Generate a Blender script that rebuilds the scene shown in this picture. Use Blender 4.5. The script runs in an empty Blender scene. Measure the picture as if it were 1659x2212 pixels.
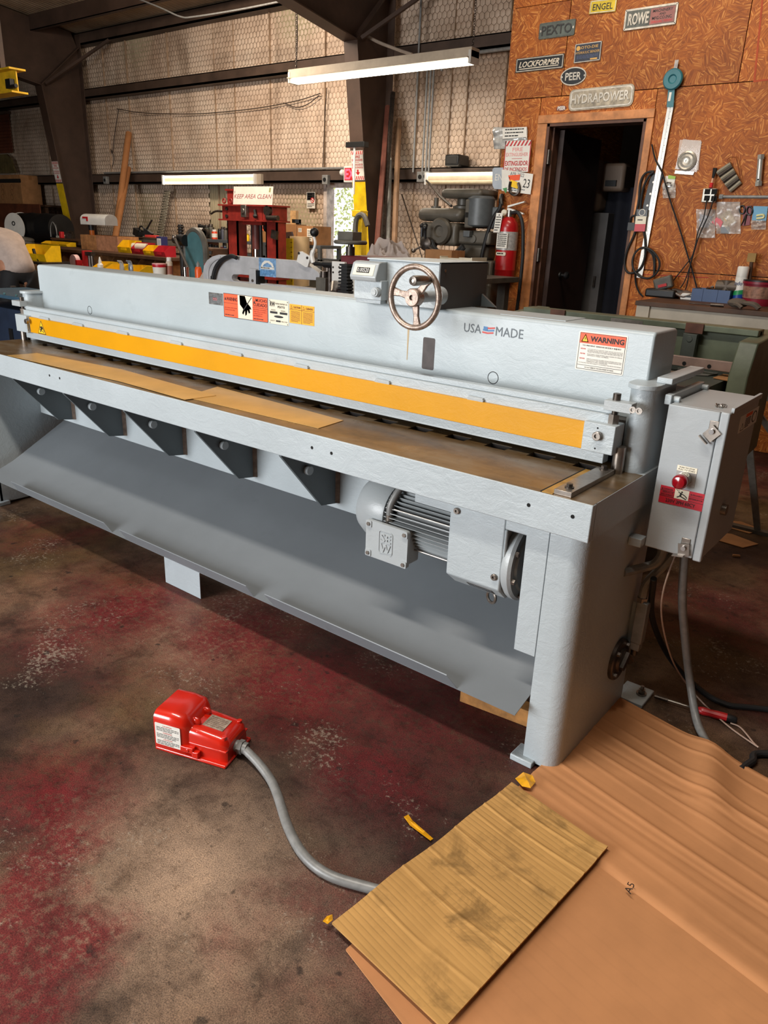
import bpy, math, random
from math import pi, sin, cos, radians
from mathutils import Vector, Matrix

# ---------------------------------------------------------------- camera
S = bpy.context.scene
COL = S.collection
YAW, PITCH, ROLL, FPX = radians(37.58593686), radians(20.53642619), radians(2.27622989), 1624.76
_f = Vector((-sin(YAW)*cos(PITCH), cos(YAW)*cos(PITCH), -sin(PITCH)))
_r0 = Vector((cos(YAW), sin(YAW), 0)); _u0 = _r0.cross(_f)
CR = cos(ROLL)*_r0 + sin(ROLL)*_u0
CU = -sin(ROLL)*_r0 + cos(ROLL)*_u0
CF = _f
CC = Vector((0, 0, 1.43))
cam = bpy.data.cameras.new('camera')
cam.sensor_fit = 'VERTICAL'; cam.sensor_height = 36; cam.lens = FPX/2212*36
cam.clip_start = .05; cam.clip_end = 200
co = bpy.data.objects.new('camera', cam); COL.objects.link(co)
co.matrix_world = Matrix((( CR.x, CU.x, -CF.x, CC.x), (CR.y, CU.y, -CF.y, CC.y), (CR.z, CU.z, -CF.z, CC.z), (0,0,0,1)))
S.camera = co

# ---------------------------------------------------------------- world, lamps, exposure
S.view_settings.view_transform = 'Standard'; S.view_settings.look = 'None'
S.view_settings.gamma = 1; S.view_settings.use_curve_mapping = False
S.view_settings.exposure = 0.0
W = bpy.data.worlds.new('world'); S.world = W; W.use_nodes = True
bg = W.node_tree.nodes['Background']
bg.inputs[0].default_value = (.92, .96, 1, 1); bg.inputs[1].default_value = 1.6
def area(name, loc, target, sx, sy, power, color):
    l = bpy.data.lights.new(name, 'AREA'); l.shape = 'RECTANGLE'; l.size = sx; l.size_y = sy
    l.energy = power; l.color = color
    o = bpy.data.objects.new(name, l); COL.objects.link(o); o.location = loc
    o.rotation_euler = (Vector(target)-Vector(loc)).to_track_quat('-Z', 'Y').to_euler()
    return o
area('bay_door_daylight', (-4.0, -4.4, 1.75), (-2.2, 2.0, .9), 3.6, 2.6, 480, (.97, .985, 1))
area('overhead_strip_lamp', (-1.7, .3, 4.5), (-1.7, .31, 0), 2.6, .25, 155, (1, .92, .82))
area('rear_wall_fill', (-7.5, 5.6, 4.1), (-7.8, 7.4, 1.4), 1.6, .3, 165, (1, .84, .67))  # unseen fill light added to brighten the rear wall
area('partition_fill', (-2.4, 4.5, 4.0), (-2.2, 5.9, 1.9), 1.6, .3, 34, (1, .86, .68))  # unseen fill light added so the strand board stays lit

# ---------------------------------------------------------------- pixel ray helper (a point of a real plane)
def ray(px, py):
    return ((px-829.5)/FPX)*CR - ((py-1106)/FPX)*CU + CF
def at(px, py, ax, val):
    d = ray(px, py); i = 'XYZ'.index(ax); t = (val-CC[i])/d[i]
    return CC + t*d
def scale_at(p):                                   # metres per pixel at a point
    return (Vector(p)-CC).dot(CF)/FPX

# ---------------------------------------------------------------- materials
def s2l(c):
    c = c/255.
    return c/12.92 if c <= .04045 else ((c+.055)/1.055)**2.4
def rgb(c): return (s2l(c[0]), s2l(c[1]), s2l(c[2]), 1)
_M = {}
class NT:
    def __init__(s, name):
        s.m = bpy.data.materials.new(name); s.m.use_nodes = True
        s.t = s.m.node_tree; s.n = s.t.nodes; s.b = s.n['Principled BSDF']; s._tc = None
    def new(s, ty, **kw):
        n = s.n.new(ty)
        for k, v in kw.items(): setattr(n, k, v)
        return n
    def link(s, a, b): s.t.links.new(a, b)
    def coord(s, scale=(1,1,1), rot=(0,0,0), loc=(0,0,0)):
        if not s._tc: s._tc = s.new('ShaderNodeTexCoord')
        m = s.new('ShaderNodeMapping'); m.inputs['Scale'].default_value = scale
        m.inputs['Rotation'].default_value = rot; m.inputs['Location'].default_value = loc
        s.link(s._tc.outputs['Object'], m.inputs['Vector']); return m.outputs[0]
    def noise(s, scale, detail=4, rough=.55, vec=None, dist=0):
        n = s.new('ShaderNodeTexNoise'); n.inputs['Scale'].default_value = scale
        n.inputs['Detail'].default_value = detail; n.inputs['Roughness'].default_value = rough
        n.inputs['Distortion'].default_value = dist
        s.link(vec if vec else s.coord(), n.inputs['Vector']); return n.outputs['Fac']
    def ramp(s, fac, stops, mode='LINEAR'):
        r = s.new('ShaderNodeValToRGB'); r.color_ramp.interpolation = mode
        e = r.color_ramp.elements
        while len(e) < len(stops): e.new(.5)
        for q, (p, c) in zip(e, stops):
            q.position = p; q.color = c if len(c) == 4 else (*c, 1)
        s.link(fac, r.inputs[0]); return r.outputs[0]
    def mix(s, fac, a, b, mode='MIX'):
        m = s.new('ShaderNodeMix'); m.data_type = 'RGBA'; m.blend_type = mode
        for sock, v in ((m.inputs[0], fac), (m.inputs[6], a), (m.inputs[7], b)):
            if hasattr(v, 'links'): s.link(v, sock)
            elif isinstance(v, (int, float)): sock.default_value = v
            else: sock.default_value = v if len(v) == 4 else (*v, 1)
        return m.outputs[2]
    def math(s, op, a, b=0., clamp=False):
        m = s.new('ShaderNodeMath', operation=op, use_clamp=clamp)
        for sock, v in ((m.inputs[0], a), (m.inputs[1], b)):
            if hasattr(v, 'links'): s.link(v, sock)
            else: sock.default_value = v
        return m.outputs[0]
    def bump(s, h, strength=.3, dist=.002):
        b = s.new('ShaderNodeBump'); b.inputs['Strength'].default_value = strength
        b.inputs['Distance'].default_value = dist; s.link(h, b.inputs['Height'])
        s.link(b.outputs[0], s.b.inputs['Normal'])
    def set(s, color=None, rough=None, metal=None, spec=None):
        for k, v in (('Base Color', color), ('Roughness', rough), ('Metallic', metal), ('Specular IOR Level', spec)):
            if v is None: continue
            if hasattr(v, 'links'): s.link(v, s.b.inputs[k])
            else: s.b.inputs[k].default_value = v
def mat(name, c, rough=.5, metal=0., var=.12, vs=8., bump=0., bs=120., spec=.5, alpha=1., coat=0.):
    if name in _M: return _M[name]
    t = NT(name); base = rgb(c)
    if var > 0:
        f = t.noise(vs, 5, .6)
        lo = tuple(x*(1-var*1.6) for x in base[:3]); hi = tuple(min(1, x*(1+var)) for x in base[:3])
        col = t.ramp(f, [(.3, lo), (.7, hi)])
    else: col = base
    t.set(col, rough, metal, spec)
    if bump: t.bump(t.noise(bs, 3, .6), bump, .002)
    if alpha < 1: t.b.inputs['Alpha'].default_value = alpha
    if coat: t.b.inputs['Coat Weight'].default_value = coat; t.b.inputs['Coat Roughness'].default_value = .1
    _M[name] = t.m; return t.m
def emit(name, c, k):
    if name in _M: return _M[name]
    t = NT(name); t.set(rgb(c), .5)
    t.b.inputs['Emission Color'].default_value = rgb(c); t.b.inputs['Emission Strength'].default_value = k
    _M[name] = t.m; return t.m
def glass(name, c, rough=.1, alpha=.35):
    if name in _M: return _M[name]
    t = NT(name); t.set(rgb(c), rough); t.b.inputs['Alpha'].default_value = alpha
    _M[name] = t.m; return t.m

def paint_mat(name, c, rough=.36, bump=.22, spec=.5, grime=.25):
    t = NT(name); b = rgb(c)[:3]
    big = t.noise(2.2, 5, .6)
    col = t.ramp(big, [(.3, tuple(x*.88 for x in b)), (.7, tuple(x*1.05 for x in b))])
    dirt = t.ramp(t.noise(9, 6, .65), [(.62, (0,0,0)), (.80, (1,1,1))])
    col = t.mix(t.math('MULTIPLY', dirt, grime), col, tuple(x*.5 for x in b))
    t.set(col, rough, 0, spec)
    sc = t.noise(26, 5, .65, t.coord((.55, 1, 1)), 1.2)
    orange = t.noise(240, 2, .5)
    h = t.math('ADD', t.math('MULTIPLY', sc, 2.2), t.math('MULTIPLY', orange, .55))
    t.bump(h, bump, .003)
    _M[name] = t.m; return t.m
GREY = paint_mat('grey_blue_machine_paint', (172, 181, 185), .36, .28)
GREYB = paint_mat('grey_blue_beam_paint', (170, 180, 184), .38, .15)
STEELP = paint_mat('silver_grey_motor_paint', (166, 172, 174), .33, .16)
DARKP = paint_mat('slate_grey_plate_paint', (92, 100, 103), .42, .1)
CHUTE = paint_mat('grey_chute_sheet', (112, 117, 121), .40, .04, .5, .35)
YEL = paint_mat('yellow_guard_paint', (208, 146, 0), .42, .10, .3, .05)
BOXP = paint_mat('grey_control_box_paint', (164, 170, 173), .42, .08)

def steel_table():
    t = NT('oily_brown_table_steel')
    v = t.coord((1, 3, 1))
    f = t.noise(3.0, 6, .62, v, .4)
    col = t.ramp(f, [(.28, rgb((74, 60, 46))), (.5, rgb((122, 96, 62))), (.68, rgb((138, 126, 108)))])
    st = t.ramp(t.noise(26, 5, .6), [(.5, (1,1,1)), (.75, (.55,.5,.45))])
    col = t.mix(.7, col, st, 'MULTIPLY')
    t.set(col, t.ramp(t.noise(5, 4), [(.3, (.22,)*3), (.7, (.42,)*3)]), .55)
    t.bump(t.noise(60, 4, .6), .08, .002)
    return t.m
TABLE = steel_table()
RAW = mat('bare_steel', (150, 142, 134), .32, .85, .2, 25, .05)
RAWD = mat('dark_worn_steel', (88, 80, 74), .4, .8, .3, 30, .1)
CAST = mat('speckled_cast_iron', (158, 140, 128), .42, .7, .3, 90, .25, 160)
CHROME = mat('chrome', (205, 205, 205), .12, 1, .0)
BLACK = mat('black_plastic', (22, 22, 23), .45, 0, .2)
RUBBER = mat('black_rubber', (26, 26, 27), .6, 0, .2)
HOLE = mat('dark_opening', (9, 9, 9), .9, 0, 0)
WHITE = mat('white_paint', (222, 220, 214), .45, 0, .06)
PAPER = mat('white_paper', (226, 222, 212), .6, 0, .05)
PRINT = mat('black_print', (24, 23, 23), .6, 0, 0)
PGREY = mat('grey_print', (96, 104, 110), .6, 0, 0)
ORANGE = mat('orange_label_print', (232, 88, 44), .5, 0, .05)
AMBER = mat('amber_label_print', (238, 162, 20), .5, 0, .05)
REDP = mat('red_print', (190, 30, 34), .5, 0, .08)
CREAM = mat('cream_label', (222, 214, 192), .5, 0, .08)
YELP = mat('yellow_print', (244, 196, 24), .5, 0, .05)
BLUEP = mat('blue_print', (60, 120, 170), .5, 0, .1)
COND = mat('grey_conduit', (128, 128, 126), .42, .1, .15, 30, .1)
BROWN = mat('brown_frame_steel', (74, 56, 46), .55, 0, .2, 3, .12, 60)
BROWND = mat('brown_girt_steel', (76, 60, 50), .55, 0, .25, 3, .1, 60)
WOOD = mat('raw_wood', (170, 118, 72), .7, 0, .3, 14, .15)
PLY = mat('stained_plywood', (178, 124, 66), .7, 0, .35, 12, .15)
RED = mat('red_machine_paint', (134, 38, 30), .5, 0, .25, 10, .15)
TEAL = mat('teal_disc_paint', (72, 112, 116), .5, 0, .15)
REDGLOSS = mat('glossy_red_paint', (204, 34, 16), .22, 0, .08, 6, .1, 90, .6, 1, .6)
EXTRED = mat('extinguisher_red', (170, 22, 26), .3, 0, .12, 10, 0, 1, .5, 1, .3)
GUN = mat('grey_machine_casting', (92, 88, 80), .5, .1, .2, 12, .15)
GUNB = mat('blue_grey_motor_shell', (84, 88, 90), .45, .1, .15, 12, .1)
TAPE = mat('amber_tape', (222, 158, 20), .3, 0, .2, 30)
CARTON = mat('kraft_carton', (166, 118, 74), .75, 0, .15, 8)
LPAINT = mat('pale_grey_casting', (178, 178, 180), .42, 0, .12, 9, .12)

def floor_mat():
    t = NT('stained_shop_concrete')
    # world metres in Object space (floor object sits at the origin)
    streak = t.coord((1, 2.6, 1), (0, 0, radians(-32)))
    base = t.ramp(t.noise(1.15, 8, .62), [(.30, rgb((38, 27, 24))), (.46, rgb((66, 48, 40))), (.60, rgb((114, 90, 72))), (.8, rgb((160, 138, 116)))])
    olive = t.ramp(t.noise(.9, 5, .6, t.coord((1,1,1), (0,0,0), (7,3,0))), [(.5, (0,0,0)), (.68, (1,1,1))])
    base = t.mix(t.math('MULTIPLY', olive, .5), base, rgb((104, 82, 42)))
    redm = t.ramp(t.noise(1.0, 6, .6, t.coord((1,1,1), (0,0,0), (3.3,9.1,0)), .3), [(.50, (0,0,0)), (.60, (1,1,1))])
    # paint patches that keep their own place on the slab: squares of old red paint
    geo = t.coord()
    def patch(cx, cy, r, soft):
        v = t.new('ShaderNodeVectorMath', operation='DISTANCE'); t.link(geo, v.inputs[0]); v.inputs[1].default_value = (cx, cy, 0)
        d = t.math('ADD', v.outputs['Value'], t.math('MULTIPLY', t.math('SUBTRACT', t.noise(3.2, 5, .65), .5), .55))
        return t.math('SUBTRACT', 1, t.math('DIVIDE', t.math('SUBTRACT', d, r-soft, True), 2*soft, True), True)
    pale = patch(-1.14, .84, .24, .26)  # pale gritty spot, the pool of light there put into the colour
    base = t.mix(t.math('MULTIPLY', pale, .65), base, rgb((190, 162, 138)))
    m = t.math('MULTIPLY', redm, .5)
    for a in ((-1.42, .60, .13, .06), (-1.22, .50, .12, .06), (-1.10, .40, .10, .05), (-1.32, .52, .10, .05), (-1.5, 1.55, .28, .16), (-1.1, 1.75, .3, .16), (-1.9, 1.62, .3, .2), (-1.05, 1.35, .16, .12), (-2.4, 1.45, .3, .25), (-1.62, .72, .16, .14)):
        m = t.math('MAXIMUM', m, patch(*a))
    wear = t.ramp(t.noise(46, 5, .7), [(.34, (.3,)*3), (.52, (1,1,1))])
    m = t.math('MULTIPLY', t.math('MULTIPLY', m, wear), .92)
    col = t.mix(m, base, rgb((104, 30, 34)))
    blk = t.ramp(t.noise(2.2, 7, .68, t.coord((1,1,1), (0,0,0), (1,5,0)), .5), [(.54, (0,0,0)), (.72, (1,1,1))])
    col = t.mix(t.math('MULTIPLY', blk, .75), col, rgb((34, 28, 25)))
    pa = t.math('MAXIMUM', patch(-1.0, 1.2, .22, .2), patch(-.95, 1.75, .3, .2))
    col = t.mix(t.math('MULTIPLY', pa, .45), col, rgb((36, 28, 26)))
    spots = t.ramp(t.noise(17, 3, .5), [(.67, (0,0,0)), (.72, (1,1,1))])
    col = t.mix(t.math('MULTIPLY', spots, .7), col, rgb((30, 27, 25)))
    scr = t.ramp(t.noise(24, 6, .7, streak), [(.60, (0,0,0)), (.70, (1,1,1))])
    col = t.mix(t.math('MULTIPLY', scr, .6), col, rgb((48, 38, 34)))
    chip = t.ramp(t.math('MULTIPLY', t.noise(70, 5, .7), t.noise(3.1, 4, .6, t.coord((1,1,1),(0,0,0),(2,2,2)))), [(.34, (0,0,0)), (.40, (1,1,1))])
    col = t.mix(t.math('MULTIPLY', chip, .38), col, rgb((176, 166, 150)))
    grit = t.ramp(t.noise(330, 3, .7), [(.36, (.42,.42,.42)), (.5, (.95,.95,.95)), (.66, (1.55,1.5,1.42))])
    col = t.mix(.9, col, grit, 'MULTIPLY')
    mott = t.ramp(t.noise(7.5, 9, .78, None, .3), [(.34, (.5,.47,.45)), (.5, (1,1,1)), (.66, (1.22,1.2,1.16))])
    col = t.mix(1., col, mott, 'MULTIPLY')
    fleck = t.ramp(t.noise(75, 4, .75, None, .8), [(.56, (1,1,1)), (.68, (.5,.46,.44))])
    col = t.mix(.8, col, fleck, 'MULTIPLY')
    t.set(col, t.ramp(t.noise(6, 5, .6), [(.3, (.45,)*3), (.7, (.7,)*3)]), 0, .22)
    t.bump(t.math('ADD', t.noise(300, 3, .6), t.noise(30, 5, .6)), .25, .002)
    return t.m
def osb_mat(name, tint=1., off=0.):
    t = NT(name)
    v0 = t.coord((1,1,1), (0,0,0), (off, 0, off*.7))
    warp = t.noise(6, 3, .5, v0)
    vor = t.new('ShaderNodeTexVoronoi'); vor.inputs['Scale'].default_value = 16; t.link(v0, vor.inputs['Vector'])
    sep = t.new('ShaderNodeSeparateColor'); t.link(vor.outputs['Color'], sep.inputs[0])
    ang = t.math('MULTIPLY', sep.outputs[0], 3.1)
    rot = t.new('ShaderNodeVectorRotate', rotation_type='Y_AXIS'); t.link(v0, rot.inputs['Vector']); t.link(ang, rot.inputs['Angle'])
    mp = t.new('ShaderNodeMapping'); mp.inputs['Scale'].default_value = (20, 1, 150); t.link(rot.outputs[0], mp.inputs['Vector'])
    v2 = t.new('ShaderNodeTexVoronoi'); v2.inputs['Scale'].default_value = 1; t.link(mp.outputs[0], v2.inputs['Vector'])
    s2 = t.new('ShaderNodeSeparateColor'); t.link(v2.outputs['Color'], s2.inputs[0])
    k = tint
    col = t.ramp(s2.outputs[0], [(.0, rgb((140*k, 72*k, 24*k))), (.3, rgb((158*k, 86*k, 30*k))), (.75, rgb((176*k, 100*k, 36*k))), (1, rgb((210*k, 142*k, 72*k)))])
    big = t.ramp(t.noise(2.5, 4, .6, v0), [(.3, (.75,.72,.7)), (.7, (1.08,1.05,1))])
    col = t.mix(1., col, big, 'MULTIPLY')
    t.set(col, .62, 0, .35)
    t.bump(s2.outputs[1], .14, .003)
    return t.m
def insul_mat():
    t = NT('dirty_cream_insulation_facing')
    f = t.noise(1.1, 6, .65)
    col = t.ramp(f, [(.28, rgb((178, 152, 130))), (.5, rgb((212, 188, 166))), (.72, rgb((226, 208, 188)))])
    dirt = t.ramp(t.noise(.8, 6, .7, t.coord((2.2, 1, .55)), .3), [(.48, (0,0,0)), (.70, (1,1,1))])
    col = t.mix(t.math('MULTIPLY', dirt, .55), col, rgb((104, 82, 62)))
    smut = t.ramp(t.noise(6, 5, .7, t.coord((1, 1, 2.4))), [(.55, (0,0,0)), (.72, (1,1,1))])
    col = t.mix(t.math('MULTIPLY', smut, .35), col, rgb((92, 72, 54)))
    t.set(col, .55, 0, .35)
    t.bump(t.noise(18, 4, .6, t.coord((1, 1, .4))), .25, .01)
    return t.m
def card_mat(name, c, per, ang, rib=.25, stain=0.):
    t = NT(name); b = rgb(c)[:3]
    v = t.coord((1,1,1), (0,0,ang))
    w = t.new('ShaderNodeTexWave', wave_type='BANDS', bands_direction='X', wave_profile='SIN')
    w.inputs['Scale'].default_value = .31416/per; w.inputs['Distortion'].default_value = .25; w.inputs['Detail'].default_value = 2
    t.link(v, w.inputs['Vector'])
    col = t.ramp(t.noise(3.5, 5, .6), [(.3, tuple(x*.84 for x in b)), (.7, tuple(min(1, x*1.08) for x in b))])
    line = t.ramp(w.outputs['Fac'], [(.0, (1-rib,)*3), (.16, (1,1,1))])
    lm = t.ramp(t.noise(2.2, 4, .6, t.coord((1,1,1),(0,0,0),(4,4,0))), [(.35, (0,0,0)), (.65, (1,1,1))])
    col = t.mix(t.math('MULTIPLY', lm, 1.), col, line, 'MULTIPLY')
    if stain:
        sm = t.ramp(t.noise(9, 5, .65, None, .4), [(.48, (0,0,0)), (.64, (1,1,1))])
        sm = t.math('MULTIPLY', sm, t.ramp(t.noise(3.1, 3, .5, t.coord((1,1,1),(0,0,0),(1.7,.2,0))), [(.42, (0,0,0)), (.56, (1,1,1))]))
        col = t.mix(t.math('MULTIPLY', sm, stain), col, tuple(x*.45 for x in b))
    t.set(col, .78, 0, .25)
    t.bump(t.math('ADD', t.math('MULTIPLY', w.outputs['Fac'], rib), t.math('MULTIPLY', t.noise(7, 4, .6, None, .5), .8)), .16, .003)
    return t.m

# ---------------------------------------------------------------- mesh builder
class MB:
    def __init__(s): s.v = []; s.f = []; s.mi = []; s.cur = 0
    def m(s, i): s.cur = i; return s
    def add(s, vs, fs):
        o = len(s.v); s.v += [Vector(p) for p in vs]
        for f in fs: s.f.append([o+i for i in f]); s.mi.append(s.cur)
        return s
    def box(s, a, b, M=None):
        x0,y0,z0 = a; x1,y1,z1 = b
        vs = [Vector(p) for p in ((x0,y0,z0),(x1,y0,z0),(x1,y1,z0),(x0,y1,z0),(x0,y0,z1),(x1,y0,z1),(x1,y1,z1),(x0,y1,z1))]
        if M: vs = [M @ p for p in vs]
        return s.add(vs, [(3,2,1,0),(4,5,6,7),(0,1,5,4),(1,2,6,5),(2,3,7,6),(3,0,4,7)])
    def cbox(s, c, sz, rot=(0,0,0)):
        from mathutils import Euler
        M = Matrix.Translation(c) @ Euler(rot).to_matrix().to_4x4()
        h = [x/2 for x in sz]
        return s.box((-h[0],-h[1],-h[2]), h, M)
    def prism(s, pts, d, cap=True):                   # planar polygon pts extruded by vector d
        n = len(pts); d = Vector(d); P = [Vector(p) for p in pts]
        fs = [[i, (i+1) % n, n+(i+1) % n, n+i] for i in range(n)]
        if cap: fs += [list(range(n))[::-1], [n+i for i in range(n)]]
        return s.add(P + [p+d for p in P], fs)
    def cyl(s, a, b, r0, r1=None, n=20, cap=True):
        a = Vector(a); b = Vector(b); r1 = r0 if r1 is None else r1
        z = (b-a).normalized(); x = z.orthogonal().normalized(); y = z.cross(x)
        ring = lambda c, r: [c + r*(cos(2*pi*i/n)*x + sin(2*pi*i/n)*y) for i in range(n)]
        fs = [[i, (i+1) % n, n+(i+1) % n, n+i] for i in range(n)]
        if cap: fs += [list(range(n))[::-1], [n+i for i in range(n)]]
        return s.add(ring(a, r0)+ring(b, r1), fs)
    def lathe(s, c, prof, n=20, axis=(0,0,1)):        # prof: (radius, height) along axis from c
        c = Vector(c); z = Vector(axis).normalized(); x = z.orthogonal().normalized(); y = z.cross(x)
        vs = []; k = len(prof)
        for r, h in prof:
            vs += [c + z*h + max(r, 1e-5)*(cos(2*pi*i/n)*x+sin(2*pi*i/n)*y) for i in range(n)]
        fs = [[j*n+i, j*n+(i+1) % n, (j+1)*n+(i+1) % n, (j+1)*n+i] for j in range(k-1) for i in range(n)]
        fs += [list(range(n))[::-1], [(k-1)*n+i for i in range(n)]]
        return s.add(vs, fs)
    def tube(s, pts, r, n=8, smooth=3, closed=False):
        P = [Vector(p) for p in pts]
        if smooth > 1 and len(P) > 2: P = catmull(P, smooth, closed)
        vs = []; k = len(P); x = None
        for i, p in enumerate(P):
            tng = (P[(i+1) % k] - P[i-1]) if (closed or 0 < i < k-1) else (P[min(i+1,k-1)]-P[max(i-1,0)])
            tng.normalize()
            x = (tng.orthogonal() if x is None else (x - tng*x.dot(tng))).normalized(); y = tng.cross(x)
            rr = r[i*len(r)//k] if isinstance(r, (list, tuple)) else r
            vs += [p + rr*(cos(2*pi*j/n)*x+sin(2*pi*j/n)*y) for j in range(n)]
        fs = [[i*n+j, i*n+(j+1) % n, ((i+1) % k)*n+(j+1) % n, ((i+1) % k)*n+j] for i in range(k if closed else k-1) for j in range(n)]
        if not closed: fs += [list(range(n))[::-1], [(k-1)*n+j for j in range(n)]]
        return s.add(vs, fs)
    def torus(s, c, axis, R, r, n=32, m=10):
        c = Vector(c); z = Vector(axis).normalized(); x = z.orthogonal().normalized(); y = z.cross(x)
        return s.tube([c + R*(cos(2*pi*i/n)*x+sin(2*pi*i/n)*y) for i in range(n)], r, m, 1, True)
    def ball(s, c, r, n=14, sq=(1,1,1)):
        c = Vector(c); k = n//2; vs = []
        for j in range(k+1):
            a = pi*j/k
            vs += [c + Vector((r*sq[0]*sin(a)*cos(2*pi*i/n), r*sq[1]*sin(a)*sin(2*pi*i/n), -r*sq[2]*cos(a))) for i in range(n)]
        return s.add(vs, [[j*n+i, j*n+(i+1) % n, (j+1)*n+(i+1) % n, (j+1)*n+i] for j in range(k) for i in range(n)])
    def grid(s, fn, nu, nv):
        vs = [fn(i/nu, j/nv) for j in range(nv+1) for i in range(nu+1)]
        return s.add(vs, [[j*(nu+1)+i, j*(nu+1)+i+1, (j+1)*(nu+1)+i+1, (j+1)*(nu+1)+i] for j in range(nv) for i in range(nu)])
    def hexbolt(s, c, d, r, h):
        c = Vector(c); d = Vector(d).normalized()
        return s.cyl(c, c+d*h, r, r, 6)
    def quad(s, a, b, c, d): return s.add([a,b,c,d], [(0,1,2,3)])
def catmull(P, k, closed=False):
    out = []; n = len(P)
    for i in range(n if closed else n-1):
        p0 = P[(i-1) % n] if closed or i > 0 else P[0]*2-P[1]
        p1 = P[i]; p2 = P[(i+1) % n]
        p3 = P[(i+2) % n] if closed or i+2 < n else P[-1]*2-P[-2]
        for j in range(k):
            t = j/k
            out.append(.5*((2*p1)+(p2-p0)*t+(2*p0-5*p1+4*p2-p3)*t*t+(3*p1-p0-3*p2+p3)*t**3))
    if not closed: out.append(P[-1])
    return out
ORG = {}
def obj(name, mb, mats, parent=None, bev=0., ang=35, seg=2, origin=None, local=False):
    me = bpy.data.meshes.new(name)
    o = bpy.data.objects.new(name, me); COL.objects.link(o)
    if parent is not None:
        off = Vector((0,0,0)) if local else ORG[parent.name]
        o.parent = parent; ORG[o.name] = ORG[parent.name]
    else:
        off = Vector(origin) if origin is not None else Vector((0,0,0))
        o.location = off; ORG[o.name] = off
        if local: off = Vector((0,0,0))
    me.from_pydata([p-off for p in mb.v], [], mb.f)
    for mm in (mats if isinstance(mats, (list, tuple)) else [mats]): me.materials.append(mm)
    me.polygons.foreach_set('material_index', mb.mi)
    import bmesh
    b = bmesh.new(); b.from_mesh(me); bmesh.ops.recalc_face_normals(b, faces=b.faces); b.to_mesh(me); b.free()
    me.shade_smooth(); me.set_sharp_from_angle(angle=radians(ang))
    if bev:
        md = o.modifiers.new('bevel', 'BEVEL'); md.width = bev; md.segments = seg; md.limit_method = 'ANGLE'; md.angle_limit = radians(40)
    return o
def thing(name, label, cat, loc=(0,0,0), group=None):
    o = bpy.data.objects.new(name, None); COL.objects.link(o); o.location = loc; o.empty_display_size = .05
    o['label'] = label; o['category'] = cat
    if group: o['group'] = group
    ORG[o.name] = Vector(loc); return o
def tag(o, label, cat, group=None):
    o['label'] = label; o['category'] = cat
    if group: o['group'] = group
    return o
def structure(o): o['kind'] = 'structure'; return o
def empty_structure(name, loc=(0,0,0)):
    o = bpy.data.objects.new(name, None); COL.objects.link(o); o.location = loc; ORG[o.name] = Vector(loc); o['kind'] = 'structure'; return o
def dup(root, loc, label=None, rotz=None):
    r = root.copy(); COL.objects.link(r); r.location = loc; ORG[r.name] = Vector(loc)
    if rotz is not None: r.rotation_euler = (0,0,rotz)
    if label: r['label'] = label
    for ch in list(root.children):
        c = ch.copy(); COL.objects.link(c); c.parent = r
        for g in list(ch.children):
            d = g.copy(); COL.objects.link(d); d.parent = c
    return r

# ---------------------------------------------------------------- lettering and flat print
_tx = {}
def text_mesh(txt, shear=0., bold=0., line=1.):
    k = (txt, shear, bold)
    if k in _tx: return _tx[k]
    c = bpy.data.curves.new('lettering', 'FONT'); c.body = txt; c.shear = shear; c.offset = bold; c.resolution_u = 2
    c.align_x = 'CENTER'; c.space_line = line
    o = bpy.data.objects.new('lettering', c)
    me = bpy.data.meshes.new_from_object(o)
    vs = [v.co.copy() for v in me.vertices]; fs = [list(p.vertices) for p in me.polygons]
    bpy.data.objects.remove(o); bpy.data.curves.remove(c); bpy.data.meshes.remove(me)
    if not vs: vs = [Vector((0,0,0))]
    x0 = min(v.x for v in vs); x1 = max(v.x for v in vs); y0 = min(v.y for v in vs); y1 = max(v.y for v in vs)
    _tx[k] = ([((v.x-x0)/max(x1-x0,1e-6), (v.y-y0)/max(y1-y0,1e-6)) for v in vs], fs)
    return _tx[k]
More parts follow.
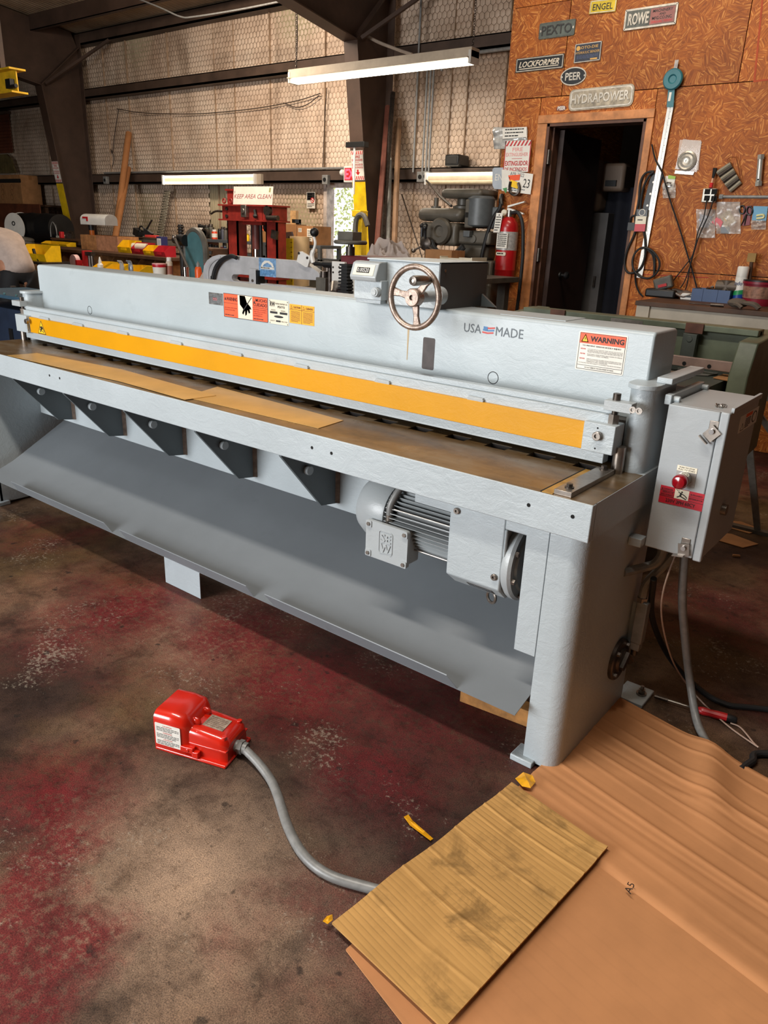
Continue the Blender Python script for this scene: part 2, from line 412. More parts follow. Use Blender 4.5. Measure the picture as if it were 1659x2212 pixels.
class Decal:
    """flat print on a plate: u, v run 0..w, 0..h from the lower left corner"""
    def __init__(s, o, u, v, w, h, base, th=.0012, r=0.):
        s.o = Vector(o); s.u = Vector(u).normalized(); s.vv = Vector(v).normalized(); s.n = s.u.cross(s.vv).normalized()
        s.w, s.h, s.th = w, h, th; s.mb = MB(); s.mats = []
        if base is not None: s.poly(rr(0, 0, w, h, r) if r else [(0,0),(w,0),(w,h),(0,h)], base, 0, th)
    def slot(s, m):
        if m not in s.mats: s.mats.append(m)
        s.mb.cur = s.mats.index(m)
    def P(s, a, b, z): return s.o + s.u*a + s.vv*b + s.n*z
    def poly(s, pts, m, z0=None, t=.0004):
        s.slot(m); z0 = s.th if z0 is None else z0
        s.mb.prism([s.P(a, b, z0) for a, b in pts], s.n*t); return s
    def rect(s, a, b, w, h, m, z=None, t=.0004): return s.poly([(a,b),(a+w,b),(a+w,b+h),(a,b+h)], m, z, t)
    def disc(s, a, b, r, m, z=None, t=.0004, ry=None, n=20):
        ry = ry or r
        return s.poly([(a+r*cos(2*pi*i/n), b+ry*sin(2*pi*i/n)) for i in range(n)], m, z, t)
    def line(s, pts, wd, m, z=None, t=.0005):
        for (a,b),(c,d) in zip(pts, pts[1:]):
            L = math.hypot(c-a, d-b) or 1; nx, ny = -(d-b)/L*wd/2, (c-a)/L*wd/2
            s.poly([(a+nx,b+ny),(a-nx,b-ny),(c-nx,d-ny),(c+nx,d+ny)], m, z, t)
        return s
    def frame(s, a, b, w, h, wd, m): return s.line([(a,b),(a+w,b),(a+w,b+h),(a,b+h),(a,b)], wd, m)
    def text(s, txt, a, b, w, h, m, z=None, shear=0., bold=.0, raised=0.):
        vs, fs = text_mesh(txt, shear, bold); s.slot(m)
        z = (s.th if z is None else z) + .0009
        P = [s.P(a+x*w, b+y*h, z+raised) for x, y in vs]
        s.mb.add(P, fs)
        if raised:                                    # side walls of raised letters
            cnt = {}
            for f in fs:
                for i in range(len(f)):
                    e = (f[i], f[(i+1) % len(f)]); cnt[frozenset(e)] = cnt.get(frozenset(e), []) + [e]
            for e in cnt.values():
                if len(e) == 1:
                    i, j = e[0]; s.mb.add([P[i], P[j], P[j]-s.n*(raised+.0009), P[i]-s.n*(raised+.0009)], [(0,1,2,3)])
        return s
    def lines(s, a, b, w, h, n, m, seed=0, fill=.5):  # illegible small print
        rd = random.Random(seed); st = h/n
        for i in range(n):
            y = b+h-st*(i+1)+st*.25; x = a
            while x < a+w*(1 if i < n-1 else .7):
                L = min(w*rd.uniform(.06, .2), a+w-x)
                s.rect(x, y, L, st*fill, m); x += L+w*.025
        return s
    def done(s, name, parent=None, origin=None, **kw):
        return obj(name, s.mb, s.mats, parent, origin=s.o if (parent is None and origin is None) else origin, **kw)
def rr(x, y, w, h, r, k=4):
    out = []
    for cx, cy, a0 in ((x+w-r, y+r, -pi/2), (x+w-r, y+h-r, 0), (x+r, y+h-r, pi/2), (x+r, y+r, pi)):
        out += [(cx+r*cos(a0+pi/2*i/k), cy+r*sin(a0+pi/2*i/k)) for i in range(k+1)]
    return out
XU, YU, ZU = Vector((1,0,0)), Vector((0,1,0)), Vector((0,0,1))

# ================================================================ SETTING
FLOOR = floor_mat(); INS = insul_mat()
OSB = [osb_mat('osb_strand_board_%s' % n, k, q) for n, k, q in (('mid', 1., 0), ('deep', .93, 3.7), ('light', 1.07, 8.1))]
YB, YO = 8.5, 5.95                                     # back wall plane, partition plane
structure(obj('floor', MB().box((-24,-5.2,-.1),(6,YB+.5,0)), FLOOR))
CEIL = NT('sooty_roof_insulation')
_w = CEIL.new('ShaderNodeTexWave', wave_type='BANDS', bands_direction='X'); _w.inputs['Scale'].default_value = .31416/.09; _w.inputs['Distortion'].default_value = .6
CEIL.link(CEIL.coord(), _w.inputs['Vector'])
_c = CEIL.ramp(CEIL.noise(1.6, 5, .6), [(.3, rgb((150, 126, 102))), (.7, rgb((206, 184, 156)))])
CEIL.set(CEIL.mix(.5, _c, CEIL.ramp(_w.outputs['Fac'], [(0, (.6,.6,.6)), (.4, (1,1,1))]), 'MULTIPLY'), .6, 0, .3)
CEIL.bump(_w.outputs['Fac'], .4, .01)
zc = lambda y: 4.35 + .12*(YB-y)
structure(obj('ceiling', MB().prism([(-24,YB+.1,zc(YB)),(-24,-5.1,zc(-5)),(-24,-5.1,zc(-5)+.12),(-24,YB+.1,zc(YB)+.12)], (30,0,0)), CEIL.m))
SIDING = mat('cream_metal_siding', (186, 172, 142), .5, .1, .15, 3, .1)
structure(obj('wall_left', MB().box((-24.1,-5,0),(-24,YB+.1,6.2)), SIDING))
structure(obj('wall_side', MB().box((4,-5,0),(4.1,YB+.1,6.2)), mat('dark_grey_board_wall', (40,41,44), .8, 0, .2, 3)))
structure(obj('wall_front', MB().box((-24,-5.1,0),(-7.5,-5,6.1)).box((-2.0,-5.1,0),(6,-5,6.1)).box((-7.5,-5.1,3.6),(-2.0,-5,6.1)), SIDING))
DX0, DX1, DZ = -7.74, -7.18, 1.97                       # rear exit doorway
GX0, GX1 = at(455, 440, 'Y', YB).x, at(492, 440, 'Y', YB).x   # bare siding strip
wb = structure(obj('wall_back', MB().box((-24,YB,0),(DX0,YB+.06,4.4)).box((DX1,YB,0),(6,YB+.06,4.4)).box((DX0,YB,DZ),(DX1,YB+.06,4.4)), SIDING))
def hexes():
    cells, wire = MB(), MB(); rd = random.Random(4)
    px, pz = .068, .066; h = .044
    r = 0; z = .85
    while z < 4.34:
        x = -18.4 + (px/2 if r % 2 else 0)
        while x < -4.0:
            inside = (DX0-.06 < x < DX1+.06 and z < DZ+.06) or (GX0 < x < GX1 and z < 2.02)
            if not inside:
                hv = [(x, z+h), (x+px/2, z+h/2), (x+px/2, z-h/2), (x, z-h), (x-px/2, z-h/2), (x-px/2, z+h/2)]
                sag = .007 + .006*rd.random()
                yy = YB-.012 - .02*sin(x*1.7)*sin(z*1.1)**2
                vs = [(a, yy, b) for a, b in hv] + [(x+rd.uniform(-.008,.008), yy-sag-.008, z-.012), (x, yy-sag*.7, z+.022)]
                cells.add(vs, [(0,1,7),(1,2,6,7),(2,3,6),(3,4,6),(4,5,7,6),(5,0,7)])
                for i in range(3):
                    (a, b), (c, d) = hv[i], hv[i+1]
                    L = math.hypot(c-a, d-b); nx, nz = -(d-b)/L*.0016, (c-a)/L*.0016
                    wire.add([(a+nx, yy-.006, b+nz), (a-nx, yy-.006, b-nz), (c-nx, yy-.006, d-nz), (c+nx, yy-.006, d+nz)], [(0,1,2,3)])
            x += px
        z += pz; r += 1
    return cells, wire
_c, _wr = hexes()
o = obj('insulation_facing', _c, INS, wb, ang=60); o['kind'] = 'stuff'
o = obj('chicken_wire', _wr, mat('rusty_wire', (128, 104, 82), .6, .3, .3, 4), wb); o['kind'] = 'stuff'
sd = MB()
for i in range(8):
    x = GX0+(GX1-GX0)*(i+.5)/8
    sd.prism([(x-.018,YB-.002,.6),(x-.010,YB-.022,.6),(x+.010,YB-.022,.6),(x+.018,YB-.002,.6)], (0,0,1.42))
obj('siding_rib', sd, SIDING, wb)['kind'] = 'stuff'
# seams between the insulation blankets
sm = MB()
for px in (100, 118, 235, 284, 372, 470, 512, 588, 705, 905, 975, 1010, 1090):
    X = at(px, 250, 'Y', YB).x; sm.box((X-.004, YB-.044, .85), (X+.004, YB-.01, 4.3))
obj('blanket_seam', sm, mat('tan_blanket_seam', (164, 140, 116), .7, 0, .3, 5), wb)['kind'] = 'stuff'  # tan strips along the blanket seams
# girts (C channels) and eave strut
def girt(n, z0, z1, x0, x1):
    m = MB().box((x0,YB-.20,z1-.012),(x1,YB,z1)).box((x0,YB-.20,z0),(x1,YB-.188,z1)).box((x0,YB-.20,z0),(x1,YB,z0+.012)).box((x0,YB-.20,z0),(x1,YB-.19,z0+.03))
    structure(obj('trim_%d' % n, m, BROWND))
girt(1, 3.37, 3.52, -24, -3.4); girt(2, 2.01, 2.17, -24, -3.4); girt(3, 4.18, 4.36, -24, -3.4)
# roof purlins
for i, (px, py) in enumerate(((140, 22), (60, -60))):
    y = at(px, py, 'Z', 4.42).y; z = zc(y)
    structure(obj('trim_%d' % (4+i), MB().box((-24,y-.04,z-.22),(4,y-.028,z)).box((-24,y-.04,z-.22),(4,y+.04,z-.21)), BROWN))
# door opening in the rear wall
dj = empty_structure('door_1', (DX0, YB, 0))
obj('door_frame', MB().box((DX0-.05,YB-.06,0),(DX0+.012,YB+.08,DZ+.05)).box((DX1-.012,YB-.06,0),(DX1+.05,YB+.08,DZ+.05)).box((DX0,YB-.06,DZ-.012),(DX1,YB+.08,DZ+.05)), mat('chalky_door_frame', (196, 182, 172), .6, 0, .3, 9), dj)
leafm = MB().prism([(DX0-.01,YB+.08,.02),(DX0-.01,YB+.12,.02),(DX0-.42,YB+.42,.02),(DX0-.42,YB+.38,.02)], (0,0,DZ-.05))
obj('door_leaf', leafm, mat('faded_pink_door', (206, 178, 170), .6, 0, .25, 7), dj)
# partition of strand board
wp = empty_structure('wall_right', (-3.5, YO, 0))
OX0, OX1, OZ = -3.105, -2.317, 2.256
def panel(x0, x1, z0, z1, k, t=.016, dy=0.):
    g = .003
    return obj('panel', MB().box((x0+g,YO+dy,z0+g),(x1-g,YO+t+dy,z1-g)), OSB[k], wp)
panel(-3.50, -3.19, 0, 2.445, 0); panel(-3.19, OX0, 0, 2.30, 1); panel(-3.19, -2.27, OZ, 2.445, 2)
panel(OX1, -2.27, 0, OZ, 1); panel(-2.27, .17, 1.22, 2.445, 0, dy=-.002); panel(-2.27, .17, 0, 1.22, 2); panel(.17, 2.6, 1.22, 2.445, 1); panel(.17, 2.6, 0, 1.22, 0)
panel(-3.50, -3.02, 2.445, 3.075, 1, dy=-.002); panel(-3.02, -1.73, 2.445, 3.66, 1); panel(-3.50, -3.02, 3.075, 3.2, 0, dy=.004); panel(-1.73, .71, 2.445, 3.66, 2, dy=-.001); panel(.71, 3.1, 2.445, 3.66, 0)
stud = mat('stud_lumber', (150, 108, 66), .7, 0, .3, 6)
st = MB()
for x in (-3.49, -3.16, -2.27, -1.66, -1.05, -.44, .17, 1.4): st.box((x, YO+.018, 0), (x+.04, YO+.108, 3.6))
obj('stud', st, stud, wp)
structure(obj('wall_inner', MB().box((-3.52,YO+.02,0),(-3.50,YB,3.6)), OSB[1]))
structure(obj('ceiling_lid', MB().box((-3.52,YO+.11,3.6),(3.2,YB,3.66)), stud))
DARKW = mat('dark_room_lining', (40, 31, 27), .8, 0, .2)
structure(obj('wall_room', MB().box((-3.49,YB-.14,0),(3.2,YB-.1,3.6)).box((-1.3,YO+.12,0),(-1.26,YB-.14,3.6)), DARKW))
dp = empty_structure('door_2', (OX0, YO, 0))
CAS = mat('door_casing_lumber', (196, 130, 78), .6, 0, .3, 9, .15)
cw = .085
obj('casing', MB().box((OX0-cw,YO-.02,0),(OX0-.004,YO,OZ+.0)), CAS, dp, .003)
obj('casing', MB().box((OX1+.004,YO-.02,0),(OX1+.055,YO,OZ+.0)), CAS, dp, .003)
obj('casing', MB().box((OX0-cw,YO-.022,OZ+.002),(OX1+.055,YO,OZ+.062)), CAS, dp, .003)
jm = mat('door_jamb_stain', (92, 58, 40), .6, 0, .3, 9)
obj('jamb', MB().box((OX0-.004,YO-.015,0),(OX0+.02,YO+.14,OZ)).box((OX0+.02,YO+.05,0),(OX0+.034,YO+.14,OZ-.02)), jm, dp)
obj('jamb', MB().box((OX1-.02,YO-.015,0),(OX1+.004,YO+.14,OZ)), jm, dp)
obj('jamb', MB().box((OX0,YO-.015,OZ-.02),(OX1,YO+.14,OZ+.002)), jm, dp)
for pz in ((1183, 340), (1158, 550)):
    p = at(pz[0], pz[1], 'Y', YO+.03)
    obj('hinge', MB().box((OX0+.02,YO-.0,p.z-.05),(OX0+.026,YO+.05,p.z+.05)).cyl((OX0+.028,YO-.004,p.z-.052),(OX0+.028,YO-.004,p.z+.052),.008,None,8), RAW, dp)
leaf = MB().box((OX0+.035,YO+.145,.02),(OX0+.075,YO+.145+.72,OZ-.03))
lf = obj('door_leaf', leaf, mat('dark_stained_door', (54, 34, 26), .6, 0, .2, 5), dp)
kz = at(1222, 595, 'X', OX0+.13)
obj('door_knob', MB().lathe((OX0+.075, kz.y, kz.z), [(.028,0),(.026,.01),(.012,.016),(.012,.04),(.03,.05),(.032,.068),(.02,.08),(0,.082)], 16, (1,0,0)), BLACK, lf)

# ---- steel frames
def frame(n, X, label, y0=8.02, yk=7.46):
    t = thing('steel_column', label, 'column', (X, 8.3, 0), 'tapered steel frames')
    zk = 3.48
    t0 = MB().prism([(X-.005,y0,.0),(X-.005,YB-.2,.0),(X-.005,YB-.2,zc(8.3)-.25),(X-.005,yk,zk)], (.010,0,0))
    obj('web', t0, BROWN, t)
    fl = MB().prism([(X-.105,y0-.012,0),(X+.105,y0-.012,0),(X+.105,yk-.012,zk),(X-.105,yk-.012,zk)], (0,.014,0))
    obj('flange', fl, BROWN, t, .002)
    obj('flange', MB().box((X-.105,YB-.21,0),(X+.105,YB-.198,zc(8.3)-.05)), BROWN, t, .002)
    ye = -4.8; ze = zc(ye)-.5
    rf = MB().prism([(X-.005,yk,zk),(X-.005,YB-.2,zc(8.3)-.25),(X-.005,YB-.3,zc(8.2)-.03),(X-.005,ye,zc(ye)-.02),(X-.005,ye,ze)], (.010,0,0))
    obj('rafter_web', rf, BROWN, t)
    obj('rafter_flange', MB().prism([(X-.105,yk,zk),(X+.105,yk,zk),(X+.105,ye,ze),(X-.105,ye,ze)], (0,.0,-.014)), BROWN, t, .002)
    sx = MB()
    for s in (-1, 1): sx.prism([(X+s*.01,yk+.01,zk),(X+s*.01,YB-.22,zc(8.3)-.24),(X+s*.095,YB-.22,zc(8.3)-.24),(X+s*.095,yk+.01,zk)], (0,-.01,.01))
    obj('stiffener', sx, BROWN, t)
    # knee braces to eave strut
    br = MB()
    for s in (-1, 1):
        a = Vector((X+s*.09, yk+.08, zk+.02)); b = Vector((X+s*.95, YB-.16, 4.2))
        br.tube([a, b], .028, 4, 1)
    obj('knee_brace', br, BROWN, t)
    obj('base_plate', MB().box((X-.13,y0-.05,0),(X+.13,YB-.16,.02)), BROWN, t)
    # yellow safety paint and extinguisher sign on the flange
    def fl_at(z): return y0 + (yk-y0)*z/zk - .0135
    obj('yellow_safety_band', MB().prism([(X-.106,fl_at(.3)+.001,.3),(X+.106,fl_at(.3)+.001,.3),(X+.106,fl_at(1.98)+.001,1.98),(X-.106,fl_at(1.98)+.001,1.98)], (0,-.002,0)), mat('scuffed_yellow_paint', (226, 188, 26), .45, 0, .18, 9), t)
    z0, z1 = 2.0, 2.33
    a = Vector((X-.098, fl_at(z0)-.003, z0)); b = Vector((X-.098, fl_at(z1)-.003, z1))
    d = Decal(a, XU, b-a, .196, (b-a).length, PAPER, .002)
    H = (b-a).length
    for y in (0, H-.05):
        for k in range(7):
            x = k*.03-.01
            d.poly([(max(0,x),y+.004),(min(.196,x+.016),y+.004),(min(.196,max(0,x+.034)),y+.046),(min(.196,max(0,x+.018)),y+.046)], REDP)
    d.text('FIRE', .05, H-.085, .096, .03, REDP, bold=.02).text('EXTINGUISHER', .01, H-.118, .176, .024, REDP, bold=.02)
    d.rect(.07, H-.134, .056, .004, REDP)
    d.text('EXTINGUIDOR', .01, H-.17, .176, .024, REDP, bold=.02).text('DE INCENDIOS', .01, H-.2, .176, .022, REDP, bold=.02)
    d.poly([(.085,.12),(.111,.12),(.111,.09),(.135,.09),(.098,.055),(.061,.09),(.085,.09)], REDP)
    d.done('fire_extinguisher_sign', t)
    return t
frame(1, -13.4, 'tapered brown steel frame column at far left with yellow lower stripe and red extinguisher sign', 7.99, 7.53)
frame(2, -6.62, 'tapered brown steel frame column beside the bright exit doorway, yellow lower stripe', 8.11, 7.616)

# ---- outside, beyond the rear exit
structure(obj('ground', MB().box((-30,YB+.5,-.06),(10,40,-.02)).box((-30,-40,-.06),(10,-5.2,-.02)), mat('pale_gravel', (196, 188, 170), .9, 0, .15)))
tr = thing('tree', 'sunlit green leafy tree outside the exit doorway', 'tree', (-13.2, 16, 0))
obj('trunk', MB().tube([(-13.2,16,-.02),(-13.1,16,1.2),(-13.2,16.1,2.4)], .1, 8), WOOD, tr)
lv = MB(); rd = random.Random(8)
for i in range(2200):
    c = Vector((-13.2,16,2.2)) + Vector((rd.gauss(0,1.0), rd.gauss(0,.8), rd.gauss(0,.85)))
    if c.z < .5: continue
    a = Vector((rd.uniform(-1,1), rd.uniform(-1,1), rd.uniform(-1,1))).normalized()*.05; b = a.orthogonal().normalized()*.03
    lv.add([c-a, c+b, c+a, c-b], [(0,1,2,3)])
obj('foliage', lv, mat('yellow_green_leaf', (214, 222, 150), .6, 0, .2, 3), tr)['kind'] = 'stuff'

# ================================================================ THE POWER SHEAR
XL, XR = -3.96, -.645; ZT = .826; XCN = (XL+XR)/2
sh = thing('power_shear', 'long blue-grey power shear with yellow finger guard and handwheel', 'machine', (XCN, 1.9, 0))
# table
tb = MB()
YF, YS0, YS1, YTB = 1.668, 1.942, 1.990, 2.06
tb.box((XL+.004,YF,ZT-.035),(XR-.002,YS0,ZT)).box((XL+.004,YS1,ZT-.007),(XR-.075,YTB,ZT))
slots = [-.795-.1452*i for i in range(21)]
xs = [XR-.075] + [v for s_ in slots for v in (s_+.036, s_-.036)] + [XL+.004]
for i in range(0, len(xs), 2): tb.box((xs[i+1],YS0,ZT-.035),(xs[i],YS1,ZT))
tb.box((XR-.075,YS0,ZT-.035),(XR-.002,2.0,ZT))
obj('table_top', tb, TABLE, sh)
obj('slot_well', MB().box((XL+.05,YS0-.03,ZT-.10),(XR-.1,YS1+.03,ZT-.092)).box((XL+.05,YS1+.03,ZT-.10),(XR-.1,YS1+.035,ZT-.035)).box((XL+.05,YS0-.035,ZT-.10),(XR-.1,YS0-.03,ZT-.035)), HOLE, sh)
obj('slot_wall', MB().box((XL+.05,YS1-.0012,ZT-.05),(XR-.1,YS1-.0002,ZT-.0008)), mat('shaded_slot_wall', (40,33,28), .8, 0, .3, 20), sh)  # dark strip on the slot back walls, their shadow put into the colour
obj('slide_groove', MB().box((XR-.147,YF+.004,ZT),(XR-.143,1.95,ZT+.0006)), HOLE, sh)
obj('stop_strip', MB().box((XR-.141,YF+.004,ZT),(XR-.112,1.935,ZT+.0015)), mat('worn_yellow_steel', (176, 134, 58), .4, .3, .3, 20), sh)
obj('apron', MB().box((XL,1.664,ZT-.1),(XR,1.688,ZT-.0005)), GREY, sh, .0025)
for px, py in ((1142,1091),(1237,1116),(674,967),(716,979),(107,811),(129,817)):
    p = at(px, py, 'Y', 1.664)
    obj('bolt_hole', MB().cyl((p.x,1.6655,p.z),(p.x,1.6632,p.z),.0052,None,14), HOLE, sh)
gb = MB().box((-.757,1.678,ZT),(-.709,1.948,ZT+.0135))
g = obj('squaring_bar', gb, RAW, sh, .001)
for y in (1.715, 1.930):
    obj('hex_bolt', MB().cyl((-.733,y,ZT+.0135),(-.733,y,ZT+.016),.012,None,18).hexbolt((-.733,y,ZT+.016),(0,0,1),.0085,.008), RAWD, g)
# loose-lying shims of brass coloured sheet are things of their own (below)
# bolster and gussets
obj('bolster', MB().box((XL+.1,1.975,.452),(-1.2,1.995,ZT-.036)), GREY, sh, .002)
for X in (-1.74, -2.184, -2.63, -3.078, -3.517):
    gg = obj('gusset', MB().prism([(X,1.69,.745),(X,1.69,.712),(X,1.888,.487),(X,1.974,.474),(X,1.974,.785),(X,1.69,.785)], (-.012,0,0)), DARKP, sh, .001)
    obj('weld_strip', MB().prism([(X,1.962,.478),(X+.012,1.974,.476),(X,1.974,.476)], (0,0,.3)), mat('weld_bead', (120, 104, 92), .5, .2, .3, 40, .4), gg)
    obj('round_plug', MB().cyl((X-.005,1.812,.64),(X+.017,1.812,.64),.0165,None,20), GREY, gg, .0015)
# chute
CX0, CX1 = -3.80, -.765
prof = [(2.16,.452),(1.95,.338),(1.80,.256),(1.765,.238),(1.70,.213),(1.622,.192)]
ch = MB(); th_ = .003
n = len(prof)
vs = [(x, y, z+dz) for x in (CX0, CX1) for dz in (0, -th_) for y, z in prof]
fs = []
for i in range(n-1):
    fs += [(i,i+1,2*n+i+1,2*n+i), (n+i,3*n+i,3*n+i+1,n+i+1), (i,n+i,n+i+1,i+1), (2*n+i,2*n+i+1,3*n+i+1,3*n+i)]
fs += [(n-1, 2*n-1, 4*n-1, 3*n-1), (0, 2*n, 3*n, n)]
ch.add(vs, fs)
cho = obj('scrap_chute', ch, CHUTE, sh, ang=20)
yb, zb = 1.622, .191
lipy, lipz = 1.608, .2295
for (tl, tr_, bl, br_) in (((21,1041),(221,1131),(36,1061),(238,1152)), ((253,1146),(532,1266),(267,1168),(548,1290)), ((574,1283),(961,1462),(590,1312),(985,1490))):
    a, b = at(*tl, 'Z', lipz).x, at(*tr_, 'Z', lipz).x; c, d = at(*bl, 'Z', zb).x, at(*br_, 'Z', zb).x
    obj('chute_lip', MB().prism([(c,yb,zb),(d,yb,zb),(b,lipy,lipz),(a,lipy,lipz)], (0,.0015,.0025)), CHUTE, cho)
tq = [at(358,1258,'Z',0), at(437,1293,'Z',0)]
obj('chute_leg', MB().box((tq[0].x,1.714,.001),(tq[1].x,1.717,.195)).box((tq[0].x,1.714,.192),(tq[1].x,1.76,.196)), GREY, sh, .001)
# side frames: folded plate with rounded nose
def side(x_in, x_out, sgn):
    m = MB(); xo = x_out; r = .045
    arc = [(xo - sgn*r + sgn*r*sin(a), 1.69 + r - r*cos(a)) for a in [pi/2*i/8 for i in range(9)]]
    pts = [(x_in, 1.69)] + arc + [(xo, 2.18), (xo-sgn*.02, 2.18), (xo-sgn*.02, 1.72), (x_in, 1.712)]
    m.prism([(x, y, .012) for x, y in pts], (0,0,ZT-.1-.012-.001))
    return m
obj('side_frame', side(-.757, -.657, 1), GREY, sh, ang=25)
obj('side_frame', side(-3.85, -3.948, -1).box((-3.87,1.70,.012),(-3.85,2.18,ZT-.1)), GREY, sh, ang=25)
# upper part of the frames, under the table edge to the back
for s, xo in ((1, -.657), (-1, -3.948)):
    obj('frame_cheek', MB().box((min(xo,xo-s*.02),1.69,ZT-.1),(max(xo,xo-s*.02)+(.0115 if s > 0 else 0),2.18,ZT-.0006)), GREY, sh)
obj('frame_ledge', MB().box((XR-.075,1.69,ZT-.034),(XR-.004,2.18,ZT-.002)), TABLE, sh)
obj('corner_pad', MB().box((-.79,1.672,0),(-.72,1.74,.02)), GREY, sh, .003)
obj('corner_pad', MB().box((-3.9,1.672,0),(-3.83,1.74,.02)), GREY, sh, .003)
obj('cover_plate', MB().box((-.825,1.692,.345),(-.760,1.698,ZT-.1)), GREY, sh, .0015)
# bolster end on the motor side
obj('apron_flange', MB().box((-1.2,1.706,ZT-.14),(-.757,1.72,ZT-.1)), GREY, sh)
obj('bolster', MB().box((-1.2,1.96,.5),(-.8,1.98,ZT-.04)), GREY, sh)
# foot with bolt, eccentric cover on the outside of the right frame
ft = obj('anchor_foot', MB().box((-.68,2.176,.0),(-.585,2.29,.014)), GREY, sh, .003)
obj('anchor_bolt', MB().cyl((-.612,2.24,.014),(-.612,2.24,.02),.017,None,18).hexbolt((-.612,2.24,.02),(0,0,1),.012,.012).cyl((-.612,2.24,.03),(-.612,2.24,.045),.006,None,10), RAW, ft)
hub = at(1340, 1425, 'X', -.645)
hb = obj('shaft_flange', MB().lathe((-.657,hub.y,hub.z), [(.068,0),(.068,.010),(.064,.014),(.04,.014),(.036,.022),(0,.022)], 30, (1,0,0)), RAWD, sh)
for i in range(4):
    a = pi/4+pi/2*i
    obj('flange_bolt', MB().hexbolt((-.643,hub.y+.053*cos(a),hub.z+.053*sin(a)),(1,0,0),.008,.008), RAW, hb)
obj('shaft_key', MB().cbox((-.63,hub.y,hub.z),(.012,.055,.022),(.7,0,0)), RAWD, hb)
# beam
bm = MB(); BX0, BX1, BY0, BY1, BZ0, BZ1 = -3.905, -.700, 2.075, 2.262, .955, 1.199
r = .014
pf = [(BY0,BZ0),(BY0,BZ1-r)] + [(BY0+r-r*cos(a), BZ1-r+r*sin(a)) for a in [pi/2*i/6 for i in range(1,7)]] + [(BY1-.022,BZ1)] + [(BY1-.022+.022*sin(a), BZ1-.022+.022*cos(a)) for a in [pi/2*i/5 for i in range(1,6)]] + [(BY1,BZ0)]
bm.prism([(BX0,y,z) for y, z in pf], (BX1-BX0,0,0))
bo = obj('ram_beam', bm, GREYB, sh, .006, 25, 3)
obj('upper_blade', MB().box((BX0+.04,2.03,.858),(BX1-.03,2.07,.96)), RAWD, sh)
obj('blade_bed', MB().box((XL+.12,2.06,.70),(XR-.1,2.12,ZT-.01)), RAWD, sh)
obj('rear_plate', MB().box((XL+.1,2.2,.4),(XR-.03,2.22,1.0)), mat('dark_rear_plate', (46,47,48), .6, 0, .1), sh)
# hold-down bar, finger guard
HX0, HX1 = -3.86, -.748
obj('hold_down_bar', MB().box((HX0,1.953,.847),(HX1,1.990,.985)).box((HX0,1.966,.985),(HX1+.01,1.994,1.002)).box((HX0+.02,1.99,.93),(HX1-.02,2.03,.975)), GREY, sh, .002)
gd = obj('finger_guard', MB().box((-3.785,1.9395,.881),(-.806,1.9525,.957)), YEL, sh, .0015)
for px, py in ((95,681),(168,695),(265,715),(381,740),(510,765),(652,792),(827,826),(1028,864)):
    p = at(px, py, 'Y', 1.949)
    hw = scale_at(p)*15*1.35
    obj('weld_tab', MB().box((p.x-hw,1.943,.955),(p.x+hw,1.956,.964)).cyl((p.x-hw*.9,1.949,.964),(p.x+hw*.9,1.949,.963),.0062,.005,8), STEELP, gd, .001)
# warning triangle on the guard
p = at(82, 717, 'Y', 1.9395)
d = Decal((at(83,721,'Y',1.9395).x,1.9395,.884), XU, ZU, .075, .066, None, 0)
d.poly([(0,0),(.075,0),(.0375,.066)], PRINT, 0, .0004).poly([(.006,.0035),(.069,.0035),(.0375,.059)], YELP, .0004)
d.poly([(.022,.01),(.03,.008),(.034,.02),(.042,.02),(.05,.028),(.058,.012),(.062,.014),(.05,.034),(.04,.04),(.034,.034),(.03,.04),(.022,.03),(.03,.028)], PRINT, .0008)
d.line([(.018,.024),(.06,.008)], .003, PRINT, .0008); d.done('pinch_warning_triangle', gd)
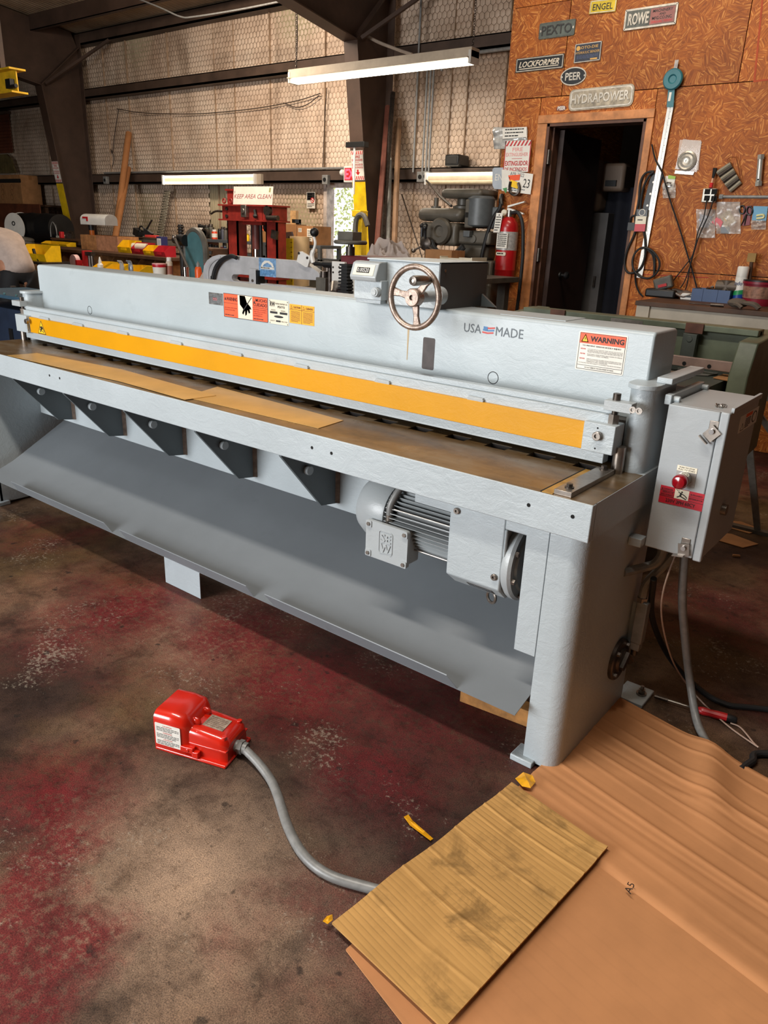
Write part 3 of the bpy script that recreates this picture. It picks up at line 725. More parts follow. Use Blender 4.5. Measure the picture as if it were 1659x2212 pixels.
# end blocks, posts, adjusters
for s, xb in ((1, -.765), (-1, -3.845)):
    x0, x1 = (-.806, -.716) if s > 0 else (-3.90, -3.79)
    eb = obj('end_block', MB().box((x0,1.927,.882 if s>0 else .878),(x1,1.992,.962)), GREY, sh, .002)
    cx = (x0+x1)/2 + (.004 if s > 0 else -.01)
    if s > 0: sx_, sz_ = at(1292, 941, 'Y', 1.927).x, at(1292, 941, 'Y', 1.927).z
    else: sx_, sz_ = at(60, 694, 'Y', 1.927).x, at(60, 694, 'Y', 1.927).z
    obj('cap_screw', MB().lathe((sx_,1.927,sz_), [(.0125,0),(.0125,.012),(.011,.0135),(.006,.0135),(.006,.008),(0,.008)], 18, (0,-1,0)), RAW, eb)
    for zz in (.893, .95): obj('pin_hole', MB().cyl((sx_-.004,1.9275,zz),(sx_-.004,1.9265,zz),.0025,None,10), HOLE, eb)
    pxx = -.712 if s > 0 else -3.90
    obj('guide_post', MB().cyl((pxx-.02*(s<0),1.972,ZT),(pxx-.02*(s<0),1.972,.90),.0165,None,22), RAW, sh)
    bx = x1-.022 if s > 0 else x0+.022
    obj('jack_nut', MB().hexbolt((bx,1.962,.962),(0,0,1),.0155,.026), RAW, eb)
    obj('jack_screw', MB().cyl((bx,1.962,.98),(bx,1.962,1.03),.008,None,12), RAWD, eb)
    obj('jack_screw_head', MB().cyl((bx,1.962,1.026),(bx,1.962,1.044),.0105,None,16), RAWD, eb)
    bk = obj('jack_bracket', MB().box((bx-.024,1.938,1.0),(bx+.052,1.975,1.026)) if s > 0 else MB().box((bx-.06,1.938,1.0),(bx+.02,1.975,1.026)), STEELP, eb, .001)
    # rounded frame nose with cap plate
    ncx, r = (-.690, .036) if s > 0 else (-3.920, .036)
    arc = [(ncx+r*cos(a), 2.03+r*sin(a)) for a in [pi+pi*i/14 for i in range(15)]]
    obj('frame_nose', MB().prism([(x,y,ZT) for x, y in arc+[(ncx+r,2.18),(ncx-r,2.18)]], (0,0,.232)), GREY, sh, ang=30)
    r = .043
    arc = [(ncx+r*cos(a), 2.025+r*sin(a)) for a in [pi+pi*i/14 for i in range(15)]]
    obj('cap_plate', MB().prism([(x,y,ZT+.232) for x, y in arc+[(ncx+r,2.30),(ncx-r,2.30)]], (0,0,.012)), GREY, sh, .001)
for i, (px, py) in enumerate(((1360,889),(1374,889))):
    p = at(1369+14*i-2, 888+1*i, 'Y', 1.938)
    obj('socket_screw', MB().lathe((p.x,1.938,1.013), [(.009,0),(.009,.004),(.005,.004),(.005,.001),(0,.001)], 16, (0,-1,0)), RAW, sh)
# hinge arms to the control box
obj('hinge_arm', MB().box((-.672,2.06,1.070),(-.630,2.34,1.086)), GREY, sh, .002)
obj('hinge_arm', MB().box((-.640,2.05,1.018),(-.622,2.34,1.045)).cyl((-.64,2.07,1.032),(-.604,2.07,1.032),.009,None,12).cyl((-.64,2.32,1.032),(-.604,2.32,1.032),.009,None,12), GREY, sh, .002)
obj('hinge_arm', MB().box((-.656,1.99,.62),(-.619,2.03,.645)), GREY, sh, .002)
# slot in the beam face and two drilled circles
p0, p1 = at(911,796,'Y',BY0), at(938,731,'Y',BY0)
d = Decal((p0.x,BY0,p0.z), XU, ZU, .048, p1.z-p0.z, mat('brown_slot_shade', (70,62,60), .6, 0, .2, 30), .0006, .006); d.done('beam_slot', sh)
for px, py in ((1065,816),(194,670)):
    p = at(px, py, 'Y', BY0)
    obj('plug_ring', MB().torus((p.x,BY0,p.z),(0,1,0),.0185,.0012,32,6), PRINT, sh)
rn = at(880, 765, 'Y', BY0)
obj('drip_stain', MB().prism([(rn.x-.002,BY0,1.02),(rn.x+.001,BY0,1.02),(rn.x+.004,BY0,1.125),(rn.x-.004,BY0,1.125)], (0,-.0004,0)), mat('tan_oil_drip', (168,146,108), .5, 0, .1), sh)
# gauge housing, counter, handwheel
GB = BZ1
GX_L, GX_R = -1.70, -1.386; GY0, GY1 = 2.045, 2.325
gh = obj('gauge_housing', MB().box((GX_L+.02,GY0,GB),(GX_R-.006,GY1,GB+.138)), GREY, sh, .003)
obj('side_cover', MB().box((GX_R-.006,GY0-.004,GB-.001),(GX_R,GY1,GB+.143)), mat('charcoal_side_cover', (78,80,81), .5, 0, .08), gh, .001)
obj('housing_lid', MB().box((GX_L+.016,GY0-.004,GB+.138),(GX_R,GY1+.004,GB+.143)), GREY, gh, .001)
for z in (.02, .118): obj('cover_screw', MB().cyl((GX_R,GY0+.02,GB+z),(GX_R+.003,GY0+.02,GB+z),.005,None,10), RAW, gh)
obj('brace_gusset', MB().prism([(GX_R+.002,GY1-.03,GB),(GX_R+.06,GY1-.03,GB),(GX_R+.002,GY1-.03,GB+.04)], (0,.01,0)), DARKP, gh)
# counter head, left of the wheel
cx0, cx1 = GX_L-.012, GX_L+.105
cb = obj('counter_block', MB().box((cx0,GY0-.035,GB+.012),(cx1,GY0+.02,GB+.075)).box((cx0+.005,GY0-.03,GB),(cx1-.005,GY0+.02,GB+.016)), GREY, gh, .002)
obj('counter_head', MB().prism([(cx0,GY0-.055,GB+.072),(cx0,GY0-.06,GB+.085),(cx0,GY0-.043,GB+.128),(cx0,GY0-.03,GB+.133),(cx0,GY0+.0,GB+.133),(cx0,GY0+.0,GB+.072)], (cx1-cx0-.006,0,0)), STEELP, gh, .003)
o_ = Vector((cx0+.012, GY0-.0582, GB+.0895)); v_ = Vector((0,.017,.043)).normalized()
d = Decal(o_, XU, v_, .086, .036, CREAM, .0012)
d.rect(.014, .008, .054, .018, PRINT)
d.text('0.00520', .017, .0105, .048, .013, WHITE, .0016); d.done('counter_window', gh)
kx = at(813, 631, 'Y', GY0-.04)
obj('lock_knob', MB().lathe((kx.x,GY0-.035,kx.z), [(.016,0),(.016,.012),(.0145,.014),(.0145,.017),(.009,.017),(.009,.02),(0,.02)], 20, (0,-1,0)), STEELP, gh)
HC = Vector((-1.383, 1.905, 1.243))
hw = MB()
R_ = .089
rim = [(R_+.009*cos(a)*1.0, .0095*sin(a)) for a in [2*pi*i/12 for i in range(12)]]
nn = 48
vs = [HC + Vector((rr_*cos(2*pi*i/nn), h_, rr_*sin(2*pi*i/nn))) for i in range(nn) for rr_, h_ in rim]
fs = [[i*12+j, i*12+(j+1) % 12, ((i+1) % nn)*12+(j+1) % 12, ((i+1) % nn)*12+j] for i in range(nn) for j in range(12)]
hw.add(vs, fs)
wheel = obj('handwheel', hw, CAST, sh)
obj('wheel_hub', MB().lathe(HC+Vector((0,.022,0)), [(.022,0),(.027,.01),(.027,.034),(.024,.038),(.008,.038),(.008,.030),(0,.030)], 24, (0,-1,0)), CAST, wheel)
for a in (radians(85+5), radians(-30+4), radians(-90)) if False else (radians(172), radians(48), radians(-82)):
    dr = Vector((cos(a),0,sin(a))); tn = Vector((-sin(a),0,cos(a)))
    sp = MB().prism([HC+dr*.022+tn*.0125, HC+dr*.055+tn*.009, HC+dr*.086+tn*.014, HC+dr*.086-tn*.014, HC+dr*.055-tn*.009, HC+dr*.022-tn*.0125], (0,.009,0))
    obj('spoke', sp, CAST, wheel, .003)
hx = Vector((-1.330, 1.90, 1.2975)); hx = HC + Vector((.050, -.002, .062)).normalized()*.086 if False else HC+Vector((.056,0,.052))
hx = Vector((-1.3285, 1.905, 1.297))
obj('wheel_handle', MB().lathe(hx, [(.006,0),(.011,.008),(.0135,.03),(.0145,.06),(.0145,.082),(.0125,.088),(.006,.09),(.006,.087),(0,.087)], 20, (0,-1,0)), RAW, wheel)
obj('wheel_shaft', MB().cyl(HC+Vector((0,.02,0)), (HC.x,GY0,HC.z), .017, None, 20).cyl((HC.x,GY0-.03,HC.z),(HC.x,GY0,HC.z),.028,None,24), GREY, wheel)

# decals on the beam
def face(bl, brx, tly, Y):
    a = at(*bl, 'Y', Y); b = at(brx[0], brx[1], 'Y', Y); c = at(tly[0], tly[1], 'Y', Y)
    return Vector((a.x, Y, a.z)), b.x-a.x, c.z-a.z
FOIL = mat('scuffed_foil', (150,150,148), .3, .7, .35, 60)
o_, w, h = face((452,656),(482,662),(452,631),BY0)
d = Decal(o_, XU, ZU, w, h, FOIL, .001); d.lines(w*.1, h*.1, w*.8, h*.8, 6, PGREY, 3, .35); d.rect(w*.3,h*.35,w*.3,h*.25,mat('faded_pink_print',(176,120,124),.5)); d.done('foil_label', sh)
o_, w, h = face((485,683),(579,697),(484,633),BY0)
d = Decal(o_, XU, ZU, w, h, ORANGE, .001)
d.frame(0,0,w,h,.0016,PRINT); u = w/3
d.rect(u,.001,u,h-.002,CREAM)
for k, tx in ((0, ('WARNING',)), (2, ('MUCHO','CUIDADO'))):
    x = k*u
    d.line([(x,h*.6),(x+u,h*.6)] if k == 0 else [(x,h*.55),(x+u,h*.55)], .0012, PRINT)
    d.poly([(x+u*.05,h*.72),(x+u*.19,h*.72),(x+u*.12,h*.86)], PRINT)
    if k == 0: d.text('WARNING', x+u*.2, h*.7, u*.76, h*.16, PRINT, bold=.01)
    else: d.text('MUCHO', x+u*.22, h*.8, u*.74, h*.13, PRINT, bold=.01).text('CUIDADO', x+u*.08, h*.61, u*.88, h*.14, PRINT, bold=.01)
d.text('KEEP HANDS AWAY FROM', u*.06, h*.38, u*.86, h*.045, PRINT).text('MOVING BLADE AREA.', u*.06, h*.29, u*.74, h*.045, PRINT).lines(u*.06,h*.06,u*.8,h*.07,1,PRINT,2)
for i, q in enumerate(('NO PONGA LAS MANOS','CERCA DE LA CUCHILLA','CUANDO ESTA EN','MOVIMIENTO.')): d.text(q, 2*u+u*.06, h*(.45-.085*i), u*(.86 if i<2 else .6), h*.045, PRINT)
d.lines(2*u+u*.06,h*.05,u*.8,h*.07,1,PRINT,2)
hand = [(.12,.98),(.5,.98),(.62,.72),(.86,.55),(.93,.44),(.8,.45),(.84,.30),(.74,.26),(.66,.40),(.60,.20),(.50,.14),(.48,.36),(.36,.18),(.28,.24),(.36,.42),(.14,.6)]
d.poly([(u+u*a, h*b) for a, b in hand], PRINT); d.line([(u+u*.95,h*.95),(u+u*.35,h*.35)], .004, PRINT)
d.done('orange_warning_label', sh)
o_, w, h = face((582,698),(624,703),(582,646),BY0)
d = Decal(o_, XU, ZU, w, h, CREAM, .0014)
d.text('RW', w*.06, h*.72, w*.26, h*.2, PRINT, bold=.03).text('ROPER WHITNEY CO.', w*.35, h*.82, w*.6, h*.06, PRINT, bold=.01).text('PEXTO', w*.46, h*.68, w*.36, h*.09, PRINT, bold=.02)
d.rect(w*.06,h*.43,w*.38,h*.09,PRINT).rect(w*.56,h*.43,w*.38,h*.09,PRINT).text('MODEL', w*.12, h*.55, w*.24, h*.05, PRINT).text('SERIAL', w*.62, h*.55, w*.24, h*.05, PRINT)
d.disc(w*.5,h*.32,w*.24,PRINT,None,.0004,h*.05).rect(w*.36,h*.1,w*.24,h*.07,PRINT).text('CAPACITY', w*.05,h*.11,w*.26,h*.05,PRINT).text('MILD STEEL', w*.64,h*.11,w*.32,h*.05,PRINT)
for a, b in ((.05,.95),(.95,.95),(.05,.04),(.95,.04)): d.disc(w*a,h*b,.0025,PGREY)
d.done('maker_nameplate', sh)
o_, w, h = face((626,697),(679,705),(625,656),BY0)
d = Decal(o_, XU, ZU, w, h, AMBER, .001)
d.line([(w*.5,0),(w*.5,h)],.0014,PRINT).line([(0,h*.72),(w,h*.72)],.0012,PRINT)
for k, q in ((0,'CAUTION'),(1,'CUIDADO')):
    x = k*w/2
    d.poly([(x+w*.03,h*.76),(x+w*.12,h*.76),(x+w*.075,h*.94)],PRINT).poly([(x+w*.045,h*.78),(x+w*.105,h*.78),(x+w*.075,h*.9)],AMBER,.0014)
    d.text(q, x+w*.16, h*.79, w*.29, h*.11, PRINT, bold=.01).lines(x+w*.06, h*.08, w*.38, h*.58, 9, PRINT, 5+k, .35)
d.done('amber_caution_label', sh)
# USA MADE
a = at(1002, 716, 'Y', BY0); b = at(1130, 727, 'Y', BY0); t_ = at(1002, 697, 'Y', BY0)
h = t_.z-a.z; w = b.x-a.x
d = Decal((a.x,BY0,a.z), XU, ZU, w, h, None, 0)
d.text('USA', 0, 0, w*.30, h, PGREY, 0).text('MADE', w*.55, 0, w*.45, h, PGREY, 0)
FR, FB = mat('flag_red', (196,70,64), .5), mat('flag_blue', (70,120,170), .5)
x0 = w*.34
for i in range(3): d.poly([(x0-.002*i, h*(.68-.28*i)),(x0+w*.09-.002*i, h*(.62-.28*i)),(x0+w*.19-.002*i, h*(.72-.28*i)),(x0+w*.19-.002*i, h*(.9-.28*i)),(x0+w*.09-.002*i, h*(.8-.28*i)),(x0-.002*i, h*(.86-.28*i))], FR if i != 1 else FB, 0, .0006)
d.poly([(x0, h*.5),(x0+w*.07, h*.46),(x0+w*.07, h*.84),(x0, h*.88)], FB, .0007, .0004)
d.done('country_lettering', sh)
# big warning plate
o_, w, h = face((1242,797),(1346,805),(1252,714),BY0)
o2, w2, _h = face((1242,797),(1346,807),(1252,714),BY0)
d = Decal(o_, XU, ZU, w2, h, PAPER, .001, .004); w = w2
m_ = w*.03; d.frame(m_, m_, w-2*m_, h-2*m_, .0012, PRINT)
d.rect(m_, h*.70, w-2*m_, h*.27, ORANGE)
d.poly([(w*.06,h*.73),(w*.22,h*.73),(w*.14,h*.94)],PRINT).poly([(w*.085,h*.75),(w*.195,h*.75),(w*.14,h*.9)],YELP,.0014).rect(w*.133,h*.79,w*.014,h*.06,PRINT,.0018)
d.text('WARNING', w*.25, h*.76, w*.69, h*.14, PRINT, bold=.035)
d.text('TO PREVENT SERIOUS BODILY INJURY', w*.1, h*.62, w*.8, h*.045, PRINT, bold=.01)
nv = (('PLACE ANY PART OF YOUR BODY UNDER THE RAM, HOLD DOWN OR','BETWEEN BLADES UNTIL POWER IS DISCONNECTED AND','UNLESS THE POWER IS OFF AND THE RAM IS BLOCKED UP.'),('PLACE HANDS UNDER MATERIAL BEING SHEARED OR OPERATE','WITHOUT FIXED GUARDS.'),('OPERATE OR MAINTAIN THIS SHEAR WITHOUT PROPER INSTRUCTION','AND WITHOUT FIRST READING AND UNDERSTANDING THE','OPERATORS MANUAL.'))
y = .56
for q in nv:
    d.text('NEVER', w*.07, h*(y-.015), w*.11, h*.03, REDP, bold=.02)
    for i, l in enumerate(q): d.text(l, w*.22, h*(y-.035*i-.01), w*(.72 if len(l) > 40 else .45), h*.023, PRINT)
    y -= .125
d.text('IT IS THE EMPLOYERS RESPONSIBILITY TO IMPLEMENT THE ABOVE AND ENSURE', w*.06, h*.19, w*.88, h*.022, PRINT)
d.line([(m_,h*.14),(w-m_,h*.14)],.001,PRINT).text('DO NOT REMOVE THIS SIGN FROM THE SHEAR', w*.2, h*.075, w*.6, h*.03, PRINT, bold=.01)
d.done('white_warning_label', sh)
# hatch outline on the beam top
obj('hatch_plate', MB().box((-2.1,2.10,BZ1),(-1.76,2.23,BZ1+.0015)), GREYB, sh)
obj('hatch_plate', MB().box((-1.2,2.11,BZ1),(-.98,2.25,BZ1+.0015)), GREYB, sh)

# gear motor under the table
MY, MZ, MR = 1.825, .585, .098
mo = obj('gear_motor', MB().cyl((-1.42,MY,MZ),(-1.06,MY,MZ),MR-.022,None,32), mat('dark_motor_core',(58,60,60),.5,0,.1), sh)
obj('fan_cowl', MB().lathe((-1.335,MY,MZ), [(MR,-.0),(MR+.003,.01),(MR+.003,.09),(MR-.012,.118),(MR-.035,.128),(0,.130)], 36, (-1,0,0)), STEELP, mo)
fnm = MB()
for i in range(44):
    a = 2*pi*i/44
    dr = Vector((0,cos(a),sin(a))); tn = Vector((0,-sin(a),cos(a))); c0 = Vector((-1.33,MY,MZ))
    f = MB().prism([c0+dr*(MR-.018)+tn*.0016, c0+dr*(MR+.001)+tn*.0009, c0+dr*(MR+.001)-tn*.0009, c0+dr*(MR-.018)-tn*.0016], (.262,0,0))
    obj('cooling_fin', f, STEELP, mo)
obj('end_bell', MB().lathe((-1.07,MY,MZ), [(MR+.006,0),(MR+.012,.006),(MR+.012,.022),(MR+.004,.03),(0,.03)], 36, (1,0,0)), STEELP, mo)
# terminal box with cover
t0 = MB().box((-1.372,1.716,.468),(-1.222,MY-.05,.580))
obj('terminal_box', t0, STEELP, mo, .006)
lid = Decal((-1.380,1.716,.462), XU, ZU, .163, .122, None, 0)
lid.poly(rr(0,0,.163,.122,.008), STEELP, 0, .012)
lid.mb.cur = 0
for a, b in ((.012,.012),(.151,.012),(.012,.110),(.151,.110)):
    lid.poly(rr(a-.011,b-.011,.022,.022,.004), STEELP, .012, .003); lid.disc(a,b,.0065,RAW,.015,.004,None,6)
lid.line(rr(.054,.026,.052,.074,.008)+[(.106,.034)], .002, STEELP, .012, .002)
lid.text('SE', .060,.064,.04,.028, STEELP, .012, raised=.002, bold=.01).text('W', .060,.030,.04,.028, STEELP, .012, raised=.002, bold=.01)
lid.done('terminal_cover', mo, ang=30)
obj('cable_gland', MB().hexbolt((-1.315,1.738,.580),(0,0,1),.015,.010).cyl((-1.315,1.738,.590),(-1.315,1.738,.606),.0125,None,16), RAW, mo)
obj('motor_conduit', MB().tube([(-1.315,1.738,.604),(-1.314,1.742,.64),(-1.300,1.77,.69),(-1.28,1.82,.735)], .0115, 12), COND, mo)
for y_, z_ in ((1.742,.625),(1.748,.512)): obj('tie_bolt', MB().cyl((-1.33,y_,z_),(-1.06,y_,z_),.0028,None,8).hexbolt((-1.075,y_,z_),(1,0,0),.007,.012), RAW, mo)
# gear case
gc = MB().prism([(-1.072,1.70,.728),(-1.072,1.70,.498),(-1.072,1.748,.458),(-1.072,1.85,.45),(-1.072,1.92,.50),(-1.072,1.92,.728)], (.178,0,0))
gc.prism([(-.894,1.70,.728),(-.894,1.70,.684),(-.894,1.92,.684),(-.894,1.92,.728)], (.07,0,0))
gc.prism([(-.894,1.70,.684),(-.894,1.70,.60),(-.894,1.712,.60),(-.894,1.712,.684)], (.008,0,0))
obj('gear_case', gc, GREY, mo, .005)
obj('output_flange', MB().lathe((-.893,1.815,.565), [(.118,0),(.122,.008),(.122,.022),(.115,.03),(.095,.03),(.09,.036),(0,.036)], 40, (1,0,0)), STEELP, mo)
for i in range(8):
    a = 2*pi*i/8+.3
    obj('flange_bolt', MB().hexbolt((-.865,1.815+.106*cos(a),.565+.106*sin(a)),(1,0,0),.0085,.012), RAW, mo)
for px, py in ((1068,1246),(988,1103)):
    p = at(px, py, 'Y', 1.70)
    obj('drain_plug', MB().lathe((p.x,1.70,p.z), [(.0095,0),(.0095,.006),(.008,.0075),(.004,.0075),(.004,.003),(0,.003)], 18, (0,-1,0)), RAW, mo)
obj('lifting_eye', MB().torus((-.955,1.775,.432),(.35,1,0),.018,.0048,24,8).cyl((-.955,1.775,.45),(-.955,1.775,.462),.006,None,10), RAW, mo)
pl = Vector((-1.02,1.7128,.4872)); dvv = Vector((0,.048,-.040)).normalized()
d = Decal(Vector((-1.01,1.7128+.028,.4872-.0233)), XU, -dvv, .085, .03, RAWD, .001); d.lines(.005,.004,.075,.022,3,PGREY,4); d.done('rating_plate', mo)

# ---- control box on hinge arms
cbx = thing('control_box', 'grey steel electrical control box with red push button hung on shear end', 'control box', (-.54, 2.18, .618))
KX0, KX1, KY0, KY1, KZ0, KZ1 = -.617, -.464, 2.022, 2.335, .620, 1.026
obj('box_body', MB().box((KX0,KY0+.016,KZ0),(KX1,KY1,KZ1)), BOXP, cbx, .003)
dr = obj('box_door', MB().box((KX0-.001,KY0,KZ0-.003),(KX1-.022,KY0+.015,KZ1)), BOXP, cbx, .003)
obj('door_lip', MB().box((KX1-.020,KY0-.004,KZ0-.006),(KX1+.003,KY0+.016,KZ1+.002)), BOXP, cbx, .004)
obj('lid_flange', MB().box((KX1-.004,KY0+.03,KZ1-.004),(KX1+.004,KY1+.004,KZ1+.010)), BOXP, cbx, .001)
for px, py, ang in ((1541, 929, .7), (1480, 1180, -.15)):
    p = at(px, py, 'Y', KY0)
    lt = obj('door_latch', MB().box((p.x-.012,KY0-.003,p.z-.016),(p.x+.012,KY0,p.z+.024)), RAW, cbx, .002)
    q = Vector((p.x, KY0-.009, p.z-.008))
    obj('latch_clip', MB().cbox(q, (.030,.003,.034), (0,ang,0)).cbox(q+Vector((-.012*cos(ang)-.012*sin(ang), -.006, -.018)), (.030,.014,.003), (0,ang,0)), RAW, lt)
    obj('latch_screw', MB().cyl((p.x,KY0-.018,p.z-.002),(p.x,KY0-.003,p.z-.002),.0065,None,12), CHROME, lt)
o_, w, h = face((1457,1044),(1500,1050),(1462,1003),KY0)
d = Decal(o_, XU, ZU, w, h, mat('dull_aluminium', (150,146,142), .4, .6, .15), .001)
d.rect(0, h*.72, w, h*.28, CREAM); d.text('PUSH TO STOP', w*.12, h*.88, w*.76, h*.07, PRINT, bold=.01).text('PULL TO START', w*.08, h*.77, w*.84, h*.07, PRINT, bold=.01)
d.done('button_plate', cbx)
c_ = Vector((o_.x+w*.46, KY0, o_.z+h*.36))
pb = obj('push_button_bezel', MB().lathe(c_, [(.019,0),(.019,.008),(.0165,.014),(.0165,.02),(0,.02)], 6*4, (0,-1,0)), CHROME, cbx)
obj('push_button', MB().lathe(c_+Vector((0,-.02,0)), [(.012,0),(.012,.006),(.019,.010),(.0205,.018),(.0195,.026),(.015,.032),(.006,.0335),(0,.034)], 24, (0,-1,0)), mat('clear_red_button', (136,6,22), .12, 0, .1, 40, 0, 1, .6, 1, .5), pb)
o_, w, h = face((1422,1083),(1516,1103),(1429,1047),KY0)
d = Decal(o_, XU, ZU, w, h, mat('danger_red', (178,16,38), .5, 0, .06), .001)
d.rect(w*.34,h*.42,w*.32,h*.56,CREAM)
d.text('DANGER', w*.09,h*.80,w*.2,h*.09,PRINT,bold=.01).text('SERVICE', w*.06,h*.62,w*.25,h*.09,PRINT,bold=.01).text('DISCONNECT', w*.03,h*.48,w*.3,h*.09,PRINT,bold=.01)
d.text('PELIGRO', w*.74,h*.78,w*.22,h*.09,PRINT,bold=.01).text('INTERRUPTOR', w*.68,h*.54,w*.3,h*.09,PRINT,bold=.01)
d.poly([(w*.03,h*.80),(w*.07,h*.80),(w*.05,h*.9)],PRINT).poly([(w*.69,h*.78),(w*.73,h*.78),(w*.71,h*.88)],PRINT)
d.line([(0,h*.74),(w*.34,h*.74)],.0008,PRINT).line([(0,h*.42),(w*.34,h*.42)],.0008,PRINT).line([(w*.66,h*.70),(w,h*.70)],.0008,PRINT).line([(w*.66,h*.42),(w,h*.42)],.0008,PRINT)
d.text('230V 3PH 60CY', w*.16,h*.12,w*.68,h*.2,PRINT,bold=.008)
d.disc(w*.50,h*.84,h*.045,PRINT).line([(w*.49,h*.78),(w*.47,h*.58)],.005,PRINT).line([(w*.49,h*.76),(w*.42,h*.80)],.0025,PRINT).line([(w*.49,h*.76),(w*.58,h*.66),(w*.63,h*.55)],.0025,PRINT).line([(w*.47,h*.6),(w*.40,h*.5)],.003,PRINT).line([(w*.47,h*.6),(w*.56,h*.52),(w*.62,h*.46)],.003,PRINT).line([(w*.36,h*.94),(w*.42,h*.86),(w*.45,h*.9)],.0014,PRINT)
d.done('danger_label', cbx)
a = at(1593,937,'X',KX1); b = at(1631,917,'X',KX1); c = at(1596,903,'X',KX1)
d = Decal((KX1,a.y,a.z), YU, ZU, max(.03,b.y-a.y), max(.03,c.z-a.z), PAPER, .001); w, h = d.w, d.h
d.rect(w*.3,h*.75,w*.35,h*.2,ORANGE).lines(w*.3,h*.1,w*.3,h*.6,6,PRINT,4).line([(w*.08,h*.1),(w*.25,h*.1),(w*.16,h*.5),(w*.08,h*.1)],.0012,PRINT).disc(w*.8,h*.5,w*.14,PRINT,None,.0004,h*.35).disc(w*.8,h*.5,w*.1,PAPER,.0014,.0004,h*.28)
d.done('arc_hazard_sticker', cbx)
obj('conduit_hub', MB().cyl((KX1,2.15,.735),(KX1+.014,2.15,.735),.016,None,18), RAW, cbx)
q = at(1556, 879, 'Z', KZ1)
shv = MB(); rd = random.Random(3)
for i in range(7): shv.torus((q.x+rd.uniform(-.016,.016), q.y+rd.uniform(-.012,.012), KZ1+.004),(rd.uniform(-1,1),rd.uniform(-1,1),.5),.005,.0012,9,5)
tag(obj('metal_swarf', shv, RAW, origin=(q.x,q.y,KZ1)), 'little pile of curled metal chips on the control box top', 'metal chips')['kind'] = 'stuff'

# ================================================================ THINGS ON AND AROUND THE SHEAR
BRASS = mat('tan_coated_sheet', (198, 156, 88), .32, .25, .12, 6)
def sheet(name, label, pts, z, t=.0012, m=BRASS):
    P_ = [at(*p, 'Z', ZT) for p in pts]
    c = sum(P_, Vector())/len(P_)
    return tag(obj(name, MB().prism([(p.x,p.y,z) for p in P_], (0,0,t)), m, origin=(c.x,c.y,z)), label, 'sheet')
sheet('metal_sheet', 'tan sheet strip on shear table, front right one of the two, partly under the other', [(398,858),(470,836),(742,909),(688,926)], ZT+.0006)
sheet('metal_sheet', 'tan sheet strip on shear table, far left one, lying on top of its neighbour', [(16,769),(80,764),(262,799),(467,856),(400,865),(262,826)], ZT+.002)

# ---- red foot pedal
ang = math.atan2(.070, .215)
fp = thing('foot_pedal', 'glossy red foot switch with hood and white instruction label on the floor', 'foot switch', (-1.594, 1.032, 0))
fp.rotation_euler = (0,0,ang); ORG[fp.name] = Vector((0,0,0))
def arch(w, h, r, k=8, y0=0.):
    pts = [(y0,0)]
    pts += [(y0+r-r*cos(pi/2*i/k), h-r+r*sin(pi/2*i/k)) for i in range(k+1)]
    pts += [(y0+w-r+r*sin(pi/2*i/k), h-r+r*cos(pi/2*i/k)) for i in range(k+1)]
    return pts + [(y0+w,0)]
def loft(mb, rings):
    n = len(rings[0]); vs = [p for r in rings for p in r]
    fs = [[j*n+i, j*n+i+1, (j+1)*n+i+1, (j+1)*n+i] for j in range(len(rings)-1) for i in range(n-1)]
    return mb.add(vs, fs)
hd = MB()
ro = [(x, arch(.142-2*i_, h_, r_, 8, i_)) for x, h_, i_, r_ in ((-.002,.121,.004,.022),(0,.126,.001,.024),(.05,.129,0,.026),(.092,.126,.001,.03),(.104,.112,.008,.03),(.114,.092,.016,.028))]
ri = [(x, arch(.142-2*i_, h_, r_, 8, i_)) for x, h_, i_, r_ in ((.09,.11,.012,.022),(0,.114,.010,.02),(-.002,.121,.004,.022))]
loft(hd, [[(x, y, z) for y, z in p] for x, p in ri+ro])
hd.add([(.114,y,z) for y, z in arch(.110,.092,.028,8,.016)], [list(range(20))])
obj('hood', hd, REDGLOSS, fp, ang=50)
rb = MB()
ro = [(x, arch(.118-2*i_, h_, r_, 6, .012+i_)) for x, h_, i_, r_ in ((.10,.090,.0,.02),(.112,.092,0,.02),(.205,.084,0,.022),(.222,.078,.003,.024),(.229,.062,.008,.026))]
loft(rb, [[(x, y, z) for y, z in p] for x, p in ro])
rb.add([(.229,y,z) for y, z in arch(.102,.062,.026,6,.020)], [list(range(16))])
obj('switch_body', rb, REDGLOSS, fp, ang=50)
obj('body_seam', MB().box((.108,.0105,.044),(.2295,.1315,.049)), REDGLOSS, fp, .002)
obj('base_flange', MB().box((.0,-.001,0),(.233,.143,.010)), REDGLOSS, fp, .004)
obj('treadle', MB().box((.02,.02,.02),(.10,.12,.032)), REDGLOSS, fp, .004)
obj('side_latch', MB().box((.088,-.004,.022),(.130,.012,.040)).cyl((.112,-.006,.031),(.112,.0,.031),.006,None,12), REDGLOSS, fp, .002)
obj('latch_ear', MB().box((.126,-.004,.010),(.146,.012,.030)), REDGLOSS, fp, .002)
for y in (.045, .098): obj('ventilation_hump', MB().ball((.112,y,.098),.011,12,(1.6,.8,1.2)), REDGLOSS, fp)
for x, y in ((.214,.030),(.214,.112),(.132,.026),(.132,.116)): obj('cover_screw', MB().cyl((x,y,.070),(x,y,.086),.0075,None,12), REDGLOSS, fp, .001)
d = Decal((.006,-.0012,.024), XU, ZU, .084, .072, PAPER, .0012, .003); 
for i, (q) in enumerate(('CAUTION','WARNING','CAUTION')): d.text(q, .026, .0635-.0225*i, .03, .004, REDP, bold=.01).lines(.005, .047-.0225*i, .074, .015, 3, PRINT, i, .35)
d.done('instruction_label', fp)
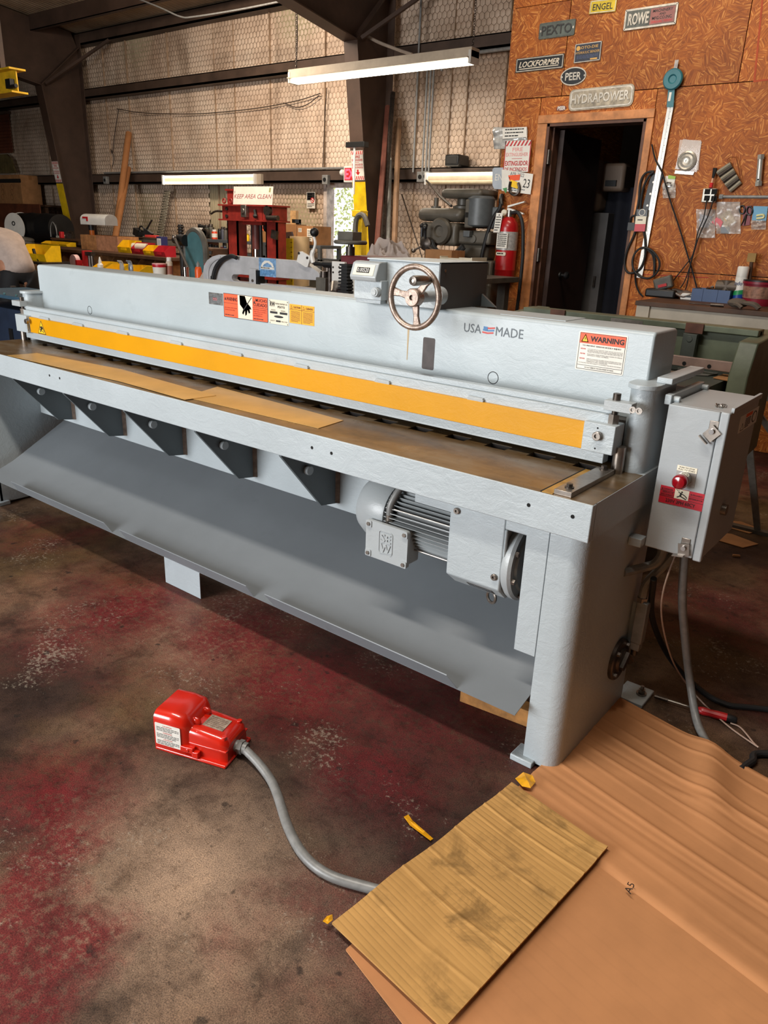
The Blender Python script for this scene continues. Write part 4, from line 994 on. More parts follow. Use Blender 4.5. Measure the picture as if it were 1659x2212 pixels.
d = Decal((.132,.046,.0905), Vector((1,0,-.07)), YU, .066, .052, mat('worn_foil_plate', (186,168,150), .4, .4, .35, 60), .0012); d.lines(.006,.005,.054,.042,6,mat('brown_print',(120,92,80),.6),9,.3); d.done('rating_plate', fp)
cn = Vector((.229,.066,.034))
obj('cable_gland', MB().cyl(cn,(.238,.066,.034),.017,None,18).hexbolt((.238,.066,.034),(1,0,0),.021,.014).cyl((.252,.066,.034),(.264,.066,.033),.017,None,18), COND, fp)
e_ = Matrix.Rotation(ang, 3, 'Z') @ Vector((.252,.066,.033)) + fp.location
ct = [e_] + [Vector(p) for p in ((-1.302,1.163,.024),(-1.235,1.146,.014),(-1.177,1.116,.0135),(-1.072,1.052,.0135),(-.979,1.014,.0135),(-.899,1.010,.0135),(-.815,1.038,.0135),(-.73,1.075,.0135))]
tag(obj('flexible_conduit', MB().tube(ct, .0125, 14, 6), COND, origin=(e_.x,e_.y,0)), 'thick grey flexible conduit running from the red foot switch under the cardboard', 'conduit')

# ---- cardboard
CB = card_mat('smooth_kraft_board', (194, 136, 90), .030, radians(-78), .05, .10)
CS = card_mat('ribbed_kraft_board', (196, 150, 88), .0145, radians(-80), .42, .95)
EDGE = mat('torn_board_edge', (150, 108, 64), .8, 0, .3, 60)
lefts = [(-.664,2.172),(-.680,1.95),(-.700,1.66),(-.715,1.25),(-.738,.96),(-.744,.894),(-.56,.846),(-.40,.80)]
def left_at(t):
    k = t*(len(lefts)-1); i = min(int(k), len(lefts)-2); f = k-i
    return Vector((lefts[i][0]*(1-f)+lefts[i+1][0]*f, lefts[i][1]*(1-f)+lefts[i+1][1]*f, 0))
dru = Vector((.977,-.2135,0))
creases = [(.03,.003,.005),(.06,.004,.006),(.105,.0045,.005),(.15,.003,.006),(.18,.0055,.007),(.215,-.003,.005),(.255,.0045,.005),(.29,.003,.005),(.33,.005,.006),(.36,-.003,.005),(.40,.004,.005),(.43,.003,.005)]
rdc = random.Random(5)
def cb_fn(u, v):
    p = left_at(v) + dru*u*1.25
    dist = 2.25-(p.y + .2185*(p.x+.66))                # metres from the far edge across the ribs
    z = .007
    for c_, a_, w_ in creases:
        dd = dist - c_*1.55 - .012*sin(3*u+c_*40)
        z += .7*a_*math.exp(-(dd/w_)**2)
    fold = .735 - dist
    z += .010*max(0, min(1, fold/.02+.5)) * (1 if dist < .9 else 1)
    z += .0025*sin(4*p.x+2)*sin(3.1*p.y)
    q = math.exp(-((p.x+.28)/.16)**2)*math.exp(-((dist-.33+.35*(p.x+.3))/.014)**2)
    sg = max(0, min(1, (p.y-1.72)/.2)); dx = p.x - (-.345 + (2.10-p.y)*.28)
    z += .019*sg*math.exp(-(dx/.05)**2)          # the sheet rides over the conduit
    return Vector((p.x, p.y, max(.004, z + .004*q)))
def solid_grid(fn, nu, nv, t):
    mb = MB(); mb.grid(fn, nu, nv)
    k = len(mb.v); mb.add([p-Vector((0,0,t)) for p in mb.v[:k]], [])
    n1 = nu+1
    idx = list(range(nu+1)) + [j*n1+nu for j in range(1, nv+1)] + [nv*n1+i for i in range(nu-1,-1,-1)] + [j*n1 for j in range(nv-1,0,-1)]
    for a, b in zip(idx, idx[1:]+idx[:1]): mb.f.append([a, b, b+k, a+k]); mb.mi.append(0)
    mb.f.append([idx[0]+k, nu+k, nv*n1+nu+k, nv*n1+k]); mb.mi.append(0)
    return mb
def cbm(u, v): return cb_fn(u, v)
big = obj('cardboard_sheet', solid_grid(cbm, 60, 330, .0038), CB, origin=(-.1,1.4,0), ang=70)
tag(big, 'large flattened kraft cardboard sheet on floor against the shear leg, creased, marked A5', 'cardboard')
SA, SB, SC, SD = Vector((-.723,1.562,0)), Vector((-.424,1.508,0)), Vector((-.483,.875,0)), Vector((-.797,.911,0))
def cs_fn(u, v):
    p = (SA*(1-u)+SB*u)*(1-v) + (SD*(1-u)+SC*u)*v
    e = .004*sin(17*v)*(1-u)**4
    p = p + Vector((e*.4, 0, 0))
    z = .0255 + .008*math.exp(-((p.y-1.06)/.09)**2)*max(0, min(1, (-.62-p.x)/.12))
    for c_, a_, w_ in ((.05,.002,.006),(.09,.004,.006),(.185,.0045,.006),(.25,.002,.005),(.37,.004,.006),(.52,.002,.006),(.66,.0042,.007),(.83,.0025,.006)): z += .6*a_*math.exp(-((v-c_-.01*sin(4*u))/w_)**2)
    z += .006*max(0, (u-.9)/.1)*max(0, (v*-1+.12)/.12)
    return Vector((p.x, p.y, z))
sm_ = obj('cardboard_sheet', solid_grid(cs_fn, 40, 220, .005), CS, origin=(-.6,1.2,.02), ang=70)
tag(sm_, 'smaller ribbed cardboard piece with dark smudges lying on top of the large sheet', 'cardboard')
def on_card(px, py): return at(px, py, 'Z', .019)
a, b = on_card(1362, 1935), on_card(1376, 1903)
uu = (b-a).normalized(); d = Decal(a+Vector((0,0,.002)), uu, Vector((-uu.y,uu.x,0)), .034, .018, None, 0)
d.text('A5', 0, 0, .034, .016, PRINT, .001); d.done('pen_mark', big)
def tape(label, pts, z, crumple=.004, seed=1):
    P_ = [at(*p, 'Z', z) for p in pts]; rd = random.Random(seed)
    c = sum(P_, Vector())/len(P_); mb = MB(); n = len(P_)
    vs = [Vector((c.x,c.y,z+crumple))] + [Vector((p.x,p.y,z+rd.uniform(0,crumple))) for p in P_] + [(p+c)/2+Vector((0,0,rd.uniform(0,crumple*1.6))) for p in P_]
    fs = []
    for i in range(n):
        j = (i+1) % n; fs += [(1+i,1+j,1+n+j,1+n+i), (1+n+i,1+n+j,0)]
    k = len(vs); vs += [v-Vector((0,0,.0008)) for v in vs]; fs += [tuple(k+i for i in f)[::-1] for f in fs]
    fs += [(1+i,1+(i+1) % n,k+1+(i+1) % n,k+1+i) for i in range(n)]
    return tag(obj('tape_scrap', mb.add(vs, fs), TAPE, origin=(c.x,c.y,z), ang=15), label, 'tape')
tape('crumpled amber tape scrap at the corner beside the shear foot', [(1113,1682),(1130,1671),(1150,1678),(1157,1690),(1146,1704),(1128,1700)], .03, .006, 1)
tape('long narrow twist of amber tape sticking out from the ribbed cardboard edge', [(872,1768),(882,1763),(893,1775),(936,1812),(930,1819),(885,1785)], .004, .006, 2)
tape('tiny amber tape scrap at the left corner of the ribbed cardboard', [(697,1990),(706,1980),(718,1976),(719,1988),(708,1997)], .022, .003, 3)
# wood strip under the chute
w0, w1 = at(1000,1503,'Z',.03), at(1150,1560,'Z',.03)
tag(obj('wood_strip', MB().cbox(((w0.x+w1.x)/2,(w0.y+w1.y)/2+.03,.03),(.27,.05,.058),(0,0,math.atan2(w1.y-w0.y,w1.x-w0.x))), PLY, origin=((w0.x+w1.x)/2,(w0.y+w1.y)/2,0), bev=.002), 'short stained timber offcut under the chute end beside the shear leg', 'timber')

# ---- conduits, cables on the right
def cable(name, label, pts, r, m, cat='cable', n=10, k=6):
    return tag(obj(name, MB().tube(pts, r, n, k), m, origin=pts[-1]), label, cat)
KB = .617
a = at(1350,1240,'X',-.655)
cable('flexible_conduit', 'grey bent conduit from control box bottom into the shear side', [(-.585,2.10,KB),(-.588,2.10,.575),(-.60,2.09,.545),(-.625,2.075,.53),(-.662,a.y,.525)], .0135, COND, 'conduit')
s1 = at(1388,1290,'Y',2.12); s2 = at(1372,1395,'Y',2.12)
cable('flexible_conduit', 'grey conduit curving down from control box to the small limit switch', [(-.56,2.14,KB),(-.563,2.14,.58),(-.585,2.13,.53),(s1.x+.006,2.12,s1.z+.05),(s1.x,2.12,s1.z)], .0135, COND, 'conduit')
ls = thing('limit_switch', 'grey limit switch box with roller arm on the shear side by the round flange', 'switch', (s2.x,2.12,s2.z))
obj('switch_case', MB().box((s2.x-.014,2.105,s2.z+.015),(s2.x+.020,2.14,s1.z-.012)), COND, ls, .003)
obj('gland_nut', MB().hexbolt((s1.x,2.12,s1.z-.014),(0,0,1),.017,.014), RAW, ls)
obj('switch_head', MB().box((s2.x-.012,2.106,s2.z-.01),(s2.x+.016,2.138,s2.z+.016)), COND, ls, .002)
obj('roller_arm', MB().cyl((s2.x,2.12,s2.z-.03),(s2.x,2.12,s2.z-.008),.010,None,12).cbox((s2.x-.02,2.12,s2.z-.045),(.05,.012,.018),(0,.8,0)), RAWD, ls)
obj('mounting_bracket', MB().box((-.658,2.135,s2.z-.02),(s2.x+.01,2.142,s1.z-.03)), GREY, ls)
g0 = at(1475,1205,'Y',2.12); gp = [Vector((g0.x,2.12,KB))]
for px, py, z in ((1474,1290,.45),(1480,1380,.29),(1490,1470,.13),(1506,1560,.03),(1535,1622,.0145)): gp.append(at(px,py,'Z',z))
gp += [Vector((-.325,2.03,.0125)), Vector((-.30,1.95,.0125))]
cable('flexible_conduit', 'thick grey power conduit hanging from control box down to the floor', gp, .0125, COND, 'conduit', 12)
wp_ = [Vector((-.545,2.10,KB))] + [at(px,py,'Z',z) for px, py, z in ((1434,1270,.5),(1430,1340,.38),(1450,1420,.2),(1478,1470,.08),(1520,1520,.02),(1575,1570,.006),(1635,1612,.006),(1628,1605,.006),(1600,1572,.006),(1578,1562,.006))]
cable('thin_wire', 'thin pale pinkish wire dangling from control box and trailing over floor', wp_, .0026, mat('pale_pink_wire', (176,150,134), .5, 0, .1), 'wire', 6)
bp = [at(px,py,'Z',z) for px, py, z in ((1412,1250,.5),(1408,1330,.33),(1440,1410,.12),(1490,1470,.02),(1560,1518,.0115),(1659,1532,.0115))] + [Vector((.2,2.7,.0115))]
cable('black_cable', 'thick black cord looping from behind the control box across the floor', bp, .0095, RUBBER, 'cord')
cable('black_cable', 'dark cord lying on floor at right edge beside the cardboard', [at(px,py,'Z',.012) for px, py in ((1600,1662),(1625,1645),(1659,1628))]+[Vector((.1,2.35,.012))], .0105, RUBBER, 'cord')
h0, h1 = at(1505,1532,'Z',.014), at(1592,1556,'Z',.014); t0 = at(1414,1504,'Z',.014)
sdv = thing('screwdriver', 'long screwdriver with red and black handle lying on the dark floor', 'screwdriver', (h0.x,h0.y,0))
ax = (h1-h0).normalized()
obj('handle', MB().lathe(h0, [(.006,0),(.011,.006),(.0135,.02),(.0115,.04),(.0135,.06),(.0135,(h1-h0).length-.03)], 10, ax), mat('red_handle_plastic',(190,28,34),.35), sdv)
obj('handle_end', MB().lathe(h1-ax*.03, [(.0138,0),(.0138,.024),(.010,.03),(0,.03)], 10, ax), BLACK, sdv)
obj('shank', MB().cyl(h0, t0+(h0-t0)*.3, .0042, None, 10), CHROME, sdv)
obj('bit_holder', MB().cyl(t0+(h0-t0)*.32, t0, .0068, .006, 10), RAWD, sdv)
for i, (px, py, nm, lb) in enumerate(((1462,1203,'wood_chip','small pale wood chip on the floor beyond the control box'),)):
    p = at(1590, 1203, 'Z', .0); tag(obj(nm, MB().cbox((p.x,p.y,.006),(.035,.014,.011),(0,0,.5)), WOOD, origin=(p.x,p.y,0), bev=.002), lb, 'wood chip')
for px, py, w_, lb in ((1600,1140,.10,'torn pale cardboard scrap on floor behind control box, upper one'),(1580,1168,.12,'torn pale cardboard scrap on floor behind control box, lower one')):
    p = at(px, py, 'Z', .0)
    tag(obj('cardboard_scrap', MB().prism([(p.x-w_,p.y-.05,.001),(p.x+w_*.6,p.y-.07,.001),(p.x+w_,p.y+.04,.001),(p.x-.2*w_,p.y+.09,.001),(p.x-.9*w_,p.y+.05,.001)], (0,0,.004)), CARTON, origin=(p.x,p.y,0)), lb, 'cardboard')

# ================================================================ BACKGROUND HELPERS
def grp(o, g):
    if g: o['group'] = g
    return o
def qbox(mb, x0, x1, y0, y1, Y, dep):
    """box whose front face (facing -Y) spans the given view on plane Y; returns its corners"""
    a = at(x0, (y0+y1)/2, 'Y', Y).x; b = at(x1, (y0+y1)/2, 'Y', Y).x
    z1 = at((x0+x1)/2, y0, 'Y', Y).z; z0 = at((x0+x1)/2, y1, 'Y', Y).z
    mb.box((a,Y,z0),(b,Y+dep,z1)); return a, b, z0, z1
def seat(px, pyb, pyt, zb):
    """upright thing standing on a top at height zb: base point, height, metres per pixel"""
    p = at(px, pyb, 'Z', zb); t = at(px, pyt, 'Y', p.y)
    return p, t.z-zb, scale_at(p)
def lathe_thing(name, label, cat, p, parts, group=None):
    """parts: list of (part name, profile, material); a single part becomes the thing itself"""
    if len(parts) == 1: return tag(obj(name, MB().lathe(p, parts[0][1], 18), parts[0][2], origin=p), label, cat, group)
    t = thing(name, label, cat, p, group)
    for n_, pr, m in parts: obj(n_, MB().lathe(p, pr, 18), m, t)
    return t
def spray_can(p, h, r, mb_, mc, label, name='spray_can', band=None):
    ps = [('can_body', [(r*.93,0),(r,h*.03),(r,h*.74),(r*.9,h*.79),(r*.62,h*.82),(0,h*.82)], mb_), ('cap', [(r*.72,h*.8),(r*.74,h*.82),(r*.72,h*.97),(r*.6,h),(0,h)], mc)]
    if band: ps.append(('label_band', [(r*1.015,h*.2),(r*1.015,h*.6)], band))
    return lathe_thing(name, label, 'can', p, ps)
def bottle(p, h, r, mb_, mc, label, name='bottle', group=None):
    return lathe_thing(name, label, 'bottle', p, [('bottle_body', [(r*.9,0),(r,h*.04),(r,h*.58),(r*.85,h*.68),(r*.38,h*.78),(r*.36,h*.84),(0,h*.84)], mb_), ('cap', [(r*.44,h*.82),(r*.44,h*.97),(r*.3,h),(0,h)], mc)], group)
def jar(p, h, r, mb_, mc, label, name='jar', group=None):
    return lathe_thing(name, label, 'jar', p, [('jar_body', [(r*.92,0),(r,h*.05),(r,h*.74),(r*.8,h*.82),(0,h*.82)], mb_), ('lid', [(r*.86,h*.8),(r*.88,h*.83),(r*.88,h*.98),(r*.8,h),(0,h)], mc)], group)
def tub(p, h, r, m, label, name='tub', lid=None, cat='tub', band=None):
    t = thing(name, label, cat, p)
    obj('tub_wall', MB().lathe(p, [(r*.84,0),(r*.97,h*.9),(r*1.03,h*.9),(r*1.03,h),(r*.93,h),(r*.82,h*.06),(0,h*.06)], 22), m, t)
    if lid: obj('lid', MB().lathe(p, [(0,h),(r*1.02,h),(r*1.02,h*1.06),(0,h*1.08)], 22), lid, t)
    if band: obj('label_band', MB().lathe(p, [(r*.895,h*.3),(r*.96,h*.8)], 22), band, t)
    return t
def bin_open(x0, x1, y0, y1, Y, m, label, dep=.22, name='parts_bin', zb=None):
    a = at(x0, y1, 'Y', Y).x; b = at(x1, y1, 'Y', Y).x; z0 = at((x0+x1)/2, y1, 'Y', Y).z if zb is None else zb; z1 = at((x0+x1)/2, y0, 'Y', Y).z
    h = z1-z0; w = .004; t = thing(name, label, 'bin', ((a+b)/2, Y+dep/2, z0))
    obj('bin_base', MB().box((a,Y,z0),(b,Y+dep,z0+w)), m, t)
    sp = lambda x: MB().prism([(x,Y,z0+w),(x,Y+dep,z0+w),(x,Y+dep,z1),(x,Y+dep*.45,z1),(x,Y-.02,z0+h*.45)], (w,0,0))
    obj('bin_side', sp(a), m, t); obj('bin_side', sp(b-w), m, t)
    obj('bin_back', MB().box((a+w,Y+dep-w,z0+w),(b-w,Y+dep,z1)), m, t)
    obj('bin_front', MB().prism([(a+w,Y,z0+w),(a+w,Y-.02,z0+h*.45),(a+w,Y-.012,z0+h*.45),(a+w,Y+.006,z0+w)], (b-a-2*w,0,0)), m, t)
    obj('card_slot', MB().box((a+(b-a)*.3,Y-.022,z0+h*.2),(b-(b-a)*.3,Y-.012,z0+h*.4)), m, t)
    return t
def carton(x0, x1, y0, y1, Y, dep, label, m=CARTON, zb=None, tapem=True):
    t0 = at((x0+x1)/2, y1, 'Y', Y); a = at(x0, (y0+y1)/2, 'Y', Y).x; b = at(x1, (y0+y1)/2, 'Y', Y).x
    z0 = t0.z if zb is None else zb; z1 = at((x0+x1)/2, y0, 'Y', Y).z
    t = thing('carton', label, 'box', ((a+b)/2, Y+dep/2, z0))
    obj('carton_body', MB().box((a,Y,z0),(b,Y+dep,z1-.003)), m, t, .003)
    obj('carton_flap', MB().box((a,Y,z1-.003),(b,Y+dep/2-.002,z1)), m, t); obj('carton_flap', MB().box((a,Y+dep/2+.002,z1-.003),(b,Y+dep,z1)), m, t)
    if tapem: obj('tape_strip', MB().box((b-.001,Y+dep*.42,z1-.08),(b+.001,Y+dep*.58,z1)).box((a,Y+dep*.42,z1),(b,Y+dep*.58,z1+.001)), mat('brown_parcel_tape',(150,104,62),.3), t)
    return t
def bench(name, label, x0, x1, y0, y1, zt, m, cat='workbench', top=.04, shelf=None, back=False):
    t = thing(name, label, cat, ((x0+x1)/2, (y0+y1)/2, 0))
    obj('bench_top', MB().box((x0,y0,zt-top),(x1,y1,zt)), m, t, .003)
    for x in (x0+.05, x1-.12):
        for y in (y0+.05, y1-.12): obj('leg', MB().box((x,y,0),(x+.07,y+.07,zt-top)), m, t)
    if shelf: obj('lower_shelf', MB().box((x0+.04,y0+.08,shelf-.03),(x1-.04,y1-.04,shelf)), m, t)
    return t
YBIN = mat('yellow_bin_plastic', (226, 178, 16), .42, 0, .12, 9)
RBIN = mat('red_bin_plastic', (176, 32, 44), .42, 0, .12, 9)
BBIN = mat('blue_bin_plastic', (52, 78, 128), .42, 0, .12, 9)
DWOOD = mat('dark_oily_bench_wood', (82, 56, 38), .6, 0, .3, 6, .1)
DSTEEL = mat('dark_grey_shelf_steel', (88, 92, 96), .5, .2, .15, 7)
CLEARB = glass('clear_poly_bag', (225, 225, 225), .12, .38)

# ================================================================ LAMPS
TUBE = emit('lit_tube', (255, 240, 214), 9.)
LAMPW = mat('warm_lamp_enamel', (168,154,136), .5, 0, .1)
def strip_lamp(name, label, a, b, drop, tubes, twr=.016, power=22):
    a = Vector(a); b = Vector(b); t = thing(name, label, 'light fixture', (a+b)/2)
    ax = (b-a).normalized(); up = ZU; sd = ax.cross(up).normalized(); L = (b-a).length
    Mx = lambda al, s, u: a + ax*al + sd*s + up*u
    def bar(a0, a1, s0, s1, u0, u1):
        vs = [Mx(x, y, z) for z in (u0,u1) for x, y in ((a0,s0),(a1,s0),(a1,s1),(a0,s1))]
        return MB().add(vs, [(3,2,1,0),(4,5,6,7),(0,1,5,4),(1,2,6,5),(2,3,7,6),(3,0,4,7)])
    obj('housing', bar(0, L, -.07, .07, .012, .095), LAMPW, t, .003)
    obj('reflector', bar(.02, L-.02, -.11, .11, .002, .012), LAMPW, t)
    for e in (0, L-.03): obj('end_cap', bar(e, e+.03, -.075, .075, -.04, .07), mat('worn_white_cap',(188,184,176),.5), t, .002)
    for s in tubes: obj('fluorescent_tube', MB().cyl(Mx(.04,s,-.02), Mx(L-.04,s,-.02), twr, None, 14), TUBE, t)
    l = bpy.data.lights.new(name, 'AREA'); l.shape = 'RECTANGLE'; l.size = L; l.size_y = .15; l.energy = power; l.color = (1, .88, .70)
    o = bpy.data.objects.new(name+'_glow', l); COL.objects.link(o); o.parent = t
    o.location = -up*.06
    o.rotation_euler = ax.to_track_quat('X', 'Z').to_euler()
    return t
LY = 6.9
la, lb = at(632, 178, 'Y', LY), at(1025, 143, 'Y', LY)
lz = la.z
l1 = strip_lamp('hanging_lamp', 'white fluorescent lamp hung on chains above the shear, lit tubes', (la.x,LY,lz+.02), (lb.x,LY,lz+.02), 0, (-.045,.045), .017, 30)
for k, px in ((0,640),(1,1018)):
    X = at(px, 150, 'Y', LY).x
    c_ = MB()
    z = lz+.09
    for i in range(60):
        if z > 4.5: break
        c_.torus((X,LY,z),(1,0,0) if i % 2 else (0,1,0),.012,.003,8,4); z += .021
    obj('hanging_chain', c_, RAWD, l1)['kind'] = 'stuff'
for n_, x0, x1, py, lbx in ((2,356,551,389,'lit twin tube wall lamp on the low girt behind the red press'),(3,925,1085,386,'lit tube wall lamp on the low girt behind the grey mill head')):
    a, b = at(x0, py, 'Y', YB-.26), at(x1, py, 'Y', YB-.26)
    t = thing('wall_lamp', lbx, 'light fixture', ((a.x+b.x)/2, YB-.2, a.z))
    obj('housing', MB().box((a.x-.03,YB-.26,a.z-.07),(b.x+.12,YB-.202,a.z+.07)), LAMPW, t, .004)
    for s in (-.045,.045):
        if n_ == 3 and s < 0: obj('dim_tube', MB().cyl((a.x,YB-.285,a.z+s),(b.x,YB-.285,a.z+s),.02,None,14), mat('unlit_tube',(226,208,172),.3), t)
        else: obj('fluorescent_tube', MB().cyl((a.x,YB-.285,a.z+s),(b.x,YB-.285,a.z+s),.014,None,14), TUBE, t)
    for x in (a.x-.03, b.x): obj('socket', MB().box((x,YB-.30,a.z-.07),(x+.03,YB-.255,a.z+.07)), WHITE, t)

# ================================================================ REAR WALL FITTINGS
cp = [at(px,py,'Y',YB-.24) for px, py in ((905,20),(904,135))]
for px0, px1, y0, y1, lb in ((905,897,0,372,'thin conduit nearest the column'),(924,913,118,372,'second conduit from the column'),(932,920,118,372,'third conduit from the column'),(938,927,118,372,'fourth conduit, farthest from the column')):
    a = at(px0, y0, 'Y', YB-.225); b = at(px1, y1, 'Y', YB-.225)
    X = (a.x+b.x)/2
    tag(obj('conduit_pipe', MB().cyl((X,YB-.225,a.z),(X,YB-.225,b.z),.013,None,8), COND, origin=(X,YB-.225,b.z)), 'vertical steel conduit on rear wall, '+lb, 'conduit')
a = at(955,128,'Y',YB-.225); b = at(1118,104,'Y',YB-.225)
cable('conduit_pipe', 'bent horizontal steel conduit along the upper girt toward the strand board wall', [(a.x,YB-.225,a.z-.12),(a.x+.03,YB-.225,a.z-.03),(a.x+.14,YB-.225,a.z+.02),(b.x+.3,YB-.225,a.z+.03)], .02, COND, 'conduit', 8)
for px, py, lb in ((907,382,'left square steel junction box beside the right wall lamp'),(919,381,'right steel junction box with dark outlet touching the right wall lamp'),(701,388,'grey outlet box on low girt left of the exit sign'),(226,389,'small steel bracket box on low girt above the cardboard tubes')):
    p = at(px, py, 'Y', YB-.26); t = thing('junction_box', lb, 'electrical box', (p.x,YB-.23,p.z))
    obj('box_shell', MB().box((p.x-.05,YB-.26,p.z-.06),(p.x+.05,YB-.2,p.z+.06)), COND, t, .006)
    obj('knockout', MB().cyl((p.x,YB-.266,p.z),(p.x,YB-.259,p.z),.026,None,16), HOLE, t)
a, b = at(380,372,'Y',YB-.205), at(745,375,'Y',YB-.205)
cable('conduit_pipe', 'long horizontal conduit on the low girt between the lamp and exit sign', [(a.x-2,YB-.215,2.185),(b.x,YB-.215,2.185)], .015, COND, 'conduit', 8, 1)
# exit sign
p = at(752, 376, 'Y', 8.18)
ex = thing('exit_sign', 'white exit sign with glowing red letters half hidden by the column', 'exit sign', (p.x,8.24,p.z))
obj('sign_case', MB().box((p.x-.09,8.19,p.z-.10),(p.x+.24,8.27,p.z+.10)), WHITE, ex, .01)
d = Decal((p.x-.07,8.19,p.z-.075), XU, ZU, .29, .15, mat('red_sign_face',(190,40,44),.4), .003); d.text('EXIT', .012,.012,.27,.126, emit('lit_red_letter',(255,70,90),2.2), bold=.03); d.done('lettering', ex)
for i in (0,1): obj('emergency_lamp_head', MB().ball((p.x-.12+.43*i,8.2,p.z+.02),.04,12), WHITE, ex)
# no smoking style hanging placard
a = at(663,450,'Y',YB-.06); b = at(681,415,'Y',YB-.06)
d = Decal((a.x,YB-.06,a.z), XU, ZU, b.x-a.x, b.z-a.z, PAPER, .004); w, h = d.w, d.h
d.rect(w*.04,h*.5,w*.92,h*.48,PRINT).lines(w*.12,h*.55,w*.5,h*.38,3,PAPER,2,.5).disc(w*.68,h*.5,w*.22,REDP,None,.0008).disc(w*.68,h*.5,w*.15,PAPER,.0052,.0006).line([(w*.52,h*.58),(w*.84,h*.42)],.012,REDP,.006).lines(w*.1,h*.06,w*.8,h*.28,3,PRINT,4,.5)
ps = d.done('wall_placard', ang=30); tag(ps, 'small black and white notice hung on the insulation left of exit door', 'sign')
# speaker
sp = thing('wall_speaker', 'dark rounded loudspeaker box resting on the low girt above the wall lamp', 'speaker', at(975,372,'Y',YB-.2))
a, b = at(960,352,'Y',YB-.3).x, at(990,352,'Y',YB-.3).x
z0, z1 = 2.172, at(975,333,'Y',YB-.3).z
obj('speaker_case', MB().box((a,YB-.30,z0),(b,YB-.06,z1)), BLACK, sp, .02)
obj('speaker_grille', MB().box((a+.02,YB-.307,z0+.03),(b-.02,YB-.298,z1-.03)), mat('dark_grille',(48,46,44),.8), sp, .01)
# wires draped on the wall
DW = mat('dark_thin_wire', (52,42,36), .6, 0, .1)
def wall_wire(label, pts, r=.006, Y=YB-.07): cable('draped_wire', label, [at(x,y,'Y',Y) for x, y in pts], r, DW, 'wire', 5, 4)
wall_wire('thin wire sagging across the rear wall between the two columns', [(252,235),(300,243),(360,246),(420,246),(480,242),(560,233),(640,218),(692,202)])
wall_wire('thin wire hanging down the rear wall with a knotted loop above cardboard tubes', [(256,236),(248,290),(243,330),(239,322),(246,338),(243,360)])
wall_wire('short thin wire bow hanging under the draped wire near the middle column', [(612,222),(640,232),(665,225),(690,206)])
wall_wire('dark double wire hanging down the rear wall left of the middle column', [(706,190),(702,250),(699,320),(697,378)])
wall_wire('dark cord hanging from roof down to left end of hanging lamp', [(640,-20),(642,60),(641,120),(638,168)], .008, LY+.05)
cable('draped_cable', 'white cable swooping from the roof to the girt right of middle column', [at(x,y,'Y',7.9) for x, y in ((690,0),(740,38),(800,82),(850,104),(890,118))], .018, mat('dusty_white_cable',(176,160,144),.5), 'cable', 8)
a = at(300, -30, 'Z', 4.3)
cable('draped_cable', 'thin grey cable drooping below the roof purlin at upper left', [at(x,y,'Y',7.2) for x, y in ((290,-6),(345,16),(390,36),(420,36),(520,20),(640,-4))], .010, COND, 'cable', 6)

# items leaning on the rear wall
def lean(name, label, top, bot, Yt, Yb, r, m, cat, n=14, zfoot=0.):
    a = at(*top, 'Y', Yt); b = at(*bot, 'Y', Yb); d_ = (b-a); b2 = a + d_*((a.z-zfoot)/(a.z-b.z))
    return tag(obj(name, MB().cyl(a, b2, r, None, n), m, origin=b2), label, cat)
TB = mat('cardboard_tube', (170, 114, 68), .7, 0, .1, 5)
lean('cardboard_tube', 'taller of two brown cardboard tubes leaning against the rear wall', (278,288), (250,510), 8.38, 7.5, .052, TB, 'tube')
lean('cardboard_tube', 'shorter of two brown cardboard tubes leaning against the rear wall', (277,364), (249,512), 8.22, 7.38, .05, TB, 'tube')
lean('leaning_pipe', 'reddish brown steel bar leaning beside the middle column', (838,230), (814,535), 8.23, 7.55, .035, mat('rusty_red_bar',(112,64,52),.6,.2,.2), 'bar', 6)
lean('leaning_pipe', 'dark steel angle bar leaning right of the reddish bar', (849,200), (826,520), 8.25, 7.75, .03, RAWD, 'bar', 5)
lean('leaning_pipe', 'grey steel tube leaning between the dark bar and the wooden pole', (843,348), (838,530), 8.25, 7.7, .026, COND, 'bar', 10)
lean('leaning_pole', 'brown wooden pole leaning on rear wall right of the steel bars', (862,258), (852,525), 8.34, 7.7, .035, mat('old_pole_wood',(128,98,72),.7,0,.25,6), 'pole', 8)
lean('leaning_rod', 'thin slanted rod against the rear wall left of the mill head', (868,420), (900,520), 8.34, 8.0, .007, DW, 'rod', 6)
p = at(841,352,'Y',8.3); d = Decal((p.x-.03,8.29,p.z-.05), XU, ZU, .07, .11, CREAM, .002); d.lines(.01,.02,.05,.07,3,PRINT,3)
tag(d.done('paper_tag'), 'small cream paper tag stuck on the bars beside the middle column', 'tag')
# perforated strip
a = at(362,412,'Y',8.35); b = at(345,512,'Y',8.2)
pm = MB(); u = XU*.085; dn = (b-a)
pm2 = MB()
nr = 18
for j in range(nr):
    p0 = a+dn*(j/nr); p1 = a+dn*((j+.35)/nr); p2 = a+dn*((j+1)/nr)
    pm.add([p0-u, p0+u, p1+u, p1-u], [(0,1,2,3)])
    for i in range(6): x0 = -1+i/3; pm.add([p1+u*x0, p1+u*(x0+.17), p2+u*(x0+.17), p2+u*x0], [(0,1,2,3)])
o = obj('perforated_strip', pm, mat('galvanised_strip',(168,160,140),.4,.4,.2,20), origin=b); sm_d = o.modifiers.new('thick','SOLIDIFY'); sm_d.thickness = .004
tag(o, 'perforated metal strip leaning on the rear wall left of the red press', 'metal strip')
# rubber flap corner of insulation and bracket omitted; post knife switch etc. live on benches

